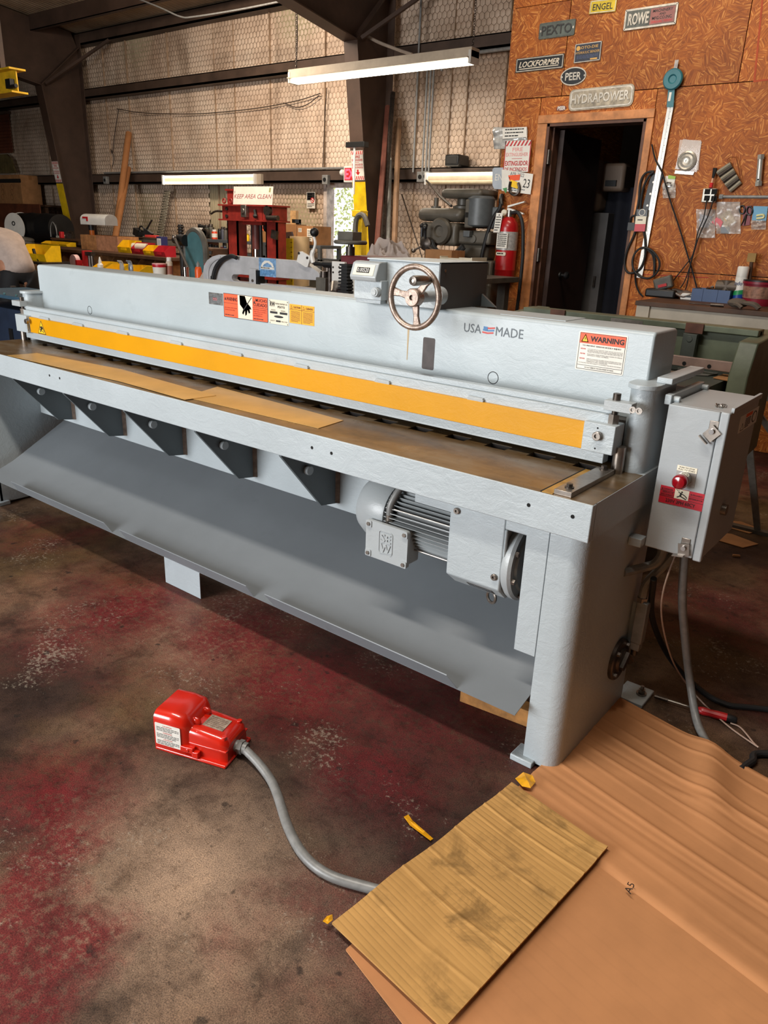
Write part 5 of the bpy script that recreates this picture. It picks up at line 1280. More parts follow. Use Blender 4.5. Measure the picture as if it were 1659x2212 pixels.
# ================================================================ LEFT: BENCH ROW BY THE WALL
Z1 = 1.00
bl = bench('bin_bench', 'long dark wooden bench with slanted bins along the rear wall at left', -12.4, -8.35, 6.15, 7.35, Z1, DWOOD, shelf=.30)
fb = obj('bin_floor', MB().box((-12.3,6.17,.60),(-8.4,6.75,.63)), DWOOD, bl)
for i in range(13):
    x = -12.2+.31*i
    obj('bin_divider', MB().prism([(x,6.16,.63),(x,6.75,.63),(x,6.75,.96),(x,6.30,.96),(x,6.16,.80)], (.018,0,0)), WOOD, bl)
obj('bin_back', MB().box((-12.3,6.75,.3),(-8.4,6.77,.96)), DWOOD, bl)
rs = obj('riser_shelf', MB().box((-12.4,6.88,1.085),(-8.35,7.35,1.11)).box((-12.4,6.9,Z1),(-12.36,7.34,1.085)).box((-8.39,6.9,Z1),(-8.35,7.34,1.085)), DWOOD, bl)
# rear counter for drums and cartons
Z2 = 1.02
b2 = bench('rear_rack', 'dark storage rack at far left carrying the black drum and cartons', -17.6, -12.8, 6.85, 7.52, 1.0, DWOOD, 'rack')
# drum lying down
c0, c1 = at(44,505,'Y',7.2), at(128,508,'Y',7.2)
R = .24
dt = thing('oil_drum', 'black steel drum lying on its side with a white end, at far left', 'drum', ((c0.x+c1.x)/2,7.25,1.0))
x0, x1 = c0.x, c1.x; L = x1-x0
obj('drum_shell', MB().lathe((x0,7.25,1.0+R), [(R*.98,0)]+[(R*(1.03 if abs(t-q)<.012 else 1), t*L) for q in (.33,.66) for t in (q-.03,q-.01,q+.01,q+.03)]+[(R*.98,L)], 26, (1,0,0)), BLACK, dt)
obj('drum_head', MB().lathe((x0-.02,7.25,1.0+R), [(R*1.02,0),(R*1.02,.03),(R*.94,.0305),(R*.94,.01),(0,.01)], 26, (1,0,0)), WHITE, dt)
obj('bung', MB().cyl((x0-.03,7.25,1.0+R*1.5),(x0,7.25,1.0+R*1.5),.03,None,12), RAW, dt)
dw = thing('fan_guard_disc', 'white round disc with black centre hub standing before the black drum', 'disc', (c0.x-.05,6.98,1.0))
q = at(34,505,'Y',6.93)
obj('disc_plate', MB().lathe((q.x,6.93,1.0+.235), [(0,0),(.235,0),(.235,.012),(0,.014)], 30, (.25,-1,0)), WHITE, dw)
obj('disc_hub', MB().torus((q.x+.003,6.912,1.0+.3),(.25,-1,0),.03,.008,18,6), BLACK, dw)
mb = MB(); a, b, z0, z1 = qbox(mb, -20, 88, 440, 482, 7.50, .02)
tag(obj('rusty_plate', MB().box((a,7.49,1.0),(b,7.51,z1)), mat('rust_brown_plate',(96,48,26),.7,.2,.35,5), origin=(b,7.5,1.0)), 'rust brown sheet plate standing behind the black drum at far left', 'plate')
sh2 = thing('wall_shelf', 'narrow shelf above the drum carrying the brown carton at far left', 'shelf', (a,8.0,z1))
obj('shelf_board', MB().box((a,7.9,z1-.03),(b-.55,8.45,z1)), DWOOD, sh2)
obj('shelf_leg', MB().box((a+.3,7.92,0),(a+.36,7.98,z1-.03)), DWOOD, sh2); obj('shelf_leg', MB().box((b-.65,7.92,0),(b-.59,7.98,z1-.03)), DWOOD, sh2)
cc = carton(-40, 46, 378, 440, 7.95, .4, 'large brown carton with dark printed band on shelf at the far left edge', zb=z1)
cz = at(20,385,'Y',7.95)
q0, q1 = at(0,395,'Y',7.949), at(44,386,'Y',7.949)
obj('printed_band', MB().box((q0.x-.4,7.947,q0.z),(q1.x,7.95,q1.z)), PRINT, cc)
for k in range(6):
    pp = at(6+ (k%2)*20, 404+(k//2)*11, 'Y', 7.948); obj('hand_hole_mark', MB().torus((pp.x,7.949,pp.z),(0,1,0),.05,.004,16,4), mat('carton_print',(120,78,44),.7), cc)
# blinds and foil at far left
a = at(18,246,'Y',8.42); b = at(18,330,'Y',8.42)
bl_ = thing('window_blind', 'brown slatted blind on the wall at the far left edge', 'blind', (a.x-.5,8.42,b.z))
k = 12
for i in range(k):
    z = b.z+(a.z-b.z)*(i+.5)/k
    obj('slat', MB().prism([(a.x-1.2,8.40,z-.035),(a.x-1.2,8.41,z-.035),(a.x-1.2,8.44,z+.035),(a.x-1.2,8.43,z+.035)], (1.2,0,0)), mat('reddish_brown_slat',(104,58,40),.5,0,.2), bl_)
obj('head_rail', MB().box((a.x-1.2,8.38,a.z),(a.x+.02,8.46,a.z+.05)), BROWN, bl_)
gm = MB(); pts = [at(x,y,'Y',8.3) for x, y in ((-40,335),(14,333),(24,345),(33,374),(-40,374))]
gm.prism(pts, (0,.03,0)); 
g_ = tag(obj('foil_sheet', gm, mat('crumpled_gold_foil',(150,138,96),.25,.8,.3,8,.8,8), origin=pts[3]), 'crinkled pale gold foil sheet above the large carton at the left edge', 'foil')
# yellow hoist beam, upper left
hz0, hz1 = at(20,205,'Y',5.2).z, at(20,150,'Y',5.2).z
xe = at(38,178,'Y',5.2).x
hb_ = thing('hoist_beam', 'end of yellow painted I beam hoist rail at the upper left edge', 'beam', (xe-1.5,5.2,hz0))
HY = mat('chipped_yellow_paint', (222,176,34), .45, 0, .2, 10)
obj('web', MB().box((xe-4,5.19,hz0+.02),(xe,5.205,hz1-.02)), HY, hb_); obj('flange', MB().box((xe-4,5.10,hz1-.02),(xe+.03,5.30,hz1)), HY, hb_); obj('flange', MB().box((xe-4,5.10,hz0),(xe+.03,5.30,hz0+.02)), HY, hb_)
q = at(25,182,'Y',5.18); obj('end_stop', MB().box((q.x-.05,5.13,q.z-.05),(q.x+.06,5.19,q.z+.05)).cyl((q.x,5.15,q.z-.03),(q.x+.16,5.15,q.z-.03),.022,None,10), BLACK, hb_)
obj('hanger', MB().box((xe-2.2,5.17,hz1),(xe-2.12,5.23,zc(5.2))), BROWN, hb_); obj('hanger', MB().box((xe-.35,5.17,hz1),(xe-.29,5.23,zc(5.2))), BROWN, hb_)

# bench top items, left
def on1(x): return Z1
ZR = 1.11
bin_open(47,100,529,563,5.55,YBIN,'large yellow parts bin nearest the bent person, black tool inside', .22)
st_ = thing('parts_cart', 'dark metal cart under the large yellow bin at left', 'cart', (at(75,565,'Y',5.6).x,5.6,0))
cz_ = at(73,563,'Y',5.55).z; cx_ = at(73,563,'Y',5.55).x
obj('cart_top', MB().box((cx_-.5,5.42,cz_-.03),(cx_+.45,5.9,cz_-.001)), RAWD, st_)
for x in (cx_-.47, cx_+.39):
    for y in (5.44, 5.84): obj('leg', MB().box((x,y,0),(x+.04,y+.04,cz_-.03)), RAWD, st_)
tl = MB(); q = Vector((cx_+.05,5.56,cz_+.06)); tl.cbox(q,(.16,.03,.03),(0,.2,.1)).cbox(q+Vector((-.03,0,.05)),(.03,.03,.09),(0,-.3,0)).cbox(q+Vector((.05,0,-.03)),(.08,.03,.02),(0,.9,0))
tag(obj('hand_tool', tl, BLACK, origin=(q.x,q.y,cz_)), 'black hand tool lying in the large yellow bin', 'tool')
bin_open(92,146,522,538,6.72,YBIN,'low yellow tray bin with white label left of the yellow column foot', .15, zb=Z1)
bin_open(256,283,519,541,6.45,YBIN,'yellow parts bin touching the right side of the wooden box', .18, zb=Z1)
bin_open(285,312,524,543,6.42,RBIN,'red parts bin holding a rolled white cloth', .18, zb=Z1)
bin_open(311,334,530,545,6.35,YBIN,'small yellow bin between the two red bins', .16, zb=Z1)
bin_open(334,358,531,550,6.25,RBIN,'red parts bin farthest right on the left bench edge', .16, zb=Z1)
# wood box
mb = MB(); a, b, z0, z1 = qbox(mb, 175, 254, 509, 541, 6.5, .35)
wbx = thing('wooden_box', 'open wooden box with stained boards under the mailbox', 'box', ((a+b)/2,6.67,Z1))
mid = at(208,525,'Y',6.5).x
obj('board', MB().box((a,6.5,Z1),(mid-.004,6.52,z1)), WOOD, wbx); obj('board', MB().box((mid+.004,6.5,Z1),(b,6.52,z1)), mat('pinkish_board',(176,124,92),.7,0,.25,12), wbx)
obj('board', MB().box((a,6.83,Z1),(b,6.85,z1)), WOOD, wbx); obj('board', MB().box((a,6.52,Z1),(a+.02,6.83,z1)), WOOD, wbx); obj('board', MB().box((b-.02,6.52,Z1),(b,6.83,z1)), WOOD, wbx)
obj('box_bottom', MB().box((a+.02,6.52,Z1),(b-.02,6.83,Z1+.015)), WOOD, wbx)
# mailbox on an orange can post
q = at(200,515,'Y',6.68); zt_ = at(200,488,'Y',6.68).z
mbx = thing('mailbox', 'white metal mailbox with red flag on a short orange post', 'mailbox', (q.x,6.68,Z1+.016))
obj('post', MB().cyl((q.x,6.68,Z1+.016),(q.x,6.68,zt_),.036,None,14), mat('orange_post',(206,112,36),.5), mbx)
obj('post_collar', MB().cyl((q.x,6.68,zt_-.06),(q.x,6.68,zt_+.02),.045,None,14), BLACK, mbx)
a, b = at(173,475,'Y',6.58).x, at(226,475,'Y',6.58).x; zm0, zm1 = zt_+.015, at(200,462,'Y',6.58).z
prf = [(6.58,zm0),(6.58,zm0+(zm1-zm0)*.5)]+[(6.68-.10*cos(pi*i/10), zm0+(zm1-zm0)*.5+(zm1-zm0)*.5*sin(pi*i/10)) for i in range(1,10)]+[(6.78,zm0+(zm1-zm0)*.5),(6.78,zm0)]
obj('mailbox_body', MB().prism([(a,y,z) for y, z in prf], (b-a,0,0)), WHITE, mbx, .004)
obj('mailbox_door', MB().prism([(b,y,z) for y, z in prf], (.014,0,0)), mat('grey_box_door',(140,138,136),.5), mbx, .003)
obj('flag', MB().box((a+.07,6.574,zm0+.085),(a+.21,6.579,zm0+.11)).box((a+.17,6.574,zm0+.05),(a+.21,6.579,zm0+.09)), REDP, mbx)
# toolbox and small goods
mb = MB(); a, b, z0, z1 = qbox(mb, 270, 368, 513, 530, 7.0, .3)
tbx = thing('tool_case', 'long dark flat case on the riser shelf with tools on its lid', 'case', ((a+b)/2,7.1,ZR))
obj('case_body', MB().box((a,6.95,ZR),(b,7.27,z1-.012)), GUN, tbx, .004); obj('case_lid', MB().box((a-.01,6.94,z1-.012),(b+.01,7.28,z1)), DWOOD, tbx, .003)
obj('case_clasp', MB().box((b-.14,6.93,z1-.06),(b-.09,6.95,z1-.01)), RAWD, tbx)
tp = z1
q = at(308,500,'Y',7.1)
nm = MB().cbox((q.x,7.1,tp+.045),(.26,.05,.06),(0,-.12,.2)).cbox((q.x-.12,7.1,tp+.06),(.12,.09,.10),(0,.3,0)).cyl((q.x+.05,7.1,tp+.06),(q.x+.22,7.12,tp+.24),.012,None,8).cbox((q.x+.13,7.1,tp+.05),(.14,.06,.09),(0,.5,.3)).torus((q.x+.02,7.08,tp+.09),(0,1,.2),.06,.012,14,6)
o = tag(obj('nail_gun', nm, BLACK, origin=(q.x,7.1,tp)), 'black power tool with slanted handle on the dark flat case', 'tool')
q = at(328,510,'Y',7.05); tag(obj('red_block', MB().cbox((q.x,7.05,tp+.018),(.24,.07,.034),(0,0,.05)), mat('coral_plastic',(206,66,60),.4), origin=(q.x,7.05,tp), bev=.006), 'flat coral red plastic piece on the dark case lid', 'plastic piece')
p, h, s = seat(345,531,515,Z1+.11); p = Vector((p.x,6.30,Z1)); q = at(344,523,'Y',6.55)
bbx = thing('blue_box', 'small blue box with white label standing on its edge behind red bin', 'box', (q.x,6.6,Z1))
obj('box_shell', MB().box((q.x-.06,6.55,Z1),(q.x+.05,6.65,q.z+.07)), mat('navy_box',(46,48,96),.45), bbx, .003)
d = Decal((q.x-.045,6.55,q.z-.045), XU, ZU, .08, .09, PAPER, .002); d.lines(.01,.01,.06,.07,4,BLUEP,3); d.done('box_label', bbx)
q = at(300,530,'Y',6.5); tag(obj('cloth_roll', MB().lathe((q.x-.12,6.49,Z1+.09), [(.02,0),(.045,0),(.045,.25),(.02,.25),(.02,0)], 16, (1,.25,0)), CREAM, origin=(q.x,6.5,Z1)), 'rolled cream cloth lying in the left red bin', 'cloth')
# clutter around the drum foot
rd = random.Random(12)
JUNK = [RAWD, GUN, BLACK, DWOOD, mat('dusty_brown_part',(110,86,64),.6,.1,.3), RAW]
for i, (px, py, sz, lb) in enumerate(((72,508,.16,'rusty valve body lying in front of the black drum'),(100,515,.20,'brown crumpled pouch in front of the drum'),(52,520,.18,'grey hose coil end beside the large yellow bin'),(120,517,.14,'dark pipe fitting near the yellow column foot'),(138,520,.12,'pale flat casting by the yellow column foot'),(153,524,.10,'dark lump of scrap beside the yellow column foot'))):
    p = at(px, py, 'Y', 7.1 if i != 2 else 6.5); zb_ = ZR if i != 2 else Z1
    m = MB(); p = Vector((p.x,p.y,zb_))
    if i == 0: m.lathe(p, [(.05,0),(.06,.04),(.03,.06),(.03,.10),(.055,.12),(.05,.15),(0,.15)], 12).cyl(p+Vector((-.10,0,.07)), p+Vector((.10,0,.07)), .028, None, 10).cyl(p+Vector((0,0,.13)), p+Vector((-.05,0,.26)), .014, None, 8)
    elif i == 1: m.ball(p+Vector((0,0,.085)), .1, 10, (1.3,.7,.85)).cbox(p+Vector((.06,0,.10)), (.12,.1,.02), (0,.6,.2))
    elif i == 2: m.torus(p+Vector((0,0,.03)), (0,.1,1), .13, .028, 20, 8).torus(p+Vector((.02,0,.08)), (.1,.1,1), .12, .028, 20, 8)
    elif i == 3: m.tube([p+Vector((-.12,0,.03)), p+Vector((0,0,.03)), p+Vector((.06,0,.08)), p+Vector((.05,0,.2))], .026, 8)
    elif i == 4: m.prism([p+Vector((a,b,0)) for a, b in ((-.14,-.05),(.12,-.06),(.15,.03),(.02,.07),(-.13,.05))], (0,0,.03)).cyl(p+Vector((.03,0,.03)), p+Vector((.03,0,.05)), .04, None, 12)
    else: m.cbox(p+Vector((0,0,.04)), (.12,.1,.08), (.0,.0,.4)).cbox(p+Vector((.04,0,.09)), (.06,.06,.05), (.3,.2,.4))
    tag(obj(('valve_body','pouch','hose_coil','pipe_fitting','flat_casting','scrap_block')[i], m, (JUNK[4],WOOD,GUN,BLACK,CREAM,RAWD)[i], origin=p), lb, ('valve','pouch','hose','pipe','casting','scrap')[i])
q = at(128,500,'Y',7.1)
cable('wire_hoop', 'thin grey wire hoop standing beside the black drum end', [Vector((q.x-.1,7.0,ZR+.01)),Vector((q.x-.08,7.0,ZR+.16)),Vector((q.x,7.0,ZR+.24)),Vector((q.x+.08,7.0,ZR+.16)),Vector((q.x+.1,7.0,ZR+.01))], .008, COND, 'wire', 6)
q = at(135,515,'Y',7.0); tag(obj('red_grip', MB().box((q.x-.03,6.96,ZR),(q.x+.04,7.02,ZR+.10)), REDP, origin=(q.x,7,ZR), bev=.01), 'small red plastic grip on the riser beside the wire hoop', 'grip')

# ---- nearer low table with tubs, behind the shear
Z3 = .90
fbn = bench('assembly_table', 'dark low table behind the shear, covered with tubs, cans and yellow bins', -8.6, -4.95, 4.60, 4.97, Z3, DWOOD)
def on3(px, pyb, pyt, Y=4.75):
    a = at(px, pyb, 'Y', Y); b = at(px, pyt, 'Y', Y); return Vector((a.x, Y, Z3)), b.z-Z3, scale_at(a)
p, h, s = on3(345,595,571); tub(p, h, s*14.5, mat('red_tub_plastic',(196,28,46),.4), 'red plastic tub with pale rim and white label on low table', band=PAPER, lid=mat('pale_pink_lid',(220,160,160),.4))
p, h, s = on3(367,597,556,4.84); spray_can(p, h, s*7, mat('aged_white_can',(206,190,170),.4), WHITE, 'tall pale spray can beside the red tub', band=mat('red_brown_band',(150,90,70),.5))
p, h, s = on3(402,600,577,4.68); lathe_thing('steel_cup', 'plain steel cup on low table left of the orange bottle', 'cup', p, [('cup', [(s*7,0),(s*7.3,h),(s*6.6,h),(s*6.4,h*.08),(0,h*.08)], CHROME)])
p, h, s = on3(429,601,565,4.68); lathe_thing('spray_bottle', 'bright orange bottle with grey nozzle on low table', 'bottle', p, [('bottle_body', [(s*7,0),(s*7.4,h*.1),(s*7.4,h*.62),(s*6,h*.72),(s*5,h*.76),(0,h*.76)], mat('bright_orange_plastic',(232,92,28),.35)), ('nozzle', [(s*4,h*.74),(s*3.6,h*.9),(s*1.6,h*.96),(s*1.2,h),(0,h)], COND)])
p, h, s = on3(455,600,570,4.84); tub(p, h, s*12, mat('pinkish_red_bucket',(206,36,70),.4), 'pinkish red bucket behind the orange bottle', 'bucket', cat='bucket')
p, h, s = on3(219,600,555,4.7); lathe_thing('squeeze_bottle', 'small white squeeze bottle with pointed cap on low table', 'bottle', p, [('bottle_body', [(s*5.5,0),(s*6,h*.1),(s*6,h*.5),(s*3,h*.6),(0,h*.6)], WHITE), ('nozzle_cap', [(s*3.4,h*.58),(s*3,h*.75),(s*1.2,h*.97),(0,h)], PAPER)])
for px0, px1, py0, lb in ((206,226,566,'small yellow bin behind the white squeeze bottle'),(232,262,571,'yellow bin between squeeze bottle and the grey glove'),(276,304,574,'low yellow bin left of the red tub')):
    bin_open(px0, px1, py0, 600, 4.76, YBIN, lb, .18, zb=Z3)
for px, lb, m in ((265,'pale grey work glove standing by the yellow bin',mat('grey_glove_cloth',(170,164,156),.8)),(284,'clear packet of small parts right of the grey glove',mat('silver_packet',(150,156,164),.3,.3,.3,20,.4,20))):
    p, h, s = on3(px,598,566,4.72)
    t = MB()
    if 'glove' in lb:
        t.ball(p+Vector((0,0,h*.5)), h*.48, 12, (.55,.35,1))
        for k in range(4): t.tube([p+Vector((-.02+.014*k,0,h*.8)), p+Vector((-.028+.018*k,-.01,h*1.0)), p+Vector((-.02+.016*k,-.03,h*1.08))], .008, 6)
        tag(obj('work_glove', t, m, origin=p), lb, 'glove')
    else:
        t.grid(lambda u, v: p+Vector(((u-.5)*s*24, .01*sin(9*u)*cos(7*v)+.02*v, .002+v*h*.8)), 8, 6); o = obj('parts_packet', t, m, origin=p); o.modifiers.new('thick','SOLIDIFY').thickness = .012; tag(o, lb, 'packet')
q = at(185,562,'Y',4.85); pass
ch_ = thing('chisel_holder', 'dark red holder with steel rods on low table at left', 'holder', (q.x,5.04,Z3))
obj('holder_plate', MB().box((q.x-.03,4.83,Z3),(q.x-.005,4.94,q.z+.1)), REDP, ch_)
for dx in (.05,.10): obj('rod', MB().cyl((q.x+dx,4.87,Z3),(q.x+dx,4.87,q.z+.06),.02,None,10), RAWD, ch_)
obj('rod_clamp', MB().box((q.x-.005,4.85,q.z+.05),(q.x+.12,4.9,q.z+.09)), RAWD, ch_)
q = at(162,570,'Y',4.82); tp_ = thing('tape_dispenser', 'red and white tape dispenser at the left end of the low table', 'dispenser', (q.x,4.95,Z3))
obj('tape_roll', MB().lathe((q.x,4.80,Z3+.075), [(.035,0),(.07,0),(.07,.05),(.035,.05)], 20, (0,1,0)), mat('pale_pink_roll',(214,176,176),.4), tp_); obj('dispenser_frame', MB().box((q.x-.08,4.79,Z3),(q.x+.09,4.86,Z3+.02)).box((q.x+.06,4.79,Z3+.02),(q.x+.09,4.86,Z3+.09)), REDP, tp_)
# rags at the foot of the teal sander
def rag(name, label, px, py, Y, zb, w, h, m, seed):
    p = at(px, py, 'Y', Y); rd = random.Random(seed); ph = [rd.uniform(0,6) for _ in range(6)]
    def fn(u, v):
        a = 2*pi*u; r = w*(1-.15*sin(3*a+ph[0])-.1*sin(5*a+ph[1]))
        e = sin(v*pi/2); rr_ = r*cos(v*pi/2)**.6
        return Vector((p.x+rr_*cos(a), Y+.7*rr_*sin(a), zb + h*e*(1+.22*sin(4*a+ph[2])+.16*sin(9*a+ph[3]+5*v)+.10*sin(17*a+ph[4]-7*v)+.08*sin(25*v+3*a)) + .004))
    m_ = MB().grid(fn, 80, 26)
    return tag(obj(name, m_, m, origin=(p.x,Y,zb), ang=80), label, 'cloth')
rag('shop_rag', 'crumpled pale shop rag on low table right of the steel cup', 452, 600, 4.70, Z3, .13, .08, mat('dirty_white_rag',(176,164,152),.85), 3)

# ================================================================ PERSON at the far left, bent forward
import bmesh
def skin_body(name, verts, edges, radii, m, parent, sub=2, root=0):
    me = bpy.data.meshes.new(name); off = ORG[parent.name]
    me.from_pydata([Vector(v)-off for v in verts], edges, [])
    o = bpy.data.objects.new(name, me); COL.objects.link(o); o.parent = parent; ORG[o.name] = off
    me.materials.append(m)
    o.modifiers.new('skin', 'SKIN'); sv = me.skin_vertices[0].data
    for v, r in zip(sv, radii): v.radius = r if isinstance(r, tuple) else (r, r); v.use_root = False; v.use_loose = False
    sv[root].use_root = True
    o.modifiers.new('smooth', 'SUBSURF').levels = sub; o.modifiers['smooth'].render_levels = sub
    for p in me.polygons: p.use_smooth = True
    o.modifiers['skin'].use_smooth_shade = True
    return o
PY = 3.95
ph = at(40, 600, 'Y', PY); hx0 = ph.x
pe = thing('person', 'person in a pale grey shirt and black trousers bending forward at left edge', 'person', (hx0, PY, 0))
SH = mat('pale_grey_shirt', (184, 166, 156), .8, 0, .1, 14, .3, 30); TR = mat('black_trousers', (22, 22, 24), .8, 0, .1); SKN = mat('tan_skin', (176, 124, 96), .5, 0, .05)
# one continuous body, head and arms to the left (-X)
B = [(hx0,PY,.90),(hx0-.10,PY,1.00),(hx0-.26,PY,1.09),(hx0-.46,PY,1.15),(hx0-.60,PY,1.16),(hx0-.70,PY,1.18),(hx0-.80,PY,1.20)]
Rr = [.155,.15,.16,.165,.10,.058,.06]
E_ = [(i,i+1) for i in range(6)]
for s in (-1, 1):
    n0 = len(B); B += [(hx0+.02,PY+s*.10,.86),(hx0-.05,PY+s*.12,.48),(hx0+.03,PY+s*.13,.09),(hx0-.13,PY+s*.14,.05)]; Rr += [.095,.066,.046,.042]
    E_ += [(0,n0),(n0,n0+1),(n0+1,n0+2),(n0+2,n0+3)]
    n1 = len(B); B += [(hx0-.48,PY+s*.20,1.12),(hx0-.55,PY+s*.24,.88),(hx0-.74,PY+s*.16,.78),(hx0-.81,PY+s*.14,.78)]; Rr += [.062,.045,.033,.03]
    E_ += [(3,n1),(n1,n1+1),(n1+1,n1+2),(n1+2,n1+3)]
    hand = n1+3
    for k in range(4):
        q = Vector(B[hand]); f0 = len(B)
        B += [tuple(q+Vector((-.045,(k-1.5)*.02,-.005))), tuple(q+Vector((-.085-.006*(k in (1,2)),(k-1.5)*.022,-.025)))]; Rr += [.0095,.008]; E_ += [(hand,f0),(f0,f0+1)]
    q = Vector(B[hand]); f0 = len(B); B += [tuple(q+Vector((-.01,-s*.035,-.01))), tuple(q+Vector((-.045,-s*.05,-.02)))]; Rr += [.011,.0095]; E_ += [(hand,f0),(f0,f0+1)]
skin_body('body', B, E_, Rr, SKN, pe)
hc = Vector((hx0-.88,PY,1.22))
hdm = MB().ball(hc, .105, 18, (1.0,.78,1.15)).ball(hc+Vector((-.10,0,-.03)),.02,8,(1,.8,1.3))
for s in (-1,1): hdm.ball(hc+Vector((.01,s*.083,-.01)),.026,8,(.8,.4,1.2)).ball(hc+Vector((-.092,s*.035,.012)),.011,8)
hdm.ball(hc+Vector((-.09,0,-.065)),.02,8,(.6,1.3,.4))
obj('head', hdm, SKN, pe); obj('hair', MB().ball(hc+Vector((.018,0,.028)),.108,18,(1.0,.82,1.12)), mat('dark_brown_hair',(44,32,26),.7), pe)
SV = [(hx0+.055,PY,.84),(hx0+.015,PY,.93),(hx0-.09,PY,1.04),(hx0-.24,PY,1.13),(hx0-.42,PY,1.18),(hx0-.62,PY,1.18)]; SR = [(.17,.19),(.165,.19),(.17,.20),(.185,.21),(.165,.18),(.085,.09)]
SE = [(i,i+1) for i in range(5)]
for s in (-1,1):
    k = len(SV); SV += [(hx0-.49,PY+s*.22,1.10),(hx0-.535,PY+s*.245,.95)]; SR += [.082,.068]; SE += [(3,k),(k,k+1)]
skin_body('shirt', SV, SE, SR, SH, pe)
TV = [(hx0+.01,PY,.87),(hx0-.02,PY,.93)]; TRd = [(.175,.18),(.165,.175)]; TE = [(0,1)]
for s in (-1,1):
    k = len(TV); TV += [(hx0+.03,PY+s*.10,.84),(hx0-.05,PY+s*.12,.48),(hx0+.03,PY+s*.13,.10)]; TRd += [.115,.085,.07]; TE += [(0,k),(k,k+1),(k+1,k+2)]
skin_body('trousers', TV, TE, TRd, TR, pe)
for s in (-1,1): obj('shoe', MB().ball((hx0-.05,PY+s*.135,.045),.06,12,(2.2,.85,.75)), BLACK, pe)
obj('phone_pouch', MB().cbox((hx0+.18,PY-.16,.72),(.03,.05,.12),(0,.1,0)), mat('dark_pouch',(60,54,50),.7), pe, .004)

# teal crate / small blue machine at left, behind the shear end
q = at(30, 700, 'Y', 3.3)
bc = thing('blue_cabinet', 'dark blue machine cabinet with teal tray top at left edge behind shear', 'cabinet', (q.x,3.4,0))
zt_ = at(30,640,'Y',3.3).z; xb = at(48,660,'Y',3.3).x
obj('cabinet_body', MB().box((xb-.9,3.32,0),(xb-.02,3.8,zt_-.12)), mat('dark_blue_paint',(34,46,66),.5,0,.15), bc, .006)
obj('tray_top', MB().box((xb-.95,3.28,zt_-.03),(xb+.03,3.84,zt_)), mat('teal_blue_paint',(62,92,112),.45,0,.15), bc, .006)
obj('tray_leg', MB().box((xb-.9,3.4,zt_-.12),(xb-.86,3.44,zt_-.03)), BLACK, bc); obj('tray_leg', MB().box((xb-.1,3.4,zt_-.12),(xb-.06,3.44,zt_-.03)), BLACK, bc)
q = at(25,722,'Y',3.318); obj('rocker_switch', MB().box((q.x-.03,3.31,q.z-.05),(q.x+.03,3.322,q.z+.05)), BLACK, bc)
for px in (10,35): 
    q = at(px, 636, 'Y', 3.32); obj('tray_bolt', MB().ball((q.x,3.32,zt_+.006),.012,8), TEAL, bc)

# ================================================================ TEAL DISC SANDER
SY = 5.1
z0, z1 = .55, at(418,497,'Y',SY).z
xa, xb = at(398,540,'Y',SY).x, at(440,540,'Y',SY).x
ts = thing('disc_sander', 'teal rounded guard of a disc sander with steel crank lever', 'sander', ((xa+xb)/2,SY,0))
w = (xb-xa); zc_ = z1-w*.62
oute = [(xa,.62),(xa,zc_)]+[(xa+w/2-w/2*cos(pi*i/14), zc_+w*.62*sin(pi*i/14)) for i in range(1,14)]+[(xb,zc_),(xb,.62)]
obj('disc_guard', MB().prism([(x,SY,z) for x, z in oute], (0,.05,0)), TEAL, ts, .004)
rim = MB().tube([(x,SY+.025,z) for x, z in oute], .032, 8, 1); obj('guard_rim', rim, GUN, ts)
obj('pedestal', MB().box(((xa+xb)/2-.16,SY-.05,0),((xa+xb)/2+.16,SY+.22,.62)), GUN, ts, .01)
q = at(385,512,'Y',SY-.06); 
obj('crank_boss', MB().cyl((q.x-.05,SY-.02,q.z-.03),(xa+.06,SY-.02,q.z-.03),.055,None,16).cyl((q.x-.12,SY-.02,q.z-.03),(q.x-.05,SY-.02,q.z-.03),.035,None,14), BLACK, ts)
a, b = at(376,512,'Y',SY-.12), at(408,582,'Y',SY-.12)
obj('crank_lever', MB().cyl(a, b, .014, None, 10).ball(a, .024, 10), RAW, ts)
q0, q1 = at(390,485,'Y',SY+.12), at(388,570,'Y',SY+.12)
obj('screw_post', MB().cyl((q0.x,SY+.12,.0),(q0.x,SY+.12,q0.z),.028,None,10), BLACK, ts)
sc_ = MB()
for i in range(8): sc_.torus((q0.x,SY+.12,q0.z-.02-.03*i),(0,0,1),.03,.008,12,5)
obj('post_thread', sc_, RAWD, ts)

# ================================================================ RED HYDRAULIC PRESS
HY_ = 7.0
X = lambda px, Y=HY_: at(px, 500, 'Y', Y).x
Z = lambda py, Y=HY_, px=545: at(px, py, 'Y', Y).z
hp = thing('hydraulic_press', 'red steel H frame hydraulic press with paper sign on top', 'press', (X(545),HY_+.1,0))
zt0, zt1 = Z(475), Z(446)
for xl, xr in ((491,513),(574,598)):
    obj('upright', MB().box((X(xl),HY_,0),(X(xr),HY_+.02,zt0)).box((X(xl),HY_,0),(X(xl)+.02,HY_+.16,zt0)).box((X(xr)-.02,HY_,0),(X(xr),HY_+.16,zt0)), RED, hp)
obj('head_beam', MB().box((X(488),HY_-.05,zt0),(X(574),HY_-.03,zt1)).box((X(488),HY_+.19,zt0),(X(574),HY_+.21,zt1)), RED, hp)
obj('head_end', MB().box((X(574)-.01,HY_-.05,zt0),(X(596),HY_+.20,zt1)), RED, hp, .004)
obj('head_flange', MB().box((X(484),HY_-.09,zt1),(X(600),HY_+.22,zt1+.018)).box((X(484),HY_-.09,zt0-.018),(X(600),HY_+.22,zt0)), RED, hp)
for px in (491,578):
    for py in (451,467): 
        q = at(px,py,'Y',HY_-.05); obj('frame_bolt', MB().hexbolt((q.x,HY_-.05,q.z),(0,-1,0),.022,.02), RAWD, hp)
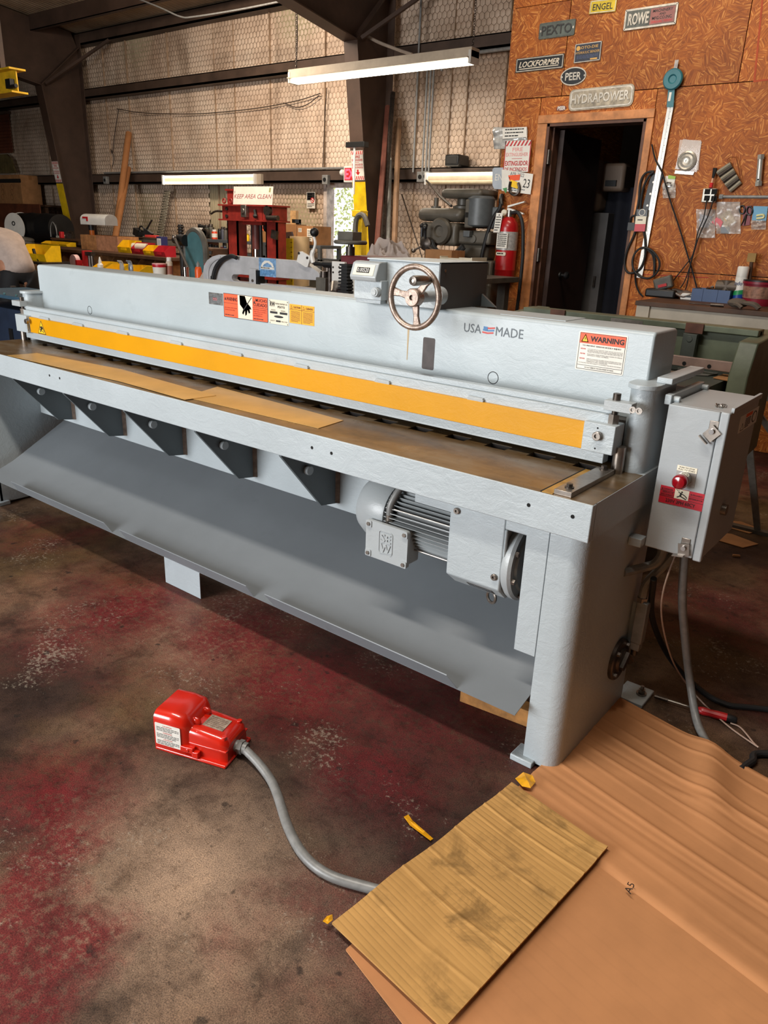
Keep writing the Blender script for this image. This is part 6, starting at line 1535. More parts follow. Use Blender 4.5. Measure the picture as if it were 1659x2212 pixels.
q = at(533,456,'Y',HY_-.05); obj('gauge_valve', MB().box((q.x-.05,HY_-.11,q.z-.075),(q.x+.045,HY_-.05,q.z+.07)).cyl((q.x,HY_-.125,q.z),(q.x,HY_-.11,q.z),.03,None,14), RAW, hp, .006)
q = at(554,463,'Y',HY_-.06); obj('valve_lever', MB().cyl((q.x-.02,HY_-.07,q.z+.05),(q.x+.02,HY_-.09,q.z-.03),.018,None,8).ball((q.x+.01,HY_-.09,q.z-.02),.03,8), BLACK, hp)
obj('ram', MB().cyl((X(547),HY_+.05,Z(540)),(X(547),HY_+.05,zt0),.055,None,18), mat('dark_red_ram',(96,46,42),.5,.1,.2), hp)
obj('ram_nose', MB().cyl((X(547),HY_+.05,Z(556)),(X(547),HY_+.05,Z(538)),.06,None,18), CHROME, hp)
for px in (539,557): obj('guide_rod', MB().cyl((X(px),HY_+.05,Z(556)),(X(px),HY_+.05,zt0),.022,None,12), BLACK, hp)
obj('cylinder_collar', MB().box((X(527),HY_-.02,zt0-.06),(X(568),HY_+.14,zt0-.018)), RED, hp)
obj('side_jack', MB().cyl((X(563),HY_+.1,zt0-.08),(X(580),HY_+.1,zt0-.08),.06,None,14), BLACK, hp)
obj('table_beam', MB().box((X(488),HY_-.04,Z(600)),(X(600),HY_+.2,Z(570))), RED, hp)
q = at(597,471,'Y',HY_-.08); obj('pump_handle', MB().cyl((X(588),HY_-.08,q.z),(X(611),HY_-.08,q.z),.03,None,12).cyl((X(588),HY_-.09,q.z+.08),(X(588),HY_-.04,q.z+.08),.06,None,14), RAWD, hp)
obj('post_stub', MB().box((X(491),HY_+.02,zt1+.018),(X(503),HY_+.10,Z(410))).box((X(489),HY_+.0,Z(412)),(X(505),HY_+.12,Z(408))), RED, hp)
obj('eye_lug', MB().torus((X(489),HY_-.02,zt1+.06),(0,1,0),.026,.01,14,6).torus((X(503),HY_-.02,zt1+.06),(0,1,0),.026,.01,14,6), RED, hp)
obj('hook_lever', MB().tube([at(488,458,'Y',HY_-.02),at(472,456,'Y',HY_-.02),at(464,457,'Y',HY_-.02),at(456,462,'Y',HY_-.02)], .013, 8), RAWD, hp)
obj('clamp_clip', MB().cbox(at(593,507,'Y',HY_-.02), (.10,.03,.10), (0,.2,0)), RAWD, hp)
obj('press_foot', MB().box((X(486),HY_-.25,0),(X(516),HY_+.4,.06)).box((X(570),HY_-.25,0),(X(600),HY_+.4,.06)), RED, hp)
a = at(504,443,'Y',HY_-.03); b = at(588,402,'Y',HY_-.03)
d = Decal((a.x,HY_-.03,zt1+.018), XU, Vector((0,.10,1)), b.x-a.x, (b.z-zt1-.018)*.99, mat('off_white_card',(222,208,196),.6,0,.06), .004)
d.text('KEEP AREA CLEAN', d.w*.02, d.h*.34, d.w*.96, d.h*.24, mat('maroon_print',(140,58,62),.6), shear=.3); d.poly([(d.w*.9,d.h*.7),(d.w*.94,d.h*.68),(d.w*.95,d.h*.92),(d.w*.91,d.h*.94)], mat('green_smudge',(150,150,100),.6)); d.rect(d.w*.03,d.h*.62,d.w*.012,d.h*.14,PGREY)
tag(d.done('paper_sign'), 'white card reading KEEP AREA CLEAN standing on the red press', 'sign')

# ================================================================ STEEL SHELF AND ITS GOODS
FY = 7.75
xa, xb = at(438,520,'Y',FY).x, at(692,525,'Y',FY).x
zs1, zs2 = at(560,523,'Y',FY).z, at(560,551,'Y',FY).z
ss = thing('steel_shelf', 'grey steel shelf unit against the rear wall behind the red press', 'shelf', ((xa+xb)/2,FY+.2,0))
for z in (zs1, zs2, .45): obj('shelf_board', MB().box((xa,FY,z-.04),(xb,FY+.42,z)), DSTEEL, ss, .002)
for x in (xa, (xa+xb)/2+.1, xb-.05):
    for y in (FY, FY+.38): obj('post', MB().box((x,y,0),(x+.05,y+.04,zs1-.04)), DSTEEL, ss)
def on_s(px, top, Y=None, z=None):
    Y = Y or FY+.10; z = z or zs1; q = at(px, 520 if z == zs1 else 550, 'Y', Y); t = at(px, top, 'Y', Y); return Vector((q.x,Y,z)), t.z-z, scale_at(q)
p, h, s = on_s(434,492); jar(p, h, s*6.5, CREAM, WHITE, 'cream plastic jug at the left end of upper steel shelf', 'jug')
p, h, s = on_s(464,496); spray_can(p, h, s*6.2, mat('orange_red_can',(214,70,36),.4), WHITE, 'orange red can with white cap on upper steel shelf', band=PAPER)
for i, (px, tp, w_, m) in enumerate(((449,486,7,mat('dark_green_tin',(58,66,52),.5)),(457,484,5,GUN),(476,494,5,BLACK),(483,490,5,mat('slate_can',(78,80,92),.4)),(488,492,4.5,GUN))):
    p, h, s = on_s(px, tp, FY+.25); jar(p, h, s*w_, m, RAWD, ('dark green tin','grey metal tin','black tin','slate blue tin','grey slim tin')[i]+' among tools at back of upper steel shelf', 'tin')
p, h, s = on_s(445,512); tag(obj('tape_roll', MB().lathe((p.x,p.y-.03,p.z+.075), [(.045,0),(.075,0),(.075,.05),(.045,.05),(.045,0)], 20, (0,1,0)), RAWD, origin=p), 'dark roll standing on the upper steel shelf edge', 'roll')
p, h, s = on_s(446,486, FY+.3); tag(obj('grinder', MB().cyl(p+Vector((-.16,0,h-.02)), p+Vector((.05,0,h-.05)), .032, None, 10).cbox(p+Vector((.09,0,h-.07)), (.12,.08,.08)).cyl(p+Vector((.1,0,h-.14)), p+Vector((.1,0,h-.10)), .07, None, 16).cyl(p+Vector((0,0,0)), p+Vector((0,0,h-.04)), .03, None, 8), BLACK, origin=p), 'black angle grinder propped on tins on the upper steel shelf', 'grinder')
for i, (px, tp, w_, m, c_, lb) in enumerate(((517,492,4,mat('bronze_can',(168,150,128),.35,.3),mat('red_cap',(186,50,48),.4),'slim bronze spray can with red cap between press uprights'),(526,492,5,mat('pale_blue_can',(170,180,206),.4),WHITE,'pale blue spray can with white cap behind the press ram'),(534,505,5,YELP,mat('dark_yellow_cap',(180,150,30),.4),'yellow can behind the press ram'),(561,494,4.5,mat('rust_orange_can',(188,104,60),.4),WHITE,'rust orange can right of the press ram'),(568,488,5,mat('red_orange_can',(222,84,40),.4),mat('red_cap2',(200,60,40),.4),'red orange can beside right press upright'))):
    p, h, s = on_s(px, tp); spray_can(p, h, s*w_, m, c_, lb, band=PAPER if i in (0,1) else None)
carton(556,582,498,522,FY+.03,.25,'small opened tan carton leaning by the right press upright', zb=zs1, tapem=False)
carton(602,640,484,523,FY+.2,.2,'tan flat carton with dark opening left of the big brown box', zb=zs1, tapem=False)
cb_ = carton(642,676,488,522,FY-.0,.36,'brown cardboard box with two white labels on the shelf end', zb=zs1)
for px, py, w_, h_ in ((648,497,.06,.05),(669,508,.10,.16)):
    q = at(px,py,'Y',FY-.001); d = Decal((q.x-w_/2,FY,q.z-h_/2), XU, ZU, w_, h_, PAPER, .002); d.lines(w_*.1,h_*.1,w_*.8,h_*.8,5,PGREY,3); d.done('shipping_label', cb_)
q = at(633,470,'Y',FY+.36); tag(obj('wood_block', MB().box((q.x-.055,FY+.36,zs1),(q.x+.055,FY+.41,at(633,455,'Y',FY+.36).z)), mat('pine_wood',(206,166,116),.6,0,.2,20), origin=(q.x,FY+.38,zs1)), 'upright pale pine board with drilled holes behind the cartons', 'board')
p, h, s = on_s(645,474,FY+.37); tag(obj('black_clamp', MB().box((p.x-.03,p.y-.02,p.z),(p.x+.03,p.y+.02,p.z+h)).box((p.x-.03,p.y-.1,p.z+h-.05),(p.x+.03,p.y+.02,p.z+h)), BLACK, origin=p), 'black upright clamp right of the pine board', 'clamp')
p, h, s = on_s(618,500,FY+.1); tag(obj('dark_folder', MB().prism([(p.x-.14,p.y-.03,p.z+h*.35),(p.x+.16,p.y-.03,p.z+h*.5),(p.x+.13,p.y-.03,p.z+h),(p.x-.03,p.y-.03,p.z+h*.9)], (0,.03,0)).box((p.x-.12,p.y-.03,p.z),(p.x-.08,p.y+.02,p.z+h*.5)).box((p.x+.08,p.y-.03,p.z),(p.x+.12,p.y+.02,p.z+h*.6)), mat('brown_black_leather',(62,44,36),.5), origin=p), 'dark brown leather case standing in front of the tan carton', 'case')
# lower shelf
zl = zs2
for i, (px, tp, w_, m, c_, lb) in enumerate(((456,527,7,mat('dark_glass_jar',(50,52,54),.25),RAWD,'larger dark jar on lower steel shelf, leftmost'),(468,530,6,mat('grey_glass_jar',(76,78,78),.3),RAWD,'smaller grey jar on lower steel shelf beside larger dark jar'))):
    p, h, s = on_s(px, tp, None, zl); jar(p, h, s*w_, m, c_, lb)
for px, tp, m, c_, lb in ((480,531,mat('red_can',(198,60,48),.4),WHITE,'small red can on lower steel shelf left of press upright'),(487,531,mat('blue_can',(60,110,170),.4),WHITE,'small blue can on lower steel shelf touching press upright')):
    p, h, s = on_s(px, tp, None, zl); spray_can(p, h, s*3.4, m, c_, lb)
bin_open(551,574,541,552,FY+.02,BBIN,'blue plastic bin on lower steel shelf behind the press ram', .2, zb=zl)
carton(440,451,523,551,FY+.1,.2,'small reddish carton at left end of lower steel shelf', mat('reddish_carton',(166,110,84),.7), zb=zl)
q = at(652,531,'Y',FY-.12); tag(obj('paper_roll', MB().lathe((q.x,FY-.16,at(652,575,'Y',FY-.16).z-.25), [(.02,0),(.13,0),(.13,.62),(.02,.62),(.02,0)], 22), mat('beige_paper_roll',(196,170,132),.7,0,.08), origin=(q.x,FY-.16,.5)), 'beige upright paper roll below the brown cardboard box', 'roll')
q = at(626,515,'Y',7.45)
yl = thing('yellow_level', 'yellow ruled level standing upright right of the red press', 'level', (q.x,7.45,0))
obj('level_body', MB().box((q.x-.06,7.44,0),(q.x+.055,7.475,q.z)), mat('dull_yellow_paint',(206,176,36),.5,0,.15), yl)
for i in range(9): obj('tick_mark', MB().box((q.x+.025,7.438,q.z-.05-.06*i),(q.x+.055,7.44,q.z-.045-.06*i)), PRINT, yl)

# ================================================================ PALE C-FRAME BEAD ROLLER
CY = 4.45
P2 = lambda px, py: (at(px, py, 'Y', CY).x, at(px, py, 'Y', CY).z)
cf = thing('bead_roller', 'pale grey long throat bead roller with blue sticker and black knob lever', 'metal roller', (P2(560,600)[0],CY,0))
out = [(440,610),(438,590),(440,574),(447,562),(458,554),(472,550),(500,552),(550,556),(600,560),(640,563),(655,567),(672,577),(687,588),(690,594),(689,606),(640,603),(580,598),(520,593),(504,593),(500,597),(500,603),(505,607),(560,612),(620,617),(688,624),(690,640),(560,640),(445,632)]
v_ = [P2(*q) for q in out]
obj('c_frame', MB().prism([(x,CY,z) for x, z in v_], (0,.07,0)), LPAINT, cf, .004)
obj('frame_edge_rib', MB().tube([(x,CY-.004,z) for x, z in [P2(*q) for q in ((452,612),(450,590),(455,572),(466,561),(478,556))]], .010, 8), LPAINT, cf)
fx, fz = P2(560,636)
obj('pedestal', MB().box((fx-.35,CY-.18,.0),(fx+.35,CY+.13,.04)).box((fx-.12,CY-.02,.04),(fx+.12,CY+.10,fz+.02)), LPAINT, cf, .006)
a, b = P2(560,596), P2(596,559)
d = Decal((a[0],CY,a[1]), XU, ZU, b[0]-a[0], b[1]-a[1], mat('worn_blue_sticker',(120,160,200),.5,0,.35,30), .0015); w, h = d.w, d.h
d.poly([(w*.1,h*.5),(w*.2,h*.72),(w*.36,h*.86),(w*.6,h*.86),(w*.8,h*.74),(w*.9,h*.5),(w*.8,h*.5),(w*.7,h*.66),(w*.5,h*.76),(w*.3,h*.66),(w*.2,h*.5)], PAPER).rect(w*.1,h*.4,w*.8,h*.12,PAPER).lines(w*.12,h*.42,w*.76,h*.08,1,REDP,4,.6).lines(w*.08,h*.08,w*.84,h*.24,3,BLUEP,6)
d.done('round_logo_sticker', cf)
a, b = P2(544,617), P2(558,581)
obj('clamp_plate', MB().box((a[0],CY-.03,a[1]),(b[0],CY,b[1])), LPAINT, cf, .003)
obj('clamp_side', MB().box((b[0],CY-.03,a[1]),(b[0]+.02,CY+.05,b[1]-.01)), BLACK, cf)
q = P2(552,606); obj('clamp_bolt', MB().cyl((q[0],CY-.036,q[1]),(q[0],CY-.03,q[1]),.012,None,12), RAW, cf)
pl = [P2(*q) for q in ((650,565),(655,544),(660,543),(679,554),(678,562),(674,577),(669,577))]
obj('lever_plate', MB().prism([(x,CY-.05,z) for x, z in pl], (0,.02,0)), WHITE, cf, .002)
for px, py in ((656,547),(674,557)): q = P2(px,py); obj('plate_bolt', MB().cyl((q[0],CY-.056,q[1]),(q[0],CY-.05,q[1]),.01,None,10), RAWD, cf)
lp = [P2(*q) for q in ((683,568),(680,555),(681,546),(685,536),(687,525),(685,515),(684,505))]
obj('lever_arm', MB().tube([(x,CY-.03,z) for x, z in lp], [.018]*8+[.011]*12, 8), WHITE, cf)
q = P2(685,502); obj('lever_knob', MB().ball((q[0],CY-.03,q[1]),.034,14), BLACK, cf)
q0, q1 = P2(695,586), P2(694,625); obj('roller_shaft', MB().cyl((q0[0],CY+.03,q1[1]-.2),(q0[0],CY+.03,q0[1]),.03,None,14).cyl((q0[0]+.06,CY+.03,q1[1]-.15),(q0[0]+.06,CY+.03,q0[1]+.03),.02,None,12), RAWD, cf)
q = P2(692,608); obj('roller_head', MB().box((q[0]-.03,CY-.02,q[1]-.07),(q[0]+.07,CY+.1,q[1]+.03)), GUN, cf, .004)
q0, q1 = P2(684,569), P2(700,570); obj('handle_bar', MB().cyl((q0[0],CY-.02,q0[1]),(q1[0]+.02,CY-.02,q1[1]),.018,None,10).cyl((q1[0]+.02,CY-.02,q1[1]),(q1[0]+.16,CY-.02,q1[1]),.026,None,10), BLACK, cf)
hz = [P2(*q) for q in ((518,557),(508,553),(496,556),(482,565),(472,580),(467,600),(466,620))]
tag(obj('rubber_hose', MB().tube([(x,CY-.035,z) for x, z in hz]+[(hz[-1][0],CY-.05,.02)], .017, 10, 5), RUBBER, origin=(hz[-1][0],CY-.05,0)), 'black rubber hose looped over the left end of the pale roller frame', 'hose')

# ================================================================ WHITE SLIDE MACHINE WITH WHEEL (behind shear, left of counter)
WY = 4.2
P3 = lambda px, py, Y=WY: Vector((at(px, py, 'Y', Y).x, Y, at(px, py, 'Y', Y).z))
wm = thing('slide_press', 'dark red slide press with white face plate and flat handwheel', 'press', (P3(742,600).x,WY,0))
a, b = P3(722,614), P3(750,566)
obj('face_plate', MB().box((a.x,WY-.03,a.z),(b.x,WY,b.z)), WHITE, wm, .004)
obj('face_rail', MB().box((b.x,WY-.02,a.z+.06),(b.x+.03,WY+.06,b.z-.02)), LPAINT, wm, .003)
for px, py in ((726,577),(739,577),(726,588),(739,588)): q = P3(px,py); obj('plate_screw', MB().cyl((q.x,WY-.034,q.z),(q.x,WY-.03,q.z),.007,None,10), RAWD, wm)
c_ = P3(741,523)
obj('flat_handwheel', MB().torus((c_.x,WY+.08,c_.z),(0,0,1),.105,.014,32,10).lathe((c_.x,WY+.08,c_.z-.03), [(.105,.026),(.105,.034),(0,.034)], 28), GUN, wm)
obj('wheel_screw', MB().cyl((c_.x,WY+.08,b.z-.05),(c_.x,WY+.08,c_.z),.018,None,12).cyl((c_.x,WY+.08,c_.z-.09),(c_.x,WY+.08,c_.z-.03),.032,None,14).cyl((c_.x,WY+.08,b.z-.02),(c_.x,WY+.08,b.z+.03),.05,None,16), RAWD, wm)
q = P3(741,507); obj('wheel_grip', MB().box((q.x-.07,WY+.02,c_.z+.012),(q.x+.07,WY+.12,c_.z+.07)), GUN, wm, .004)
dr_ = mat('dark_maroon_paint',(96,26,34),.5,0,.2)
a, b = P3(752,575), P3(805,556)
obj('machine_body', MB().box((P3(722,600).x,WY+.06,.0),(b.x,WY+.36,a.z-.1)).box((P3(735,600).x,WY+.0,a.z-.1),(b.x,WY+.36,b.z)), dr_, wm, .006)
q0, q1 = P3(770,570), P3(768,640)
bw = MB()
for i in range(11):
    z = q0.z-.022*i; bw.box((q0.x-.035-.005*i*.3,WY-.14,z-.012),(q0.x+.035+.002*i,WY-.06,z)).box((q0.x-.026,WY-.13,z-.022),(q0.x+.026,WY-.07,z-.012))
obj('way_bellows', bw, RUBBER, wm)
q = P3(757,640); obj('spindle_nose', MB().cyl((q.x-.1,WY-.05,q.z+.06),(q.x-.02,WY-.16,q.z+.02),.045,.028,16), RAW, wm)
a, b = P3(786,640), P3(797,573); obj('punched_strip', MB().box((a.x,WY-.1,a.z-.1),(b.x,WY-.09,b.z)), CREAM, wm)
a, b = P3(777,640), P3(787,573); tag(obj('white_paper', MB().box((a.x,WY-.06,0.9),(b.x,WY-.055,b.z)), PAPER, wm) if False else obj('paper_label', MB().box((a.x,WY-.085,a.z-.1),(b.x,WY-.08,b.z)), PAPER, wm), '', '') if False else obj('paper_label', MB().box((a.x,WY-.085,a.z-.1),(b.x,WY-.08,b.z)), PAPER, wm)

# rag bench
RY = 5.2
zb_ = 1.115
xa, xb = at(780,556,'Y',RY).x, at(900,560,'Y',RY).x+.7
rb_ = bench('rag_bench', 'dark steel bench behind the gauge box carrying rags and a mug', xa-.1, xb, RY-.15, RY+.45, zb_, GUN)
rag('shop_rag', 'heap of grey white shop rags on the bench left of the mill', 838, 548, RY+.22, zb_, .22, .17, mat('grey_white_rag',(172,160,154),.85,0,.1), 5)
q = at(838,548,'Y',RY-.02); mg = thing('paper_cup', 'white and blue paper cup lying on its side in front of the rags', 'cup', (q.x,RY-.02,zb_))
obj('cup_wall', MB().lathe((q.x,RY-.06,zb_+.058), [(.056,0),(.052,.02),(.048,.13),(0,.13)], 20, (.6,.8,0)), mat('blue_cup_wrap',(54,82,140),.5), mg); obj('cup_lid', MB().lathe((q.x,RY-.06,zb_+.058), [(.0585,-.012),(.0585,.006),(.04,.007),(.04,-.012),(0,-.012)], 20, (.6,.8,0)), CREAM, mg)
q = at(808,553,'Y',RY-.05); tag(obj('dark_tin', MB().box((q.x-.10,RY-.09,zb_),(q.x+.09,RY+.03,zb_+.10)), GUN, origin=(q.x,RY,zb_), bev=.015), 'dark grey rounded tin left of the paper cup', 'tin')
q = at(786,556,'Y',RY); tag(obj('wood_stick', MB().cbox((q.x,RY,zb_+.04),(.05,.04,.08),(0,.2,0)), mat('pine_wood',(206,166,116),.6), origin=(q.x,RY,zb_)), 'small pine block at the left end of the rag bench', 'wood block')
q = at(875,552,'Y',RY+.05); tag(obj('black_strap', MB().tube([(q.x-.15,RY,zb_+.02),(q.x,RY,zb_+.05),(q.x+.2,RY,zb_+.09)], .03, 6), RUBBER, origin=(q.x,RY,zb_)), 'black rubber strap between the rags and the mill', 'strap')
carton(918,975,540,566,RY+.12,.2,'long tan carton on the bench under the mill head', zb=zb_)
a_ = at(985,548,'Y',RY+.05); crt = thing('plastic_crate', 'cream plastic crate on the bench under the mill head', 'crate', (a_.x,RY+.1,zb_))
for i in range(4): obj('slat', MB().box((a_.x-.12,RY+.02,zb_+.035*i),(a_.x+.16,RY+.03,zb_+.025+.035*i)), CREAM, crt)
obj('crate_end', MB().box((a_.x-.13,RY+.02,zb_),(a_.x-.12,RY+.24,zb_+.14)), CREAM, crt); obj('crate_end', MB().box((a_.x+.16,RY+.02,zb_),(a_.x+.17,RY+.24,zb_+.14)), CREAM, crt); obj('crate_back', MB().box((a_.x-.12,RY+.23,zb_),(a_.x+.16,RY+.24,zb_+.13)), CREAM, crt)

# yellow hand truck loops near the exit door
p0 = at(778,475,'Y',7.2)
yt = thing('engine_hoist', 'yellow hoist post with grey hose loop beside the exit doorway', 'hoist', (p0.x,7.2,0))
obj('hoist_post', MB().box((p0.x-.06,7.16,.05),(p0.x+.06,7.26,at(778,462,'Y',7.2).z)), mat('scuffed_yellow_paint',(226,188,26),.45), yt, .005)
obj('hoist_cap', MB().box((p0.x-.08,7.14,at(778,468,'Y',7.2).z),(p0.x+.05,7.28,at(778,455,'Y',7.2).z)), mat('scuffed_yellow_paint',(226,188,26),.45), yt, .005)
obj('hoist_hose', MB().tube([at(x,y,'Y',7.1) for x, y in ((768,520),(768,485),(774,466),(786,466),(794,488))], .03, 8), GUN, yt)
obj('hoist_base', MB().box((p0.x-.5,6.9,0),(p0.x+.5,7.3,.05)), mat('scuffed_yellow_paint',(226,188,26),.45), yt)
# push bar on column
q = at(776,312,'Y',7.55)
wr = thing('door_closer', 'black wall bracket with white rod on the middle column flange', 'bracket', (q.x,7.6,q.z))
obj('bracket_block', MB().box((q.x-.2,7.53,q.z-.03),(q.x+.09,7.62,q.z+.03)), BLACK, wr, .004)
obj('white_rod', MB().cyl((q.x-.08,7.56,at(763,420,'Y',7.55).z),(q.x-.08,7.56,q.z-.03),.014,None,8), WHITE, wr)

# ================================================================ MILL / DRILL HEAD
MY_ = 5.75
P4 = lambda px, py, Y=MY_: Vector((at(px, py, 'Y', Y).x, Y, at(px, py, 'Y', Y).z))
ml = thing('milling_machine', 'tall grey brown milling machine with round motor and three spoke handle', 'milling machine', (P4(980,500).x,MY_,0))
GM = mat('grey_brown_mill_paint', (86, 80, 70), .45, .05, .18, 9, .12)
def rbox(name, x0, x1, y0, y1, Y, dep, m=GM, bev=.02, par=ml):
    a, b = P4(x0,(y0+y1)/2,Y), P4(x1,(y0+y1)/2,Y); z1, z0 = P4((x0+x1)/2,y0,Y).z, P4((x0+x1)/2,y1,Y).z
    return obj(name, MB().box((a.x,Y,z0),(b.x,Y+dep,z1)), m, par, bev, seg=3)
rbox('belt_guard', 950, 1040, 407, 428, MY_, .40, GM, .05)
rbox('pulley_housing', 899, 996, 449, 478, MY_-.02, .36, GM, .05)
a = P4(957,440); obj('spindle_pulley', MB().lathe((P4(976,440).x,MY_+.18,P4(976,452).z), [(.09,0),(.09,.03),(.055,.04),(.055,.09),(.085,.10),(.085,P4(976,426).z-P4(976,452).z)], 20), GM, ml)
cm = P4(1032,490,MY_+.1); zt_ = P4(1035,424,MY_+.1).z
obj('motor_shell', MB().lathe((P4(1038,460,MY_+.1).x,MY_+.1,cm.z), [(.10,0),(.115,.012),(.115,zt_-cm.z-.02),(.10,zt_-cm.z),(0,zt_-cm.z)], 26), GUNB, ml)
for i in range(4): obj('vent_slot', MB().cbox((P4(1038,460,MY_+.1).x-.055+.012*i-.03,MY_-.005+.0+.02*abs(i-1.5)*.3,cm.z+.09),(.006,.01,.04)), HOLE, ml)
obj('motor_bracket', MB().box((P4(1003,470).x,MY_+.0,P4(1003,492).z),(P4(1022,470).x,MY_+.3,P4(1003,430).z)), GM, ml, .01)
rbox('capacitor_box', 1060, 1074, 447, 495, MY_+.1, .15, GUNB, .01)
rbox('head_casting', 905, 985, 480, 530, MY_-.02, .34, GM, .03)
rbox('ram', 985, 1058, 498, 528, MY_+.03, .3, GM, .02)
rbox('turret', 990, 1050, 526, 565, MY_+.05, .32, GM, .04)
obj('column', MB().box((P4(995,560).x,MY_+.05,.0),(P4(1056,560).x,MY_+.5,P4(1030,562).z)), GM, ml, .02)
c_ = P4(957,500); obj('tilt_ring', MB().lathe((c_.x,MY_-.02,c_.z), [(.11,0),(.11,.03),(.095,.05),(.05,.05),(.04,.03),(0,.03)], 26, (0,-1,0)), GM, ml)
c_ = P4(1018,516); obj('ram_plug', MB().lathe((c_.x,MY_+.03,c_.z), [(.032,0),(.032,.012),(0,.014)], 18, (0,-1,0)), GUN, ml)
obj('drawbar', MB().cyl((P4(921,440).x,MY_+.15,P4(921,450).z),(P4(921,440).x,MY_+.15,P4(921,425).z),.02,None,12).cyl((P4(921,440).x,MY_+.15,P4(921,450).z),(P4(921,440).x,MY_+.15,P4(921,444).z),.045,None,14), GM, ml)
c_ = P4(917,527,MY_-.15)
obj('feed_hub', MB().lathe((c_.x,MY_-.02,c_.z), [(.045,0),(.045,.05),(.055,.06),(.055,.12),(.02,.14),(0,.14)], 20, (0,-1,0)), RAWD, ml)
for px, py in ((893,541),(944,547),(918,492)):
    e = P4(px, py, MY_-.17); st_ = Vector((c_.x,MY_-.13,c_.z)); obj('feed_handle', MB().cyl(st_, e, .009, None, 8).ball(e, .021, 10), RAW if py > 500 else BLACK, ml)
for px in (907,914): q = P4(px,495,MY_-.06); obj('clamp_knob', MB().cyl((q.x,MY_-.03,q.z-.06),(q.x,MY_-.03,q.z+.02),.012,None,8).ball((q.x,MY_-.03,q.z+.03),.022,8), BLACK, ml)
obj('quill', MB().cyl((P4(915,548).x,MY_+.1,P4(915,575).z),(P4(915,548).x,MY_+.1,P4(915,528).z),.05,None,18), GUN, ml)
rbox('switch_box', 1000, 1014, 498, 512, MY_-.03, .06, GUNB, .006)
obj('spring_hose', MB().tube([P4(x,y,MY_-.1) for x, y in ((932,520),(942,540),(965,550),(985,545),(1000,530))], .02, 8), RUBBER, ml)
obj('spring_hose', MB().tube([P4(x,y,MY_-.12) for x, y in ((930,530),(945,552),(968,556),(990,548),(1003,535))], .016, 8), RUBBER, ml)
# conduit slanting from wall to mill
cable('flexible_conduit', 'dark slanted cord from the wall junction box to the mill belt guard', [at(x,y,'Y',Y) for x, y, Y in ((921,390,8.2),(935,405,7.4),(952,425,6.4),(975,445,5.9))], .012, DW, 'cable', 6)

# ================================================================ ITEMS ON THE STRAND BOARD WALL
YW = YO-.002
def W_(px, py, dy=0.): return at(px, py, 'Y', YW-dy)
def plaque(px, py, px1, py1, hpx, label, base, draw, r=0., th=.008, name='nameplate'):
    a = W_(px, py); b = W_(px1, py1); c = W_(px+ (0), py-hpx)
    u = (b-a); d = Decal(a, u, ZU - u.normalized()*u.normalized().z, u.length, c.z-a.z, base, th, r)
    draw(d, d.w, d.h); tag(d.done(name), label, 'nameplate'); return d
CASTP = mat('weathered_cast_plate', (92, 94, 88), .45, .4, .3, 30, .2, 90)
CASTL = mat('pale_cast_plate', (164, 152, 132), .5, .3, .3, 26, .2, 80)
CASTX = mat('brushed_letter_metal', (196, 188, 174), .4, .4, .2, 30)
BLK = mat('black_enamel', (34, 36, 38), .35, 0, .15)
GOLD = mat('gold_print', (206, 160, 84), .45)
def d1(d, w, h): d.frame(w*.03,h*.06,w*.94,h*.88,.006,CASTX); d.text('ENGEL', w*.12, h*.22, w*.76, h*.5, PRINT, bold=.01)
plaque(1273,31,1330,25,28,'small yellow nameplate with black letters at the top of strand board wall', mat('brass_yellow_plate',(196,170,40),.4,.1,.2), d1)
def d2(d, w, h):
    d.frame(w*.015,h*.04,w*.97,h*.92,.012,CASTX); d.rect(w*.06,h*.12,w*.42,h*.76,CASTP); d.rect(w*.5,h*.12,w*.46,h*.76,mat('faded_red_field',(140,86,80),.5,0,.2))
    d.text('ROWE', w*.08, h*.2, w*.40, h*.58, CASTX, raised=.004, bold=.03)
    d.text('MACHINERY', w*.54, h*.68, w*.38, h*.14, PRINT, shear=.15, bold=.02).text('AND', w*.67, h*.52, w*.12, h*.12, PRINT, bold=.02).text('MFG.CO.INC.', w*.54, h*.33, w*.38, h*.15, PRINT, bold=.02).text('DALLAS, TEXAS', w*.54, h*.17, w*.38, h*.11, REDP, bold=.02)
plaque(1347,67,1460,52,44,'large cast nameplate, half grey and half red, at the top of strand board wall', CASTP, d2)
def d3(d, w, h): d.frame(w*.02,h*.05,w*.96,h*.9,.006,CASTP); d.text('PEXTO', w*.08, h*.2, w*.84, h*.6, CASTX, raised=.004); d.disc(w*.04,h*.5,.008,CASTX).disc(w*.96,h*.5,.008,CASTX)
plaque(1164,86,1241,76,34,'grey green cast nameplate with raised letters upper left of the door', mat('grey_green_plate',(86,92,86),.5,.2,.2), lambda d,w,h: (d.frame(w*.02,h*.05,w*.96,h*.9,.006,CASTP), d.text('PEXTO', w*.08,h*.2,w*.84,h*.6,mat('dark_letter',(48,46,44),.5),raised=.004,bold=.01), d.disc(w*.04,h*.5,.008,CASTX), d.disc(w*.96,h*.5,.008,CASTX)), .01)
def d4(d, w, h): d.frame(w*.02,h*.02,w*.96,h*.96,.005,CASTX); d.text('ROTO-DIE', w*.14, h*.70, w*.74, h*.15, GOLD, bold=.01); d.text('HYDRAULIC BENDER', w*.05, h*.45, w*.9, h*.13, GOLD); d.lines(w*.1,h*.18,w*.8,h*.2,3,mat('steel_blue_print',(70,80,110),.5),3); d.rect(w*.62,h*.08,w*.26,h*.08,GOLD); d.disc(w*.13,h*.76,w*.075,GOLD)
plaque(1240,137,1297,130,40,'dark blue square plate with gold print, above the oval plate', mat('dark_blue_plate',(52,56,68),.4,.1,.2), d4)
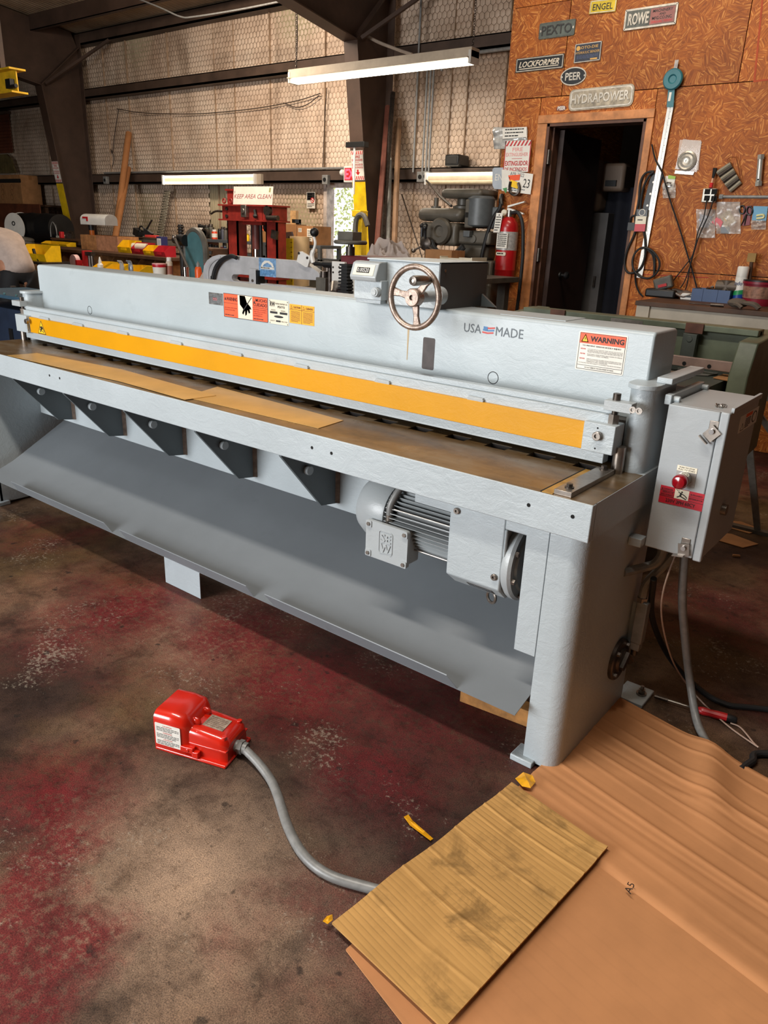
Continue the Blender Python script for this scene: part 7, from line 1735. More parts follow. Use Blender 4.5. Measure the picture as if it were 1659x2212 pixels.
def d5(d, w, h): d.frame(w*.02,h*.07,w*.96,h*.86,.006,CASTX); d.text('LOCKFORMER', w*.07, h*.32, w*.84, h*.42, mat('cream_letter',(208,196,176),.5), shear=.3, bold=.02); d.line([(w*.08,h*.22),(w*.9,h*.24)], .006, mat('cream_letter',(208,196,176),.5))
plaque(1114,158,1217,147,30,'long black nameplate with slanted cream lettering at left edge of strand board', BLK, d5)
q0 = W_(1239,165); r_ = scale_at(q0)*23
d = Decal((q0.x-.12,YW,q0.z-.07), XU, ZU, .24, .14, None, 0)
d.disc(.12,.07,.105,CASTX,0,.006,.062,28).disc(.12,.07,.097,BLK,.006,.001,.054,28); d.text('PEER', .055,.044,.13,.052,CASTX,.007,bold=.02); d.disc(.028,.07,.007,CASTX,.007).disc(.212,.07,.007,CASTX,.007)
tag(d.done('nameplate'), 'black oval nameplate with pale letters below the dark blue plate', 'nameplate')
def d6(d, w, h): d.poly(rr(w*.02,h*.06,w*.96,h*.88,.03), CASTX, None, .003).poly(rr(w*.04,h*.12,w*.92,h*.76,.025), CASTL, .011, .0015); d.text('HYDRAPOWER', w*.04, h*.3, w*.9, h*.44, CASTX, .0125, raised=.004, bold=.02)
plaque(1228,241,1367,229,46,'large pale cast nameplate with raised letters directly above the doorway', CASTL, d6, .035)
q0 = W_(1214,234); d = Decal((q0.x-.05,YW,q0.z-.02), XU, ZU, .085, .042, None, 0); d.disc(.045,.02,.042,mat('brown_red_plate',(120,60,44),.5),0,.003,.02); d.text('PEER', .015,.008,.066,.026,PAPER,.003,bold=.03); tag(d.done('nameplate'), 'tiny brown oval nameplate left of the large pale plate', 'nameplate')
def flat(name, label, cat, pts, m, th=.004, dy=0., draw=None, par=None):
    P_ = [W_(x, y, dy) for x, y in pts]; c = sum(P_, Vector())/len(P_)
    o = obj(name, MB().prism(P_, (0,-th,0)), m, par, origin=None if par else c)
    return tag(o, label, cat) if label else o
# cluster left of the door
def wt(name, label, cat, px, py): return thing(name, label, cat, W_(px, py))
t = wt('plastic_bag_sign', 'crinkled clear plastic sleeve with handwritten note left of the doorway', 'plastic sleeve', 1105, 298)
def crink(px0, px1, py0, py1, Y, amp=.006, nu=12, nv=14, seed=1):
    rd = random.Random(seed); ph = [rd.uniform(0, 6) for _ in range(8)]
    def fn(u, v):
        p = at(px0+(px1-px0)*u, py0+(py1-py0)*v, 'Y', Y)
        return p + Vector((0, -amp*(1+sin(9*u+ph[0]+4*v)*.6+sin(13*v+ph[1]+3*u)*.6+sin(21*u-17*v+ph[2])*.4), 0))
    return MB().grid(fn, nu, nv)
FOILP = mat('crinkled_silver_sleeve', (204, 202, 196), .22, .25, .2, 30, .6, 40)
o = obj('sleeve', crink(1067,1140,275,322,YW-.004,.010), FOILP, t); o.modifiers.new('t','SOLIDIFY').thickness = .002
flat('note_paper', '', '', [(1086,278),(1138,274),(1138,296),(1086,300)], PAPER, .002, .030, par=t)
a = W_(1090,297,.033); d = Decal(a, XU, ZU, .17, .07, None, 0); d.lines(0,0,.17,.07,3,PRINT,7,.35); d.done('handwriting', t)
# red extinguisher notice
a = W_(1087,372,.034); b = W_(1142,372,.034); c = W_(1087,305,.034)
d = Decal(a, XU, ZU, b.x-a.x, c.z-a.z, PAPER, .003); w, h = d.w, d.h
RW = mat('worn_red_print', (190,48,52), .5, 0, .3, 40)
for k in range(9):
    x = k*w/7-w*.12
    d.poly([(max(0,min(w,x)),h*.83),(max(0,min(w,x+w*.07)),h*.83),(max(0,min(w,x+w*.17)),h*.995),(max(0,min(w,x+w*.10)),h*.995)], RW)
d.text('FIRE', w*.3,h*.66,w*.4,h*.12,mat('faded_red_print',(222,150,146),.5),bold=.02).text('EXTINGUISHER', w*.06,h*.5,w*.86,h*.12,mat('faded_red_print',(222,150,146),.5),bold=.02).text('EXTINGUIDOR', w*.05,h*.2,w*.9,h*.16,RW,bold=.03).text('DE INCENDIOS', w*.06,h*.03,w*.86,h*.12,RW,bold=.02)
d.rect(0,0,w*.03,h,RW).rect(w*.97,0,w*.03,h,RW).rect(w*.3,h*.42,w*.4,h*.015,RW)
tag(d.done('extinguisher_notice'), 'faded red and white extinguisher notice on strand board left of doorway', 'sign')
# plates and stickers below
flat('grey_plate', 'rounded grey plate with white letters EN left of the paper tag cluster', 'plate', [(1064,400),(1064,366),(1068,362),(1092,362),(1092,410),(1068,408)], mat('pale_blue_grey_plate',(170,178,186),.4), .003, .02)
a = W_(1069,390,.024); d = Decal(a, XU, ZU, .07,.05,None,0); d.text('EN',0,0,.07,.05,PAPER); d.done('white_lettering', bpy.data.objects['grey_plate'])
t = wt('paper_permit', 'tilted white paper permit printed APR 2022 with large 23', 'paper', 1125, 395)
P_ = [W_(x,y,.046) for x, y in ((1084,366),(1152,376),(1146,420),(1084,412))]
obj('permit_sheet', MB().prism(P_, (0,-.002,0)), PAPER, t)
u = (P_[1]-P_[0]).normalized(); v = Vector((-u.z*-1*0, 0, 1)); v = (v - u*v.dot(u)).normalized()
d = Decal(P_[3]+Vector((0,-.0025,0)), u, v, .26, .16, None, 0)
d.text('APR 2022', .05,.125,.13,.026,PGREY).text('23', .185,.05,.06,.065,PRINT).text('TEXAS', .10,.158,.05,.014,PGREY).lines(.03,.01,.18,.03,2,PGREY,3); d.done('permit_print', t)
t = wt('tag_stickers', 'bunch of small orange, yellow and white stickers over the paper permit', 'stickers', 1110, 395)
for pts, m, nm in (([(1098,379),(1124,377),(1122,389),(1101,391)],ORANGE,'orange_sticker'),([(1104,388),(1122,395),(1118,408),(1100,402)],YELP,'yellow_sticker'),([(1088,385),(1101,383),(1106,404),(1094,410)],PAPER,'white_sticker'),([(1086,407),(1096,405),(1093,418)],mat('green_sticker_print',(70,140,84),.5),'green_sticker')):
    flat(nm, '', '', pts, m, .002, .051 if nm != 'yellow_sticker' else .0535, par=t)
hs = [W_(x,y,.06) for x, y in ((1103,392),(1101,404),(1103,416),(1111,421),(1119,417),(1122,406),(1119,395))]
tag(obj('horseshoe', MB().tube(hs, .012, 6, 4), RAWD, origin=hs[3]), 'dark iron horseshoe hung over the paper tag cluster', 'horseshoe')
# fire extinguisher
ec = W_(1086,600,.12); et = W_(1092,468,.12)
fe = thing('fire_extinguisher', 'red fire extinguisher with black hose hung at left edge of strand board', 'extinguisher', (ec.x,YW-.10,ec.z))
ER = .085; H = et.z-ec.z; eb = Vector((ec.x,YW-.10,ec.z))
obj('cylinder', MB().lathe(eb, [(ER*.93,0),(ER,.015),(ER,.06),(ER*1.01,.062),(ER*1.01,.066),(ER,.068),(ER,H*.82),(ER*.93,H*.9),(ER*.65,H*.97),(ER*.35,H),(0,H)], 28), EXTRED, fe)
obj('label_band', MB().lathe(eb+Vector((0,0,H*.46)), [(ER*1.012,0),(ER*1.012,H*.30)], 28), mat('silver_label',(176,172,168),.4,.2,.2,60), fe)
lb = Decal(eb+Vector((-.05,-ER*1.03,H*.49)), XU, ZU, .10, H*.24, PAPER, .001); lb.lines(.008,.01,.084,H*.22,7,PRINT,4,.5); lb.done('printed_label', fe)
d = Decal(eb+Vector((-.045,-ER*1.02,H*.37)), XU, ZU, .09, .028, CREAM, .001, .01); d.text('BADGER',.012,.008,.066,.012,PRINT,bold=.02) if False else d.lines(.01,.007,.07,.014,1,PRINT,2,.8); d.done('badge', fe)
obj('valve_head', MB().cyl(eb+Vector((0,0,H)), eb+Vector((0,0,H+.05)), .026, None, 16), RAW, fe)
obj('squeeze_lever', MB().prism([eb+Vector(q) for q in ((-.02,-.012,H+.05),(.13,-.012,H+.02),(.13,-.012,H+.03),(.0,-.012,H+.066),(-.02,-.012,H+.066))], (0,.024,0)).prism([eb+Vector(q) for q in ((-.02,-.012,H+.07),(.13,-.012,H+.11),(.13,-.012,H+.12),(-.02,-.012,H+.085))], (0,.024,0)), WHITE, fe)
obj('pressure_gauge', MB().cyl(eb+Vector((-.03,-.025,H+.03)), eb+Vector((-.03,-.045,H+.03)), .024, None, 16), CREAM, fe)
obj('hose', MB().tube([eb+Vector(q) for q in ((.02,-.01,H+.03),(.09,-.02,H+.03),(.14,-.02,H-.06),(.165,-.02,H-.25),(.17,-.02,H*.2),(.165,-.02,-.2),(.15,-.02,-.42))], .0145, 10, 6), RUBBER, fe)
obj('wall_hook', MB().box((ec.x-.01,YW-.10,ec.z+H+.03),(ec.x+.01,YW,ec.z+H+.06)), RAW, fe)
d = Decal(eb+Vector((-.085,-ER*1.10,H*.74)), XU, Vector((.1,0,1)), .06, .15, PAPER, .001); d.lines(.006,.01,.046,.12,6,PRINT,8,.4); d.disc(.03,.135,.006,PRINT); d.done('inspection_tag', fe)
hz = [W_(x,y,.16) for x, y in ((1082,440),(1078,452),(1066,470),(1055,498),(1046,530),(1040,560),(1042,590))]
cable('air_hose', 'black air hose hanging left of the fire extinguisher', hz, .016, RUBBER, 'hose', 8, 5)
q = W_(1083,432,.05); ph_ = thing('pull_handle', 'black coat hook with chrome tip above the extinguisher', 'hook', (q.x,YW,q.z))
obj('hook_body', MB().tube([W_(1084,422,.02),W_(1082,432,.05),W_(1083,444,.06)], .02, 8), BLACK, ph_); obj('hook_tip', MB().cyl(W_(1083,438,.06), W_(1083,450,.06), .012, None, 8), CHROME, ph_)

# long rule with teal head
rt = wt('slide_rule_gauge', 'long steel rule with round teal head hanging right of the doorway', 'gauge', 1384, 600)
r0, r1 = W_(1451,218,.02), W_(1381,600,.02)
ax = (r1-r0).normalized(); sx = ax.cross(YU).normalized()*.021
obj('rule_blade', MB().prism([r0-sx, r0+sx, r1+sx, r1-sx], (0,-.004,0)), mat('satin_rule_steel',(196,192,184),.3,.35,.08,40), rt)
tk = MB(); L = (r1-r0).length
for i in range(120):
    c = r0+ax*(L*.02+i*L*.86/120)+Vector((0,-.0045,0)); l = .9 if i % 5 == 0 else .45
    tk.prism([c-sx*.15, c-sx*.15+sx*l*.6, c-sx*.15+sx*l*.6+ax*.0025, c-sx*.15+ax*.0025], (0,-.0006,0))
o = obj('graduations', tk, PGREY, rt); o['kind'] = 'stuff'
TH = mat('teal_casting', (44,110,120), .4, 0, .15)
hc_ = W_(1455,172,.02)
obj('gauge_head', MB().lathe(hc_, [(.068,-.0),(.068,.018),(.06,.026),(.03,.026),(.022,.018),(0,.018)], 30, (0,-1,0)), TH, rt)
obj('head_arm', MB().prism([hc_+ax*.05-sx*1.1, hc_+ax*.05+sx*1.1, r0+ax*.04+sx*1.15, r0+ax*.04-sx*1.15], (0,-.012,0)), TH, rt)
obj('arm_window', MB().prism([hc_+ax*.08-sx*.4+Vector((0,-.012,0)), hc_+ax*.08+sx*.4+Vector((0,-.012,0)), hc_+ax*.135+sx*.4+Vector((0,-.012,0)), hc_+ax*.135-sx*.4+Vector((0,-.012,0))], (0,-.001,0)), PAPER, rt)
obj('hanging_tab', MB().prism([hc_-ax*.12-sx*.6, hc_-ax*.12+sx*.6, hc_-ax*.05+sx*.6, hc_-ax*.05-sx*.6], (0,-.004,0)), RAW, rt)
obj('end_hole', MB().cyl(r1-ax*.02+Vector((0,-.0035,0)), r1-ax*.02+Vector((0,-.0052,0)), .005, None, 10), HOLE, rt)
# power strip under the rule
ps_ = wt('power_strip', 'long dark outlet strip hanging behind the steel rule', 'power strip', 1410, 430)
a, b = W_(1421,375,.0), W_(1388,500,.0); ax2 = (b-a).normalized(); s2_ = ax2.cross(YU).normalized()*.045
obj('strip_body', MB().prism([a-s2_, a+s2_, b+s2_, b-s2_], (0,-.014,0)), mat('charcoal_strip',(54,54,56),.45), ps_, .004)
for i in range(5): c = a+ax2*(.06+.08*i)+Vector((0,-.0145,0)); obj('strip_rivet', MB().cyl(c-s2_*.2, c-s2_*.2+Vector((0,-.003,0)), .008, None, 10), RAW, ps_)
# belts
def loop(label, pts, r, dy, name='drive_belt'):
    P_ = [W_(x,y,dy) for x, y in pts]; return tag(obj(name, MB().tube(P_, r, 8, 5, True), RUBBER, origin=P_[0]), label, 'belt')
loop('long black drive belt looping over a nail, hung with the red card packet', [(1412,371),(1395,374),(1384,392),(1380,430),(1376,452),(1372,470),(1372,500),(1355,540),(1349,565),(1353,585),(1365,590),(1383,580),(1393,555),(1394,525),(1391,500),(1385,470),(1384,440),(1390,405),(1402,380)], .0085, .034)
loop('round coil of black belt at the foot of steel rule, front loop', [(1388,535),(1406,540),(1420,555),(1425,572),(1418,590),(1402,601),(1384,598),(1370,585),(1366,565),(1373,545)], .008, .048)
loop('round coil of black belt at the foot of steel rule, rear loop', [(1392,536),(1410,545),(1415,565),(1412,598),(1413,570),(1408,548)], .0065, .018)
bk = wt('belt_packet', 'red, white and black card sleeve hanging on the black belt', 'packet', 1384, 480)
for pts, m, nm in (([(1376,452),(1399,453),(1398,468),(1375,467)],BLK,'black_panel'),([(1374,467),(1397,467),(1395,484),(1372,484)],CREAM,'cream_panel'),([(1372,484),(1395,484),(1393,500),(1370,500)],mat('packet_red',(190,24,40),.4),'red_panel')):
    flat(nm, '', '', pts, m, .004, .046, par=bk)
c = W_(1387,459,.051); obj('oval_emblem', MB().torus(c,(0,1,0),.022,.003,18,5), PAPER, bk)
a = W_(1377,477,.051); d = Decal(a, XU, ZU, .06,.012,None,0); d.lines(0,0,.055,.012,1,PRINT,4,.7); d.done('packet_print', bk)
q = W_(1364,487,.03); tag(obj('black_catch', MB().box((q.x-.025,YW-.04,q.z-.035),(q.x+.03,YW-.001,q.z+.02)).tube([(q.x-.015,YW-.03,q.z+.015),(q.x-.01,YW-.03,q.z+.06),(q.x+.03,YW-.03,q.z+.075)], .007, 6), BLACK, origin=q), 'black latch on the right door casing beside the belt packet', 'latch')
# blister packs
def blister(name, label, pts, card, dy=.004, bag=None):
    t = wt(name, label, 'packet', pts[0][0], pts[0][1])
    flat('backing_card', '', '', pts, card, .003, dy, par=t)
    if bag: o = obj('clear_bag', crink(*bag, YW-dy-.004, .008, 10, 10, len(label)), FOILP if 'foil' in label else mat('frosted_poly_bag',(206,200,192),.2,.0,.25,40,.4,40,.6,.55), t)
    return t
t = blister('wheel_packet', 'blister pack with round wire wheel brush on the strand board wall', [(1469,302),(1515,303),(1509,368),(1460,366)], mat('faded_pink_card',(196,168,150),.5,0,.2), .003)
o = obj('clear_blister', MB().prism([W_(x,y,.007) for x, y in ((1476,300),(1516,306),(1505,372),(1458,365))], (0,-.003,0)), glass('thin_clear_plastic',(236,232,226),.08,.25), t)
c = W_(1484,348,.01); obj('wire_wheel', MB().lathe(c, [(.066,0),(.066,.010),(.055,.016),(.045,.012),(.03,.016),(.02,.012),(.008,.012),(.008,.005),(0,.005)], 30, (0,-1,0)), mat('silver_wire_wheel',(186,180,168),.35,.5,.2,80), t)
obj('hang_tab', MB().prism([W_(x,y,.007) for x, y in ((1459,368),(1500,371),(1497,378),(1457,375))], (0,-.002,0)), FOILP, t)
t = blister('hook_packet', 'small packet with green top holding a steel hook right of the belts', [(1438,380),(1460,382),(1454,410),(1432,408)], PAPER, .003, (1432,1460,395,428))
flat('green_header', '', '', [(1444,378),(1460,381),(1458,387),(1443,386)], mat('lime_green_print',(150,190,70),.5), .002, .007, par=t)
obj('steel_hook', MB().tube([W_(x,y,.014) for x, y in ((1440,394),(1449,395),(1449,402),(1440,402))], .006, 8), CHROME, t)
# spacers bundle
gs = wt('spacer_bundle', 'bundle of grey fluted steel bars tied with wire on the strand board', 'bars', 1573, 385)
for i in range(7):
    a = W_(1549+5.3*i*.98, 378+7.0*i*.6 + 0, .0); f0 = W_(1549+5.6*i, 376+6.2*i, .0)
    c0 = W_(1549+4.6*i, 374+6.4*i, .02); c1 = W_(1579+3.6*i, 354+6.4*i, .02)
    obj('bar', MB().cyl(c0, c1, .0155, None, 8), RAWD if i % 2 else mat('pale_grey_bar',(150,142,124),.4,.3), gs)
obj('tie_wire', MB().tube([W_(x,y,.03) for x, y in ((1575,352),(1572,344),(1580,339),(1590,341),(1596,365),(1601,392))], .003, 5), mat('copper_wire',(160,96,60),.4,.6), gs)
# socket wrench tube
q0, q1 = W_(1644,334,.025), W_(1638,402,.025)
tw = wt('box_spanner', 'silver tubular box spanner on the strand board at right edge', 'spanner', 1640, 370)
obj('tube', MB().cyl(q0+(q1-q0)*.14, q0+(q1-q0)*.86, .019, None, 16), mat('satin_zinc',(186,182,172),.3,.5,.1), tw)
for f0, f1 in ((0,.15),(.85,1)): obj('hex_end', MB().cyl(q0+(q1-q0)*f0, q0+(q1-q0)*f1, .023, None, 6), mat('satin_zinc',(186,182,172),.3,.5,.1), tw)
obj('cross_hole', MB().cyl(q0+(q1-q0)*.8+Vector((0,-.0195,0)), q0+(q1-q0)*.8+Vector((0,-.0175,0)), .006, None, 10), HOLE, tw)
# outlet box with conduit
ob = wt('outlet_box', 'steel four socket outlet box with cords on the strand board wall', 'outlet', 1536, 422)
a, b = W_(1519,438), W_(1553,408)
obj('box_shell', MB().box((a.x,YW-.055,a.z),(b.x,YW-.001,b.z)), mat('galvanised_box',(176,172,162),.4,.4,.15,30), ob, .005)
for px, py in ((1528,414),(1543,414),(1527,428),(1542,429)): q = W_(px,py,.056); obj('socket_face', MB().box((q.x-.019,YW-.058,q.z-.017),(q.x+.019,YW-.054,q.z+.017)), HOLE, ob, .006)
a = W_(1554,425,.03); obj('conduit_pipe', MB().cyl((a.x,YW-.03,a.z),(a.x+.9,YW-.03,a.z),.0105,None,10).cyl((a.x,YW-.03,a.z),(a.x+.025,YW-.03,a.z),.016,None,6), COND, ob)
q = W_(1537,392,.03); sd_ = thing('paint_brush', 'small brush with red label and black bristles above the outlet box', 'brush', q)
b0, b1 = W_(1535,406,.06), W_(1545,364,.03)
obj('brush_handle', MB().cyl(b0, b0+(b1-b0)*.5, .008, .006, 8), mat('tan_handle',(206,160,130),.5), sd_); obj('red_band', MB().cyl(b0, b0+(b1-b0)*.25, .012, None, 8), REDP, sd_); obj('bristles', MB().cyl(b0+(b1-b0)*.5, b1, .008, .016, 8), BLACK, sd_)
for lb, pts in (('left black cord plugged in the outlet box running down to the bench',[(1527,430),(1520,470),(1508,500),(1502,530),(1494,555),(1475,580),(1455,606),(1447,622)]),('middle black cord from the outlet box down to the bench',[(1542,430),(1528,470),(1512,505),(1502,535),(1492,570),(1480,605),(1470,622)]),('right black cord from the outlet box down to the bench clutter',[(1545,418),(1532,460),(1514,500),(1498,545),(1490,580),(1484,615),(1480,626)])):
    P_ = [W_(x,y,.07-.04*i/7) for i, (x, y) in enumerate(pts)]; cable('power_cable', lb, P_, .0045, RUBBER, 'cable', 6, 4)
P_ = [W_(x,y,.03) for x, y in ((1408,312),(1416,345),(1430,372),(1438,400),(1450,440),(1470,500),(1485,550),(1497,590),(1508,634))]
cable('power_cable', 'long thin black cable crossing the strand board diagonally to the bench', P_, .006, RUBBER, 'cable', 6, 4)
P_ = [W_(x,y,.02) for x, y in ((1372,585),(1373,610),(1380,630),(1389,641))]
cable('power_cable', 'short black cable beside the right door casing going down behind the bench', P_, .007, RUBBER, 'cable', 6, 4)
# chalk line
a, b = W_(1390,593), W_(1530,601)
tag(obj('chalk_line', MB().prism([W_(1388,592),W_(1530,599),W_(1530,600.5),W_(1388,593.2)], (0,-.0006,0)), mat('red_chalk',(170,40,44),.8), origin=a), 'thin red chalk line snapped across strand board above the bench', 'chalk mark')
tag(obj('chalk_line', MB().prism([W_(1645,0),W_(1649,0),W_(1632,173),W_(1659,170),W_(1659,174),W_(1627,178)], (0,-.0006,0)), mat('faint_red_paint',(172,74,40),.8), origin=W_(1640,100)), 'faint red painted corner mark on upper right strand board', 'chalk mark')
# bags below outlet
t = blister('parts_bag', 'clear bag with blue striped label and steel parts, leftmost below outlet box', [(1512,462),(1540,468),(1530,492),(1510,490)], mat('blue_white_label',(150,160,190),.5,0,.3,40), .004, (1505,1546,452,514))
t = blister('parts_bag', 'clear bag with red and tan packets hanging in the middle below the conduit', [(1550,470),(1576,450),(1590,480),(1560,494)], mat('tan_packet',(196,164,110),.5,0,.2), .004, (1548,1600,436,505))
flat('red_packet', '', '', [(1537,480),(1552,467),(1562,480),(1556,494)], mat('packet_red',(190,24,40),.4), .006, .012, par=t)
flat('black_packet', '', '', [(1558,490),(1576,490),(1575,504),(1557,503)], BLK, .006, .012, par=t)
t = blister('hook_packet', 'blue card packet with pale hook at the right edge below the conduit', [(1628,445),(1659,446),(1655,478),(1624,476)], mat('sky_blue_card',(90,150,184),.5,0,.1), .004, (1623,1655,476,496))
obj('pale_hook', MB().tube([W_(x,y,.012) for x, y in ((1634,466),(1648,464),(1649,470),(1634,472))], .007, 8), mat('pale_yellow_plastic',(214,208,150),.4), t)
sc = wt('scissors', 'black handled scissors on red sheath hanging beside the bags', 'scissors', 1615, 460)
flat('red_sheath', '', '', [(1606,446),(1624,444),(1620,486),(1604,488)], mat('dark_red_sheath',(120,26,40),.5), .006, .003, par=sc)
for cx, cy in ((1603,453),(1619,455)): obj('finger_ring', MB().tube([W_(cx+6*cos(a_),cy+9*sin(a_),.016) for a_ in [2*pi*i/12 for i in range(12)]], .0055, 6, 1, True), BLACK, sc)
for e in ((1600,488),(1608,486)): obj('blade', MB().cyl(W_(1612,463,.014), W_(*e,.014), .007, .003, 6), RAWD, sc)

# ================================================================ RIGHT BENCH AGAINST THE STRAND BOARD
BY = 5.30
zb5 = at(1520,662,'Y',BY).z
xl = at(1372,655,'Y',BY).x
rbn = thing('wall_bench', 'wooden bench with white front board below the strand board at right', 'workbench', (xl+1.2,BY+.3,0))
obj('bench_top', MB().box((xl,BY,zb5-.03),(xl+2.6,YO-.02,zb5)), DWOOD, rbn, .002)
obj('front_board', MB().box((xl+.10,BY+.03,zb5-.19),(xl+2.6,BY+.05,zb5-.03)), mat('dusty_white_board',(196,186,168),.6,0,.12,5), rbn)
obj('corner_post', MB().box((xl+.01,BY+.01,0),(xl+.10,BY+.10,zb5-.03)), mat('dusty_white_board',(196,186,168),.6,0,.12,5), rbn); obj('corner_post', MB().box((xl+2.4,BY+.01,0),(xl+2.49,BY+.10,zb5-.03)), mat('dusty_white_board',(196,186,168),.6,0,.12,5), rbn)
obj('back_rail', MB().box((xl,YO-.06,zb5-.15),(xl+2.6,YO-.02,zb5-.03)), DWOOD, rbn)
def on5(px, py):
    p = at(px, py, 'Z', zb5); p.y = max(BY+.04, min(p.y, YO-.12)); q = at(px, py, 'Y', p.y); return Vector((q.x, p.y, zb5))
p = on5(1430,642); ch5 = thing('battery_charger', 'black battery charger with a black drill battery on bench left end', 'charger', p)
obj('charger_base', MB().cbox(p+Vector((0,0,.03)),(.22,.14,.06)), BLACK, ch5, .012); obj('battery_pack', MB().cbox(p+Vector((-.01,.02,.10)),(.13,.10,.09),(0,-.35,.2)), GUN, ch5, .012); obj('battery_label', MB().cbox(p+Vector((-.0,-.035,.085)),(.06,.012,.02),(0,-.3,.2)), REDP, ch5); obj('charger_deck', MB().cbox(p+Vector((.14,.03,.04)),(.16,.10,.03),(0,.18,.1)), mat('dusty_black',(66,60,56),.6), ch5, .01)
p = on5(1487,648); dv = thing('white_gadget', 'white plastic tape cutter near the bench front edge', 'cutter', p)
obj('cutter_body', MB().prism([p+Vector(q) for q in ((-.06,0,0),(.05,0,0),(.07,0,.02),(.04,0,.045),(-.05,0,.045),(-.065,0,.025))], (0,.04,0)), WHITE, dv, .004); obj('cutter_slot', MB().cbox(p+Vector((0,-.001,.024)),(.05,.004,.012)), BLACK, dv)
p = on5(1540,645); tr5 = thing('blue_tray', 'blue plastic tray full of small dark parts on the right bench', 'tray', p)
TBm = mat('blue_tray_plastic',(44,72,116),.45,0,.1)
obj('tray_base', MB().box(p+Vector((-.13,-.08,0)), p+Vector((.13,.08,.006))), TBm, tr5)
for a_, b_ in (((-.13,-.08,.006),(.13,-.074,.085)),((-.13,.074,.006),(.13,.08,.085)),((-.13,-.074,.006),(-.124,.074,.085)),((.124,-.074,.006),(.13,.074,.085))): obj('tray_wall', MB().box(p+Vector(a_), p+Vector(b_)), TBm, tr5)
for x in (-.06,.04): obj('tray_rib', MB().box(p+Vector((x,-.084,.0)), p+Vector((x+.008,-.08,.085))), TBm, tr5)
pm = MB(); rd = random.Random(2)
for i in range(24): pm.cbox(p+Vector((rd.uniform(-.10,.10),rd.uniform(-.055,.055),.02+rd.uniform(0,.065))),(.04,.02,.018),(rd.uniform(0,3),rd.uniform(0,3),rd.uniform(0,3)))
tag(obj('small_parts', pm, RAWD, origin=p+Vector((0,0,.006))), 'heap of small dark metal parts filling the blue tray', 'parts')['kind'] = 'stuff'
p = on5(1568,632); tag(obj('pipe_tee', MB().cyl(p+Vector((0,0,.0)), p+Vector((0,0,.15)), .04, None, 14).cyl(p+Vector((-.07,0,.11)), p+Vector((.07,0,.11)), .04, None, 14), mat('brown_fitting',(96,84,72),.5,.3), origin=p), 'dark brown pipe tee standing behind the blue tray', 'pipe fitting')
p = on5(1593,648); p.y -= .0; H5 = at(1600,575,'Y',p.y).z-zb5
sc5 = thing('spray_can', 'tall white spray can with green and blue label on right bench', 'can', p)
R5 = .039
obj('can_body', MB().lathe(p, [(R5*.94,0),(R5,.01),(R5,H5*.70),(R5*.9,H5*.74),(0,H5*.74)], 22), WHITE, sc5); obj('cap', MB().lathe(p+Vector((0,0,H5*.72)), [(R5*.98,0),(R5*.98,H5*.25),(R5*.85,H5*.28),(0,H5*.28)], 22), WHITE, sc5)
def bandm(z0, z1, s0): 
    m = MB(); n = 22; vs = []
    for j in range(2):
        for i in range(n): a_ = 2*pi*i/n; vs.append(p+Vector((R5*1.012*cos(a_), R5*1.012*sin(a_), H5*((z0 if j == 0 else z1)+ s0*cos(a_)))))
    return m.add(vs, [(i,(i+1)%n,n+(i+1)%n,n+i) for i in range(n)])
obj('blue_label', bandm(.03,.24,.03), mat('deep_blue_print',(26,66,150),.4), sc5); obj('green_label', bandm(.24,.36,.03), mat('green_print',(40,150,90),.4), sc5)
d = Decal(p+Vector((-.030,-R5*1.03,H5*.50)), XU, ZU, .062, .03, None, 0); d.text('ndo',0,0,.05,.026,mat('dark_blue_letter',(20,40,90),.4),shear=.2,bold=.02); d.done('can_lettering', sc5)
p = on5(1638,645); tb5 = tub(p, at(1640,608,'Y',p.y).z-zb5, .115, mat('dark_red_tub',(132,26,44),.4,0,.15), 'dark red plastic tub with black lid at the right edge of bench', lid=BLACK, band=mat('tub_label',(150,110,90),.5,0,.4,30))
q0, q1 = at(1603,575,'Y',YO-.10), at(1606,548,'Y',YO-.10)
pb_ = on5(1612,640); pb_.y = YO-.08
pbr = thing('paint_brush', 'worn paint brush standing between spray can and dark red tub', 'brush', pb_)
obj('brush_handle', MB().cyl((pb_.x,pb_.y,zb5), (pb_.x-.02,pb_.y,at(1607,560,'Y',pb_.y).z), .018, .012, 8), DWOOD, pbr); obj('bristles', MB().box((pb_.x-.05,pb_.y-.012,at(1607,565,'Y',pb_.y).z),(pb_.x+.005,pb_.y+.012,at(1607,546,'Y',pb_.y).z)), mat('tan_bristle',(150,120,70),.8), pbr)
p = on5(1605,664); p.y = BY+.06; p.x = at(1610,662,'Y',p.y).x
gl = MB().ball(p+Vector((-.05,0,.035)),.05,12,(1.3,.8,.62))
for k in range(4): gl.tube([p+Vector((-.01,-.03+.02*k,.04)), p+Vector((.05,-.035+.022*k,.035)), p+Vector((.085,-.03+.02*k,.012))], .012, 6)
gl.tube([p+Vector((-.06,-.03,.03)), p+Vector((-.03,-.065,.03)), p+Vector((.0,-.08,.014))], .012, 6)
tag(obj('work_glove', gl, mat('dirty_grey_glove',(96,86,76),.85), origin=p), 'dirty grey work glove lying on right bench front edge', 'glove')
for px, py, lb in ((1467,636,'grey plastic wrapper between charger and blue tray'),):
    p = on5(px, py); o = obj('plastic_wrapper', MB().grid(lambda u, v: p+Vector(((u-.5)*.24, (v-.5)*.10, .012+.02*sin(7*u)*cos(5*v)+.02)), 10, 6), mat('grey_film',(110,98,90),.25), origin=p, ang=80); o.modifiers.new('t','SOLIDIFY').thickness = .012; tag(o, lb, 'wrapper')
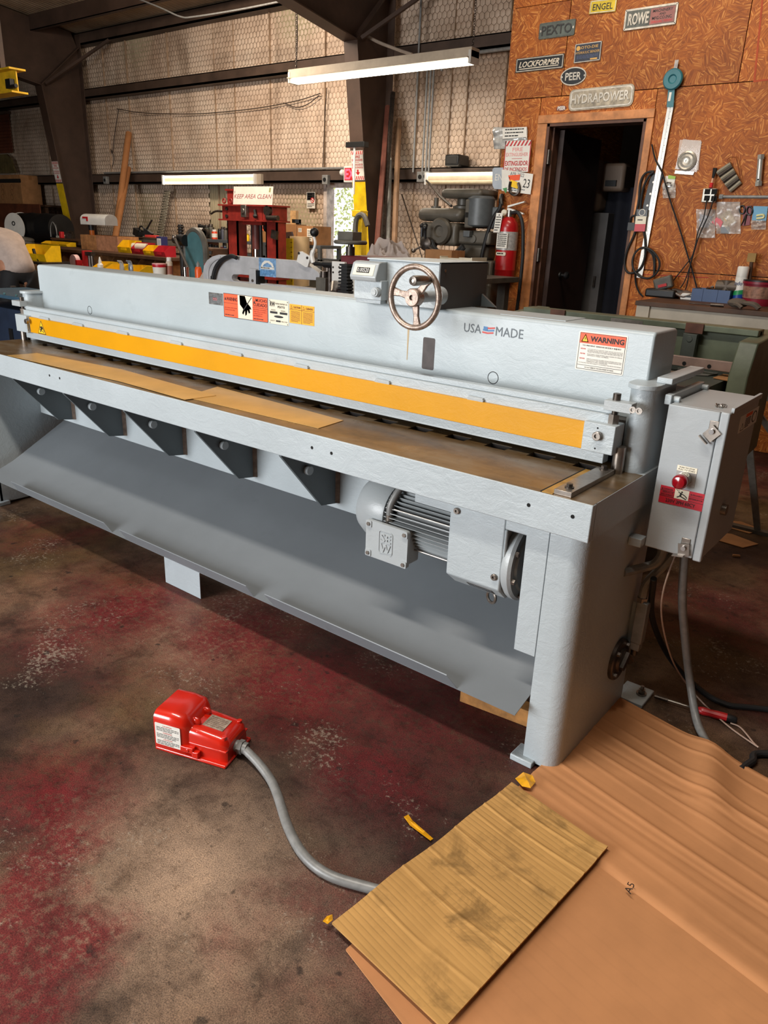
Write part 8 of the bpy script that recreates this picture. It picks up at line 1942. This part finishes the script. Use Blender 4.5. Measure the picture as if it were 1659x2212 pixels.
p = on5(1560,656); p.y = BY+.05; tag(obj('flat_screwdriver', MB().cyl(p+Vector((-.12,0,.010)), p+Vector((.02,0,.010)), .004, None, 8).cyl(p+Vector((.02,0,.012)), p+Vector((.10,.01,.012)), .011, None, 8), RAWD, origin=p), 'small screwdriver lying along the bench front edge', 'screwdriver')

# ---- things inside the dark room
c = at(1222, 600, 'Y', 6.95)
gc_ = thing('grey_locker', 'tall grey locker standing inside the dark room', 'locker', (at(1265,600,'Y',7.0).x,7.2,0))
xa, xb = at(1233,560,'Y',7.0).x, at(1302,560,'Y',7.0).x
obj('locker_body', MB().box((xa,7.0,0),(xb,7.45,at(1265,459,'Y',7.0).z)), mat('grey_locker_paint',(96,94,94),.5), gc_, .004)
obj('locker_handle', MB().box((xb-.06,6.98,1.0),(xb-.04,7.0,1.1)), RAWD, gc_)
bx5 = thing('wall_dispenser', 'rounded tan plastic case on top of the grey locker in the dark room', 'case', (xa,7.1,at(1265,459,'Y',7.0).z))
zl0 = at(1265,459,'Y',7.0).z; zl1 = at(1275,345,'Y',7.0).z
obj('case_shell', MB().box((xa+.02,6.98,zl0),(xb-.1,7.3,zl1)), mat('tan_case_plastic',(138,116,98),.5,0,.08), bx5, .06, seg=4); obj('case_lid', MB().box((xb-.12,6.99,zl0+.18),(xb+.1,7.28,zl1-.03)), mat('tan_case_plastic',(138,116,98),.5,0,.08), bx5, .03, seg=3)
obj('case_latch', MB().box((xb-.06,6.97,zl0+.22),(xb+.04,6.99,zl0+.27)), BLACK, bx5)
ct_ = thing('hanging_coat', 'dark blue coat hanging in the dark room beside the locker', 'coat', (at(1325,560,'Y',7.2).x,7.2,.7))
cx5 = at(1325,560,'Y',7.2).x
obj('coat_body', MB().grid(lambda u, v: Vector((cx5+(u-.5)*(.46-.12*v), 7.2-.05*abs(sin(9*u))-.03*sin(pi*u), .62+1.25*v)), 24, 8), mat('dark_blue_coat',(26,28,40),.85), ct_); ct_.children[0].modifiers.new('t','SOLIDIFY').thickness = .03
obj('coat_hook', MB().tube([(cx5,7.22,1.87),(cx5,7.24,1.95),(cx5,7.5,1.97),(cx5,YB-.14,1.97)], .012, 6), RAWD, ct_)

# ================================================================ GREEN MACHINE BEHIND THE SHEAR AT RIGHT
GY = 3.25
P6 = lambda px, py, Y=GY: Vector((at(px, py, 'Y', Y).x, Y, at(px, py, 'Y', Y).z))
GRN = mat('worn_green_enamel', (96, 104, 84), .5, .05, .3, 5, .12)
GRD = mat('dark_green_grey', (64, 70, 64), .5, .05, .25, 5, .1)
gm_ = thing('sheet_brake', 'old green sheet metal brake with pinkish clamping bar behind the shear', 'sheet brake', (P6(1400,760).x,GY,0))
a, b = P6(1137,665), P6(1645,708)
zt6 = P6(1390,690).z
obj('top_leaf', MB().box((a.x,GY,zt6-.20),(b.x,GY+.03,zt6)).box((a.x,GY-.03,zt6-.02),(b.x,GY+.06,zt6+.004)), GRN, gm_, .003)
for px, py in ((1213,671),(1508,697)):
    q = P6(px, py); obj('leaf_lug', MB().box((q.x-.035,GY-.04,zt6-.03),(q.x+.035,GY-.028,zt6+.008)), mat('rusty_lug',(104,66,50),.6,.2,.3), gm_)
q = P6(1360,690); obj('bare_patch', MB().box((q.x-.07,GY-.0315,zt6-.055),(q.x+.07,GY-.0295,zt6-.004)), RAW, gm_)
c0 = P6(1468,775); c1 = P6(1612,805)
obj('clamp_bar', MB().box((a.x+.4,GY-.13,P6(1540,800,GY-.13).z),(P6(1612,800,GY-.13).x,GY-.11,P6(1540,778,GY-.13).z)), mat('pinkish_primer',(150,126,116),.5,.1,.25,8), gm_, .002)
for px in (1478,1532,1598): q = at(px, 785 + (px-1478)*.12, 'Y', GY-.13); obj('bar_hole', MB().cyl((q.x,GY-.1315,q.z),(q.x,GY-.129,q.z),.008,None,10), HOLE, gm_)
obj('lower_leaf', MB().box((a.x+.2,GY-.05,P6(1540,830).z-.25),(b.x-.05,GY+.05,P6(1540,800).z+.02)), GRD, gm_)
q0, q1 = P6(1620,730), P6(1650,860)
obj('end_frame', MB().prism([(q0.x,GY-.16,q0.z+.0),(q0.x,GY+.2,q0.z+.02),(q0.x,GY+.2,.62),(q0.x,GY-.1,.60),(q0.x,GY-.22,.66),(q0.x,GY-.22,q0.z-.12)], (.07,0,0)), GRN, gm_, .005)
obj('brake_leg', MB().box((q0.x-.34,GY-.1,0),(q0.x-.26,GY+.2,.62)), GRD, gm_, .005)
obj('end_frame', MB().prism([(a.x,GY-.16,q0.z+.0),(a.x,GY+.25,q0.z+.02),(a.x,GY+.3,0),(a.x,GY+.1,0),(a.x,GY-.1,.25),(a.x,GY-.22,.55),(a.x,GY-.22,q0.z-.12)], (-.07,0,0)), GRN, gm_, .005)
obj('cross_beam', MB().box((a.x,GY+.08,.25),(q0.x-.27,GY+.14,.6)), GRD, gm_)
q = at(1490,742,'Y',GY-.035); obj('hinge_lug', MB().box((q.x-.025,GY-.06,q.z-.05),(q.x+.03,GY-.03,q.z+.04)).cyl((q.x+.003,GY-.063,q.z+.02),(q.x+.003,GY-.06,q.z+.02),.012,None,12), GRD, gm_, .008)
zs_ = at(1560,832,'Y',GY-.3).z
obj('brake_bed', MB().box((a.x+.2,GY-.42,zs_-.05),(q0.x-.02,GY-.05,zs_-.002)), GRD, gm_); obj('bed_front', MB().box((a.x+.2,GY-.44,zs_-.22),(q0.x-.02,GY-.42,zs_-.002)), mat('mottled_rust_green',(80,70,66),.6,.2,.35,8), gm_)
obj('bed_strut', MB().box((q0.x-.3,GY-.42,.0),(q0.x-.22,GY-.2,zs_-.2)), GRD, gm_)
sheet_pts = [at(x,y,'Z',zs_) for x, y in ((1465,788),(1562,801),(1560,806),(1530,812),(1462,809))]
tag(obj('metal_sheet', MB().prism(sheet_pts, (0,0,.003)), mat('bright_steel_sheet',(176,172,166),.3,.6,.1), origin=sheet_pts[0]), 'bright steel sheet lying on the green brake bed', 'sheet')
sp2 = [at(x,y,'Z',zs_) for x, y in ((1563,809),(1634,812),(1632,818),(1600,829),(1540,817))]
tag(obj('cardboard_scrap', MB().prism(sp2, (0,0,.003)), CARTON, origin=sp2[0]), 'tan cardboard scrap lying on the green brake bed, right of steel sheet', 'cardboard')
# stand leg behind control box
sl = thing('saw_horse', 'pale steel folding stand behind the control box at right edge', 'stand', (P6(1630,1040,3.0).x,3.0,0))
p0, p1 = at(1598,900,'Y',3.95), at(1636,1152,'Z',0)
foot = Vector((p1.x,p1.y,0)); top = Vector((p0.x,3.95,p0.z+.1))
obj('leg', MB().prism([top+Vector((-.02,0,0)), top+Vector((.02,0,0)), foot+Vector((.015,0,0)), foot+Vector((-.015,0,0))], (0,.02,0)), COND, sl)
obj('leg', MB().prism([top+Vector((-.02,.02,0)), top+Vector((.02,.02,0)), Vector((foot.x+.415,foot.y+.2,0)), Vector((foot.x+.385,foot.y+.2,0))], (0,.02,0)), COND, sl)
obj('foot_bar', MB().box((foot.x-.35,foot.y-.02,0),(foot.x+.5,foot.y+.02,.02)), GUN, sl); obj('rail', MB().box((top.x-.1,3.92,top.z),(top.x+.5,3.99,top.z+.04)), GUN, sl)
